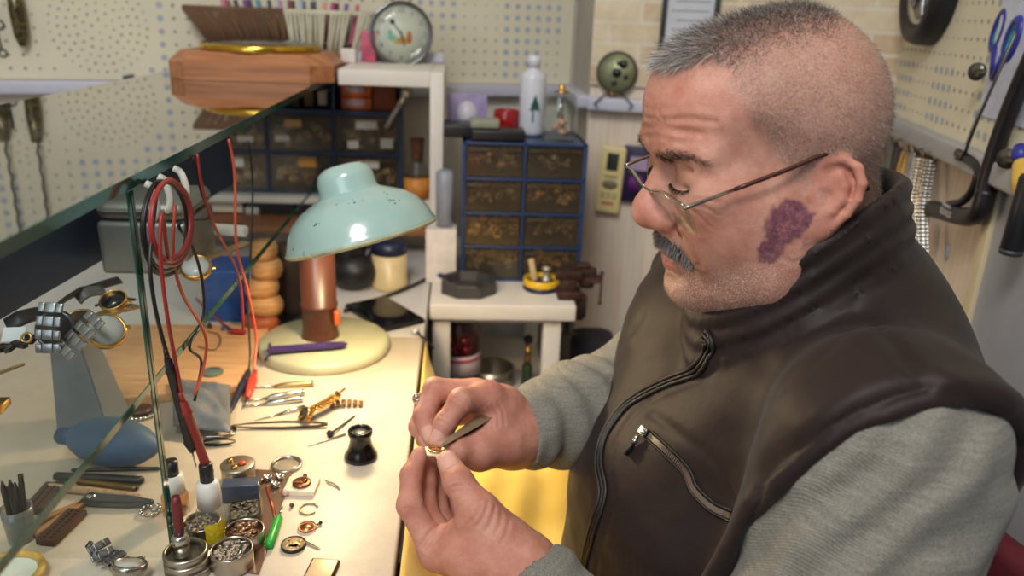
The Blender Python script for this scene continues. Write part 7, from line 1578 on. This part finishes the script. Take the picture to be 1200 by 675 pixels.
# ================================================================= PERSON: assembly
from mathutils.bvhtree import BVHTree
def m_vest():
    t = NT('vest_nylon'); n1 = t.noise(14, 4, 0.6)
    t.color(t.ramp(n1, [(0.3, srgb(34, 25, 24)), (0.7, srgb(44, 33, 31))]))
    t.set(Roughness=0.55); t.b.inputs['Specular IOR Level'].default_value = 0.24
    t.b.inputs['Sheen Weight'].default_value = 0.05
    h = t.math('ADD', t.math('MULTIPLY', t.noise(38, 4, 0.55), 1.0), t.math('MULTIPLY', t.noise(1500, 1, 0.5), 0.10))
    t.bump(h, 0.22, 0.004); return t.m
def m_knit():
    t = NT('shirt_knit'); co = t.obj()
    w = t.n('ShaderNodeTexWave', wave_type='BANDS', bands_direction='DIAGONAL'); w.inputs['Scale'].default_value = 210; w.inputs['Distortion'].default_value = 1.2; w.inputs['Detail'].default_value = 1; w.inputs['Detail Scale'].default_value = 3; t.l(co, w.inputs['Vector'])
    st = t.noise(60, 4, 0.7, stretch=(0.35, 0.35, 7)); fine = t.noise(900, 2, 0.6)
    c = t.ramp(st, [(0.30, srgb(104, 101, 93)), (0.50, srgb(126, 123, 114)), (0.68, srgb(150, 147, 137))])
    c = t.mix(0.55, c, t.ramp(fine, [(0.3, srgb(86, 83, 76)), (0.7, srgb(162, 159, 148))]))
    t.color(c); t.set(Roughness=0.9); t.b.inputs['Specular IOR Level'].default_value = 0.15
    t.b.inputs['Sheen Weight'].default_value = 0.1
    t.bump(t.math('ADD', t.math('MULTIPLY', w.outputs['Fac'], 0.6), t.math('MULTIPLY', fine, 0.6)), 0.5, 0.0012); return t.m
person = thing('person', 'man with cropped grey hair in a dark brown padded vest bent over a watch movement', 'person', (float(T0[0]), float(T0[1]), 0.0))
PI_ = Matrix.Translation(-person.location)
def pobj(name, me, m, label=None):
    o = obj(name, me, m, person, label=label); o.matrix_parent_inverse = Matrix.Identity(4); o.matrix_basis = PI_; return o
def cast(x, y, bvh=None):
    d = Vector(ray(x, y)).normalized(); h = (bvh or VB).ray_cast(Vector(CAMP), d)
    return (h[0], h[1]) if h[0] is not None else (None, None)
RES = 1.0
body_me = sdf_mesh('body', sd_body, (-.12, .28, .48), (.60, 1.06, 1.30), .0017 * RES)
nail = np.zeros(len(body_me.vertices)); BP = verts_np(body_me)
for H in (LH, RH):
    for ch, side in [(c, 'f') for c in H['fingers']] + [(H['thumb'], 't')]:
        tip, dip = ch[3][0], ch[2][0]; ax = tip - dip; ax /= np.linalg.norm(ax); r = ch[3][1]
        if H is LH: out = (CAMP - tip) if side == 't' else (tip - LH['thumb'][2][0])
        else: out = (CAMP - tip) * 1.0 + A3(-0.3, 0, 0.35) if side == 'f' else A3(0, -1, -1)
        out = out - ax * (out @ ax); out /= np.linalg.norm(out); sd = np.cross(ax, out)
        q = BP - (tip + out * r * 0.95 - ax * r * 0.10); u, v, w_ = q @ ax, q @ sd, q @ out
        e = np.sqrt((u / (r * (1.15 if side == 't' else .95))) ** 4 + (v / (r * (.84 if side == 't' else .72))) ** 4); m_ = sstep(1.15, 0.85, e) * (np.abs(w_) < r * 0.8)
        nail = np.maximum(nail, m_)
        ring_ = np.exp(-((e - 1.02) / 0.20) ** 2) * (np.abs(w_) < r * 0.8)
        BP = BP - out[None] * (ring_ * 0.0009)[:, None] + out[None] * (m_ * 0.0002)[:, None]
body_me.vertices.foreach_set('co', BP.astype(np.float32).ravel()); body_me.update()
set_attr(body_me, 'nail', nail)
# creases of the skin, traced on the body surface
body_me.update(); BVB = BVHTree.FromPolygons([Vector(v) for v in BP], [tuple(p.vertices) for p in body_me.polygons])
BN = np.zeros(len(BP) * 3, np.float32); body_me.vertices.foreach_get('normal', BN); BN = BN.reshape(-1, 3)
CREASE = [([(812, 238), (826, 243), (842, 252)], .0006, .0013), ([(811, 233), (828, 234), (846, 238)], .0006, .0013), ([(810, 245), (820, 254), (832, 266)], .0006, .0013), ([(806, 250), (813, 262), (821, 276)], .0005, .0013),
          ([(748, 137), (775, 141), (806, 139), (838, 143)], .0008, .0020), ([(747, 150), (770, 147), (792, 152), (822, 157)], .0008, .0020), ([(746, 163), (768, 161), (800, 168)], .0006, .0018), ([(772, 132), (778, 142), (775, 152)], .0005, .0015),
          ([(793, 268), (803, 281), (813, 295), (819, 310)], .0014, .0028), ([(818, 312), (826, 326), (828, 340)], .0008, .0022), ([(768, 246), (785, 258), (800, 262)], .0006, .0018),
          ([(912, 300), (930, 308), (948, 300)], .0005, .0018), ([(945, 290), (952, 310), (948, 325)], .0007, .002),
          ([(527, 560), (537, 556), (548, 560)], .0007, .0010), ([(526, 565), (538, 562), (551, 567)], .0007, .0010), ([(528, 571), (540, 569), (552, 573)], .0006, .0010), ([(531, 577), (541, 575), (551, 578)], .0005, .0010),
          ([(572, 588), (568, 602), (560, 616)], .0007, .0014), ([(580, 594), (577, 608), (570, 622)], .0007, .0014), ([(588, 601), (586, 615), (580, 628)], .0006, .0014), ([(564, 590), (558, 604), (548, 614)], .0006, .0013), ([(597, 610), (594, 624), (588, 636)], .0006, .0014),
          ([(494, 640), (504, 625), (517, 613)], .0012, .0018), ([(500, 645), (512, 632), (526, 622)], .0009, .0016), ([(471, 590), (480, 588), (490, 592)], .0008, .0012), ([(476, 557), (484, 556), (492, 558)], .0006, .0010), ([(472, 596), (482, 595), (492, 599)], .0005, .0010),
          ([(577, 474), (583, 486), (584, 500)], .0007, .0013), ([(572, 478), (577, 490), (577, 502)], .0007, .0013), ([(567, 482), (571, 492), (571, 502)], .0006, .0012), ([(584, 470), (590, 484), (591, 498)], .0006, .0013),
          ([(512, 492), (520, 495), (528, 501)], .0006, .0010), ([(516, 487), (524, 490), (532, 496)], .0005, .0010), ([(535, 462), (543, 465), (549, 472)], .0006, .0011), ([(532, 467), (540, 471), (546, 478)], .0005, .0011), ([(493, 485), (499, 487), (505, 491)], .0005, .0010)]
dsp = np.zeros(len(BP))
for pxs, dp, wd in CREASE:
    pts = np.array([list(h) for h, n in (cast(p.x, p.y, BVB) for p in smoothpath([(x, y, 0) for x, y in pxs], 8)) if h is not None])
    if len(pts) < 2: continue
    m_ = np.nonzero(((BP > pts.min(0) - .012) & (BP < pts.max(0) + .012)).all(1))[0]
    if len(m_) == 0: continue
    dd = np.min(np.linalg.norm(BP[m_][:, None] - pts[None], axis=2), axis=1)
    dsp[m_] += -dp * np.exp(-(dd / wd) ** 2) + dp * 0.45 * np.exp(-((dd - wd * 2.2) / wd) ** 2)
BP = BP + BN * dsp[:, None]; body_me.vertices.foreach_set('co', BP.astype(np.float32).ravel()); body_me.update()
body = pobj('body', body_me, m_skin())
dress_head(body, body_me, body)
# eyelid, ear detail lives in the body; clothing follows
vest_me = sdf_mesh('vest', sd_vest, (-.02, .28, .40), (.60, 1.08, 1.20), .0040 * RES, relax=2)
VB = BVHTree.FromPolygons([Vector(v) for v in verts_np(vest_me)], [tuple(p.vertices) for p in vest_me.polygons])
def onvest(px, lift=0.0, n=6):
    P2 = smoothpath([(x, y, 0) for x, y in px], n); out = []
    for p in P2:
        h, nn = cast(p.x, p.y)
        if h is not None and (not out or (h - out[-1][0]).length < 0.06): out.append((h, nn))
    return [(h + nn * lift, nn) for h, nn in out]
ZIP = [(826, 392), (832, 404), (824, 424), (809, 438), (785, 447), (759, 459), (738, 472), (724, 486), (707, 514), (702, 543), (707, 578), (696, 618), (686, 658), (682, 700)]
ZIP2 = [(x + 13, y + 6) for x, y in ZIP[1:]]
POCK = [(762, 511), (779, 526), (804, 551), (814, 573), (834, 593), (858, 605)]
SEAMS = [(ZIP2, .0016, .003), (ZIP, .0012, .004), ([(764, 486), (790, 505), (826, 530), (848, 556), (862, 585)], .0014, .004), ([(848, 402), (900, 398), (960, 385), (1007, 375)], .0010, .005),
         ([(1007, 366), (1040, 395), (1066, 425), (1084, 456)], .0024, .005), ([(880, 640), (884, 600), (884, 574), (905, 540), (966, 505), (1036, 468), (1084, 452)], .0075, .008), ([(862, 590), (868, 640), (866, 700)], .0022, .004),
         ([(716, 420), (735, 395), (752, 372)], .0014, .005), ([(700, 650), (740, 660), (800, 690)], .0016, .005), ([(1010, 372), (960, 420), (900, 470)], .0010, .006), ([(1084, 456), (1140, 470), (1190, 520)], .0030, .006)]
VP_ = verts_np(vest_me); VN = np.zeros(len(VP_) * 3, np.float32); vest_me.vertices.foreach_get('normal', VN); VN = VN.reshape(-1, 3)
dispv = np.zeros(len(VP_))
for px, dp, wd in SEAMS:
    pts = np.array([list(h) for h, n in onvest(px)])
    if len(pts) < 2: continue
    lo, hi = pts.min(0) - .03, pts.max(0) + .03; m_ = np.nonzero(((VP_ > lo) & (VP_ < hi)).all(1))[0]
    dd = np.min(np.linalg.norm(VP_[m_][:, None] - pts[None], axis=2), axis=1)
    nd_ = -dp * np.exp(-(dd / wd) ** 2) + dp * 0.10 * np.exp(-((dd - wd * 2.6) / (wd * 1.2)) ** 2); dispv[m_] = np.where(np.abs(nd_) > np.abs(dispv[m_]), nd_, dispv[m_])
VP_ = VP_ + VN * dispv[:, None]; vest_me.vertices.foreach_set('co', VP_.astype(np.float32).ravel()); vest_me.update()
MV = m_vest(); vest = pobj('vest', vest_me, MV, 'dark brown padded sleeveless vest with stand-up collar')
zb = MB()
zp = onvest(ZIP, 0.0012, 8); zb.tube([h for h, n in zp], .0017, 6)
for off in (.0042, -.0042):
    pts = []
    for i, (h, n) in enumerate(zp):
        a = zp[min(i + 1, len(zp) - 1)][0] - zp[max(i - 1, 0)][0]; sd = a.cross(n).normalized(); pts.append(h + sd * off)
    zb.tube(pts, .0020, 6)
obj('front_zip', zb, mat('zip_black', (30, 26, 26), .45, bump=.3, bscale=600), vest)
zb = MB(); zp = onvest(POCK, 0.0010, 14)
for i, (h, n) in enumerate(zp[:-1]):
    a = (zp[i + 1][0] - h); L = a.length
    for k in range(max(1, int(L / .0022))):
        p = h + a * (k / max(1, int(L / .0022))); zb.box((0, 0, 0), (.0046, .0013, .0022), Matrix.Translation(p) @ lookrot(n, a))
obj('pocket_zip', zb, mat('zip_teeth', (150, 140, 130), .3, .8), vest)
zb = MB()
pts = [h for h, n in zp]
for off in (.0042, -.0042):
    q = []
    for i, (h, n) in enumerate(zp):
        a = zp[min(i + 1, len(zp) - 1)][0] - zp[max(i - 1, 0)][0]; q.append(h + a.cross(n).normalized() * off)
    zb.tube(q, .0013, 6)
obj('zip_piping', zb, mat('zip_black', (30, 26, 26)), vest)
h, n = cast(756, 507); sl = MB(); M0 = Matrix.Translation(h + n * .003) @ lookrot(n, cast(779, 526)[0] - h)
sl.box((0, 0, 0), (.0085, .011, .004), M0, .001); sl.box((0, .004, .003), (.004, .005, .003), M0, .0008)
slider = obj('zip_slider', sl, mat('chrome', (200, 198, 192), .2, 1.0, var=.03), vest)
q = [cast(x, y) for x, y in ((752, 512), (748, 519), (742, 527), (737, 535))]; sl = MB()
sl.tube([q[0][0] + q[0][1] * .005, q[1][0] + q[1][1] * .006], .0018, 8); sl.ball(q[1][0] + q[1][1] * .005, .0030, n=10)
obj('pull_ring', sl, mat('chrome', (200, 198, 192)), slider)
sl = MB(); sl.tube([a + b * .004 for a, b in q[1:]], [.0026, .0042, .0034], 8, flat=.45); obj('pull_tab', sl, mat('pull_black', (24, 22, 22), .4), slider)
# sleeves of the shirt
MK = m_knit()
for nm, S, E, W, sd_ in (('l', S_L, E_L, W_L, 3), ('r', S_R, E_R, W_R, 8)):
    lo = np.minimum(np.minimum(S, E), W) - .12; hi = np.maximum(np.maximum(S, E), W) + .12
    me = sdf_mesh('shirt_sleeve', lambda P: sd_sleeve(P, S, E, W, sd_), lo, hi, .0034 * RES); slv = pobj('shirt_sleeve', me, MK, 'grey green knitted shirt sleeve')
# legs, hidden below the bench, so that he sits on something
def sd_legs(P):
    hip = from_t(0.0, 0.0, -0.40); d = s_ell(P, hip, (.17, .19, .13)); kn = []
    for s in (1, -1):
        h0 = from_t(0.02, 0.10 * s, -0.42); k0 = A3(h0[0] - 0.36, h0[1] + 0.02 * s, 0.50); f0 = A3(k0[0] + 0.06, k0[1], 0.10)
        d = smin(d, s_chain(P, [h0, k0, f0], [.098, .078, .062], .03), .05)
    return d
pobj('trousers', sdf_mesh('trousers', sd_legs, (-.45, .25, .04), (.62, 1.15, .70), .009), mat('trouser_cloth', (40, 42, 50), .85, bump=.3, bscale=300))
for s in (1, -1):
    h0 = from_t(0.02, 0.10 * s, -0.42); f0 = A3(h0[0] - 0.30, h0[1] + 0.02 * s, 0)
    sh = MB(); sh.ball((-.05, 0, .045), (.13, .048, .042), TM((f0[0], f0[1], 0))); sh.box((-.05, 0, .010), (.25, .088, .020), TM((f0[0], f0[1], 0)), .008); pobj('shoe', sh.mesh('shoe'), mat('shoe_leather', (30, 26, 24), .4))
# seat
hp = from_t(-0.03, 0, -0.40)
chair = thing('chair', 'maroon upholstered chair that the man sits on', 'chair', (float(hp[0]) - .02, float(hp[1]), 0), R(10))
b = MB(); b.box((0, 0, .385), (.40, .42, .07), None, .02); obj('seat', b, mat('maroon_cloth', (96, 22, 34), .8, bump=.3), chair)
b = MB(); b.box((.195, 0, .56), (.035, .40, .34), None, .015); obj('backrest', b, mat('maroon_cloth', (96, 22, 34)), chair)
for sx in (-1, 1):
    for sy in (-1, 1): b = MB(); b.cyl((.18 * sx, .18 * sy, 0), (.17 * sx, .17 * sy, .35), .017, n=12); obj('leg', b, mat('chair_metal', (40, 38, 38), .4, .8), chair)

# ----------------------------------------------------------------- eyeglasses
def inhead(x, y, yl):       # point of the picture ray on the head-frame plane left = yl
    v = ray(x, y); n = HB[1]; t = (yl - (CAMP - HEAD_O) @ n) / (v @ n); return to_head((CAMP + v * t)[None])[0]
gB = inhead(757, 220, 0.0)
def _far(yl):
    g = inhead(803, 244, yl); q = pj(from_head((g[0], -yl, g[2]))); return (q[0] - 731) ** 2 + 0.3 * (q[1] - 199) ** 2
YH = min((.058 + .001 * k for k in range(28)), key=_far); gH = inhead(803, 244, YH); gT = inhead(779, 228, YH * .53); gL = inhead(801, 241, YH * .90)
gE = inhead(975, 179, 0.0775)
gl = thing('eyeglasses', 'half-rim metal spectacles low on the man\'s nose', 'glasses', tuple(float(v) for v in from_head(gB)))
GI = Matrix.Translation(-gl.location)
def gobj(name, mb, m, parent=None, label=None):
    o = obj(name, mb, m, parent or gl, label=label); 
    if not parent: o.matrix_basis = GI
    return o
def W3(x, y, z, s): return Vector(from_head((x, y * s, z)))
steel = mat('spectacle_metal', (176, 172, 164), .22, 1.0, var=.03); brown = mat('temple_brown', (74, 42, 34), .35, .3)
dn = A3(-0.010, 0, -0.0275)                     # from the top bar to the bottom of a lens
for s in (1, -1):
    a = A3(gB[0] - .001, .0085, gB[2] - .001); b_ = A3(gT[0], gT[1], gT[2] + .001); c_ = A3(gL[0], gL[1], gL[2])
    top = [tuple(a), tuple((a + b_) / 2 + A3(.0012, 0, .0008)), tuple(b_ + A3(.0008, 0, .0004)), tuple((b_ + c_) / 2 + A3(.001, 0, .0004)), tuple(c_)]
    f = MB(); f.tube(smoothpath([W3(*p, s) for p in top], 5), .0015, 8); f.tube([W3(*c_, s), W3(*gH, s)], .0014, 8); f.tube([W3(*a, s), W3(a[0] - .006, .0095, a[2] - .008, s), W3(a[0] - .010, .0105, a[2] - .010, s)], .0005, 6)
    gobj('rim', f, steel)
    outl = [np.array(p) for p in top]; bot = [outl[-1] + dn * .55 + A3(0, .0015, 0), outl[-1] + dn * .92 + A3(0, -.003, 0), outl[3] + dn * 1.02, outl[2] + dn * 1.03, outl[1] + dn * .96, outl[0] + dn * .62 + A3(0, .001, 0)]
    ring_ = [W3(*p, s) for p in smoothpath([Vector(p) for p in outl], 3)] + [W3(*p, s) for p in smoothpath([Vector(p) for p in bot], 3)]
    cen = sum(ring_, Vector()) / len(ring_); nrm = (ring_[0] - cen).cross(ring_[3] - cen).normalized()
    f = MB(); k = len(ring_)
    vs = [cen + nrm * .0012] + ring_ + [cen + nrm * .0026] + [p + nrm * .0014 for p in ring_]
    fs = [(0, 1 + i, 1 + (i + 1) % k) for i in range(k)] + [(k + 1, k + 2 + (i + 1) % k, k + 2 + i) for i in range(k)] + [(1 + i, k + 2 + i, k + 2 + (i + 1) % k, 1 + (i + 1) % k) for i in range(k)]
    f.add(vs, fs)
    bmesh.ops.recalc_face_normals(f.bm, faces=f.bm.faces[:]); gobj('lens', f, mat('lens_glass', (244, 250, 248), .02, transm=1.0, ior=1.5, var=0))
    e1 = A3(gE[0], gE[1], gE[2]); h_ = A3(*gH); mid = h_ + (e1 - h_) * .34
    f = MB(); f.tube([W3(*h_, s), W3(*(h_ + (e1 - h_) * .02), s), W3(*mid, s)], [.0016, .0016, .0014], 8); tp = gobj('temple', f, steel)
    f = MB(); hk = [mid, h_ + (e1 - h_) * .7, e1 + A3(.006, 0, 0), e1 + A3(-.010, -.001, -.003), e1 + A3(-.024, -.004, -.018), e1 + A3(-.032, -.007, -.036)]
    f.tube(smoothpath([W3(*p, s) for p in hk], 5), .0018, 8); obj('temple_tip', f, brown, tp, GI, label='dark brown temple end')
    tp.matrix_basis = GI; tp.children[0].matrix_basis = Matrix.Identity(4)
    f = MB(); f.ball(W3(a[0] - .011, .0108, a[2] - .011, s), (.0025, .0015, .004), n=10); gobj('nose_pad', f, mat('clear_pad', (230, 226, 214), .2, transm=.6))
f = MB(); f.tube(smoothpath([W3(gB[0] - .001, .0085, gB[2] - .001, 1), W3(gB[0] + .0015, 0, gB[2] + .001, 1), W3(gB[0] - .001, .0085, gB[2] - .001, -1)], 5), .0011, 8); gobj('bridge', f, steel)

# ----------------------------------------------------------------- things in his hands
pc = Vector(dep(511, 529, .712)); Mp = Matrix.Translation(pc) @ Euler((R(-8), R(6), R(8))).to_matrix().to_4x4()
mv = thing('watch_movement', 'small gold watch movement on a cream card between the man\'s finger and thumb', 'watch part', M=Mp)
b = MB(); b.box((0, 0, 0), (.0185, .0185, .0012), None, .0002); obj('card', b, mat('cream_card', (236, 224, 196), .6), mv)
b = MB(); b.lathe([(0, .0008), (.0070, .0008), (.0076, .0014), (.0076, .0026), (.0068, .0030), (.0066, .0024), (0, .0024)], None, 28); obj('plate', b, mat('gold_plate', (206, 176, 124), .3, 1.0, var=.2, vscale=400), mv)
b = MB(); b.lathe([(.0022, .0026), (.0030, .0026), (.0030, .0032), (.0022, .0032)], TM((.002, .001, 0)), 20); b.cyl((-.003, -.002, .0024), (-.003, -.002, .0036), .0018, n=14); b.box((0, .003, .003), (.009, .003, .0010)); b.box((.001, -.004, .0030), (.007, .0022, .0010)); obj('gear_train', b, mat('copper_gear', (196, 136, 98), .35, 1.0), mv)
t0_, t1_ = Vector(dep(576, 485, .757)), Vector(dep(511, 527, .716)); ax = (t1_ - t0_).normalized(); sdv = ax.cross(Vector((0.25, -0.4, 1))).normalized(); up_ = sdv.cross(ax)
tz = thing('tweezers', 'steel tweezers in the man\'s right hand pinching the movement', 'tweezers', t1_)
for s in (1, -1):
    b = MB(); L = (t1_ - t0_).length; st = []
    for u, wd, gp in ((-.30, .0048, .0012), (0, .0048, .0022), (.3, .0046, .0030), (.7, .0028, .0024), (1.0, .0004, .0003)): st.append((t0_ + ax * (L * u) + up_ * (gp * s), wd))
    vs, fs = [], []
    for p, wd in st: vs += [p + sdv * wd + up_ * .0005, p - sdv * wd + up_ * .0005, p - sdv * wd - up_ * .0005, p + sdv * wd - up_ * .0005]
    for i in range(len(st) - 1):
        for k in range(4): fs.append((i * 4 + k, i * 4 + (k + 1) % 4, i * 4 + 4 + (k + 1) % 4, i * 4 + 4 + k))
    fs += [(3, 2, 1, 0), tuple(range(len(vs) - 4, len(vs)))]
    b.add(vs, fs); o = obj('blade', b, mat('tweezer_steel', (190, 172, 150), .25, 1.0), tz, Matrix.Translation(-t1_))
rc = RH['fingers'][2]; a_, b_ = Vector(rc[0][0]), Vector(rc[1][0]); c_ = a_.lerp(b_, .92); rr = .0122
rg = thing('finger_ring', 'chunky silver ring on the man\'s right hand', 'ring', c_)
b = MB(); b.torus(rr, .0018, lookrot(b_ - a_), 28, 8); obj('band', b, mat('chrome', (200, 198, 192)), rg)
o_ = Vector(dep(489, 462, .79)) - c_; o_ = (o_ - (b_ - a_).normalized() * o_.dot((b_ - a_).normalized())); o_ = Vector((-.85, -.35, .4)).normalized() * rr
b = MB(); b.ball(o_ * 1.10, (.0068, .0068, .0060), n=14); b.ball(o_ * 1.10 + Vector((-.002, -.003, .004)), (.0035, .0035, .0035), n=12); obj('setting', b, mat('chrome', (200, 198, 192)), rg)
# ================================================================= LIGHT
w = bpy.data.worlds.new('world'); SC.world = w; w.use_nodes = True
bg = w.node_tree.nodes['Background']; bg.inputs[0].default_value = (0.80, 0.88, 1.0, 1); bg.inputs[1].default_value = 0.17
def area(name, loc, tgt, e, size, col):
    L = bpy.data.lights.new(name, 'AREA'); L.energy = e; L.size = size; L.color = col; o = bpy.data.objects.new(name, L); COL.objects.link(o); o.location = loc
    o.rotation_euler = (Vector(tgt) - Vector(loc)).to_track_quat('-Z', 'Y').to_euler(); return o
area('flash_fill_light', (-.35, -.25, 2.40), (.2, .8, .95), 22, .55, (1.0, .96, .92))  # added frontal fill above the camera, standing in for a camera flash
area('window_light', (-.9, -1.3, 1.9), (.1, .8, 1.0), 14, 1.2, (.86, .93, 1.0))
L = bpy.data.lights.new('lamp_light', 'POINT'); L.energy = 3.3; L.color = (1.0, .70, .42); L.shadow_soft_size = .022
o = bpy.data.objects.new('lamp_light', L); COL.objects.link(o); o.location = LAMP
SC.cycles.transparent_max_bounces = 32
SC.cycles.use_denoising = True
SC.cycles.max_bounces = 10; SC.cycles.transmission_bounces = 8; SC.cycles.caustics_reflective = False; SC.cycles.caustics_refractive = False; SC.cycles.sample_clamp_indirect = 6
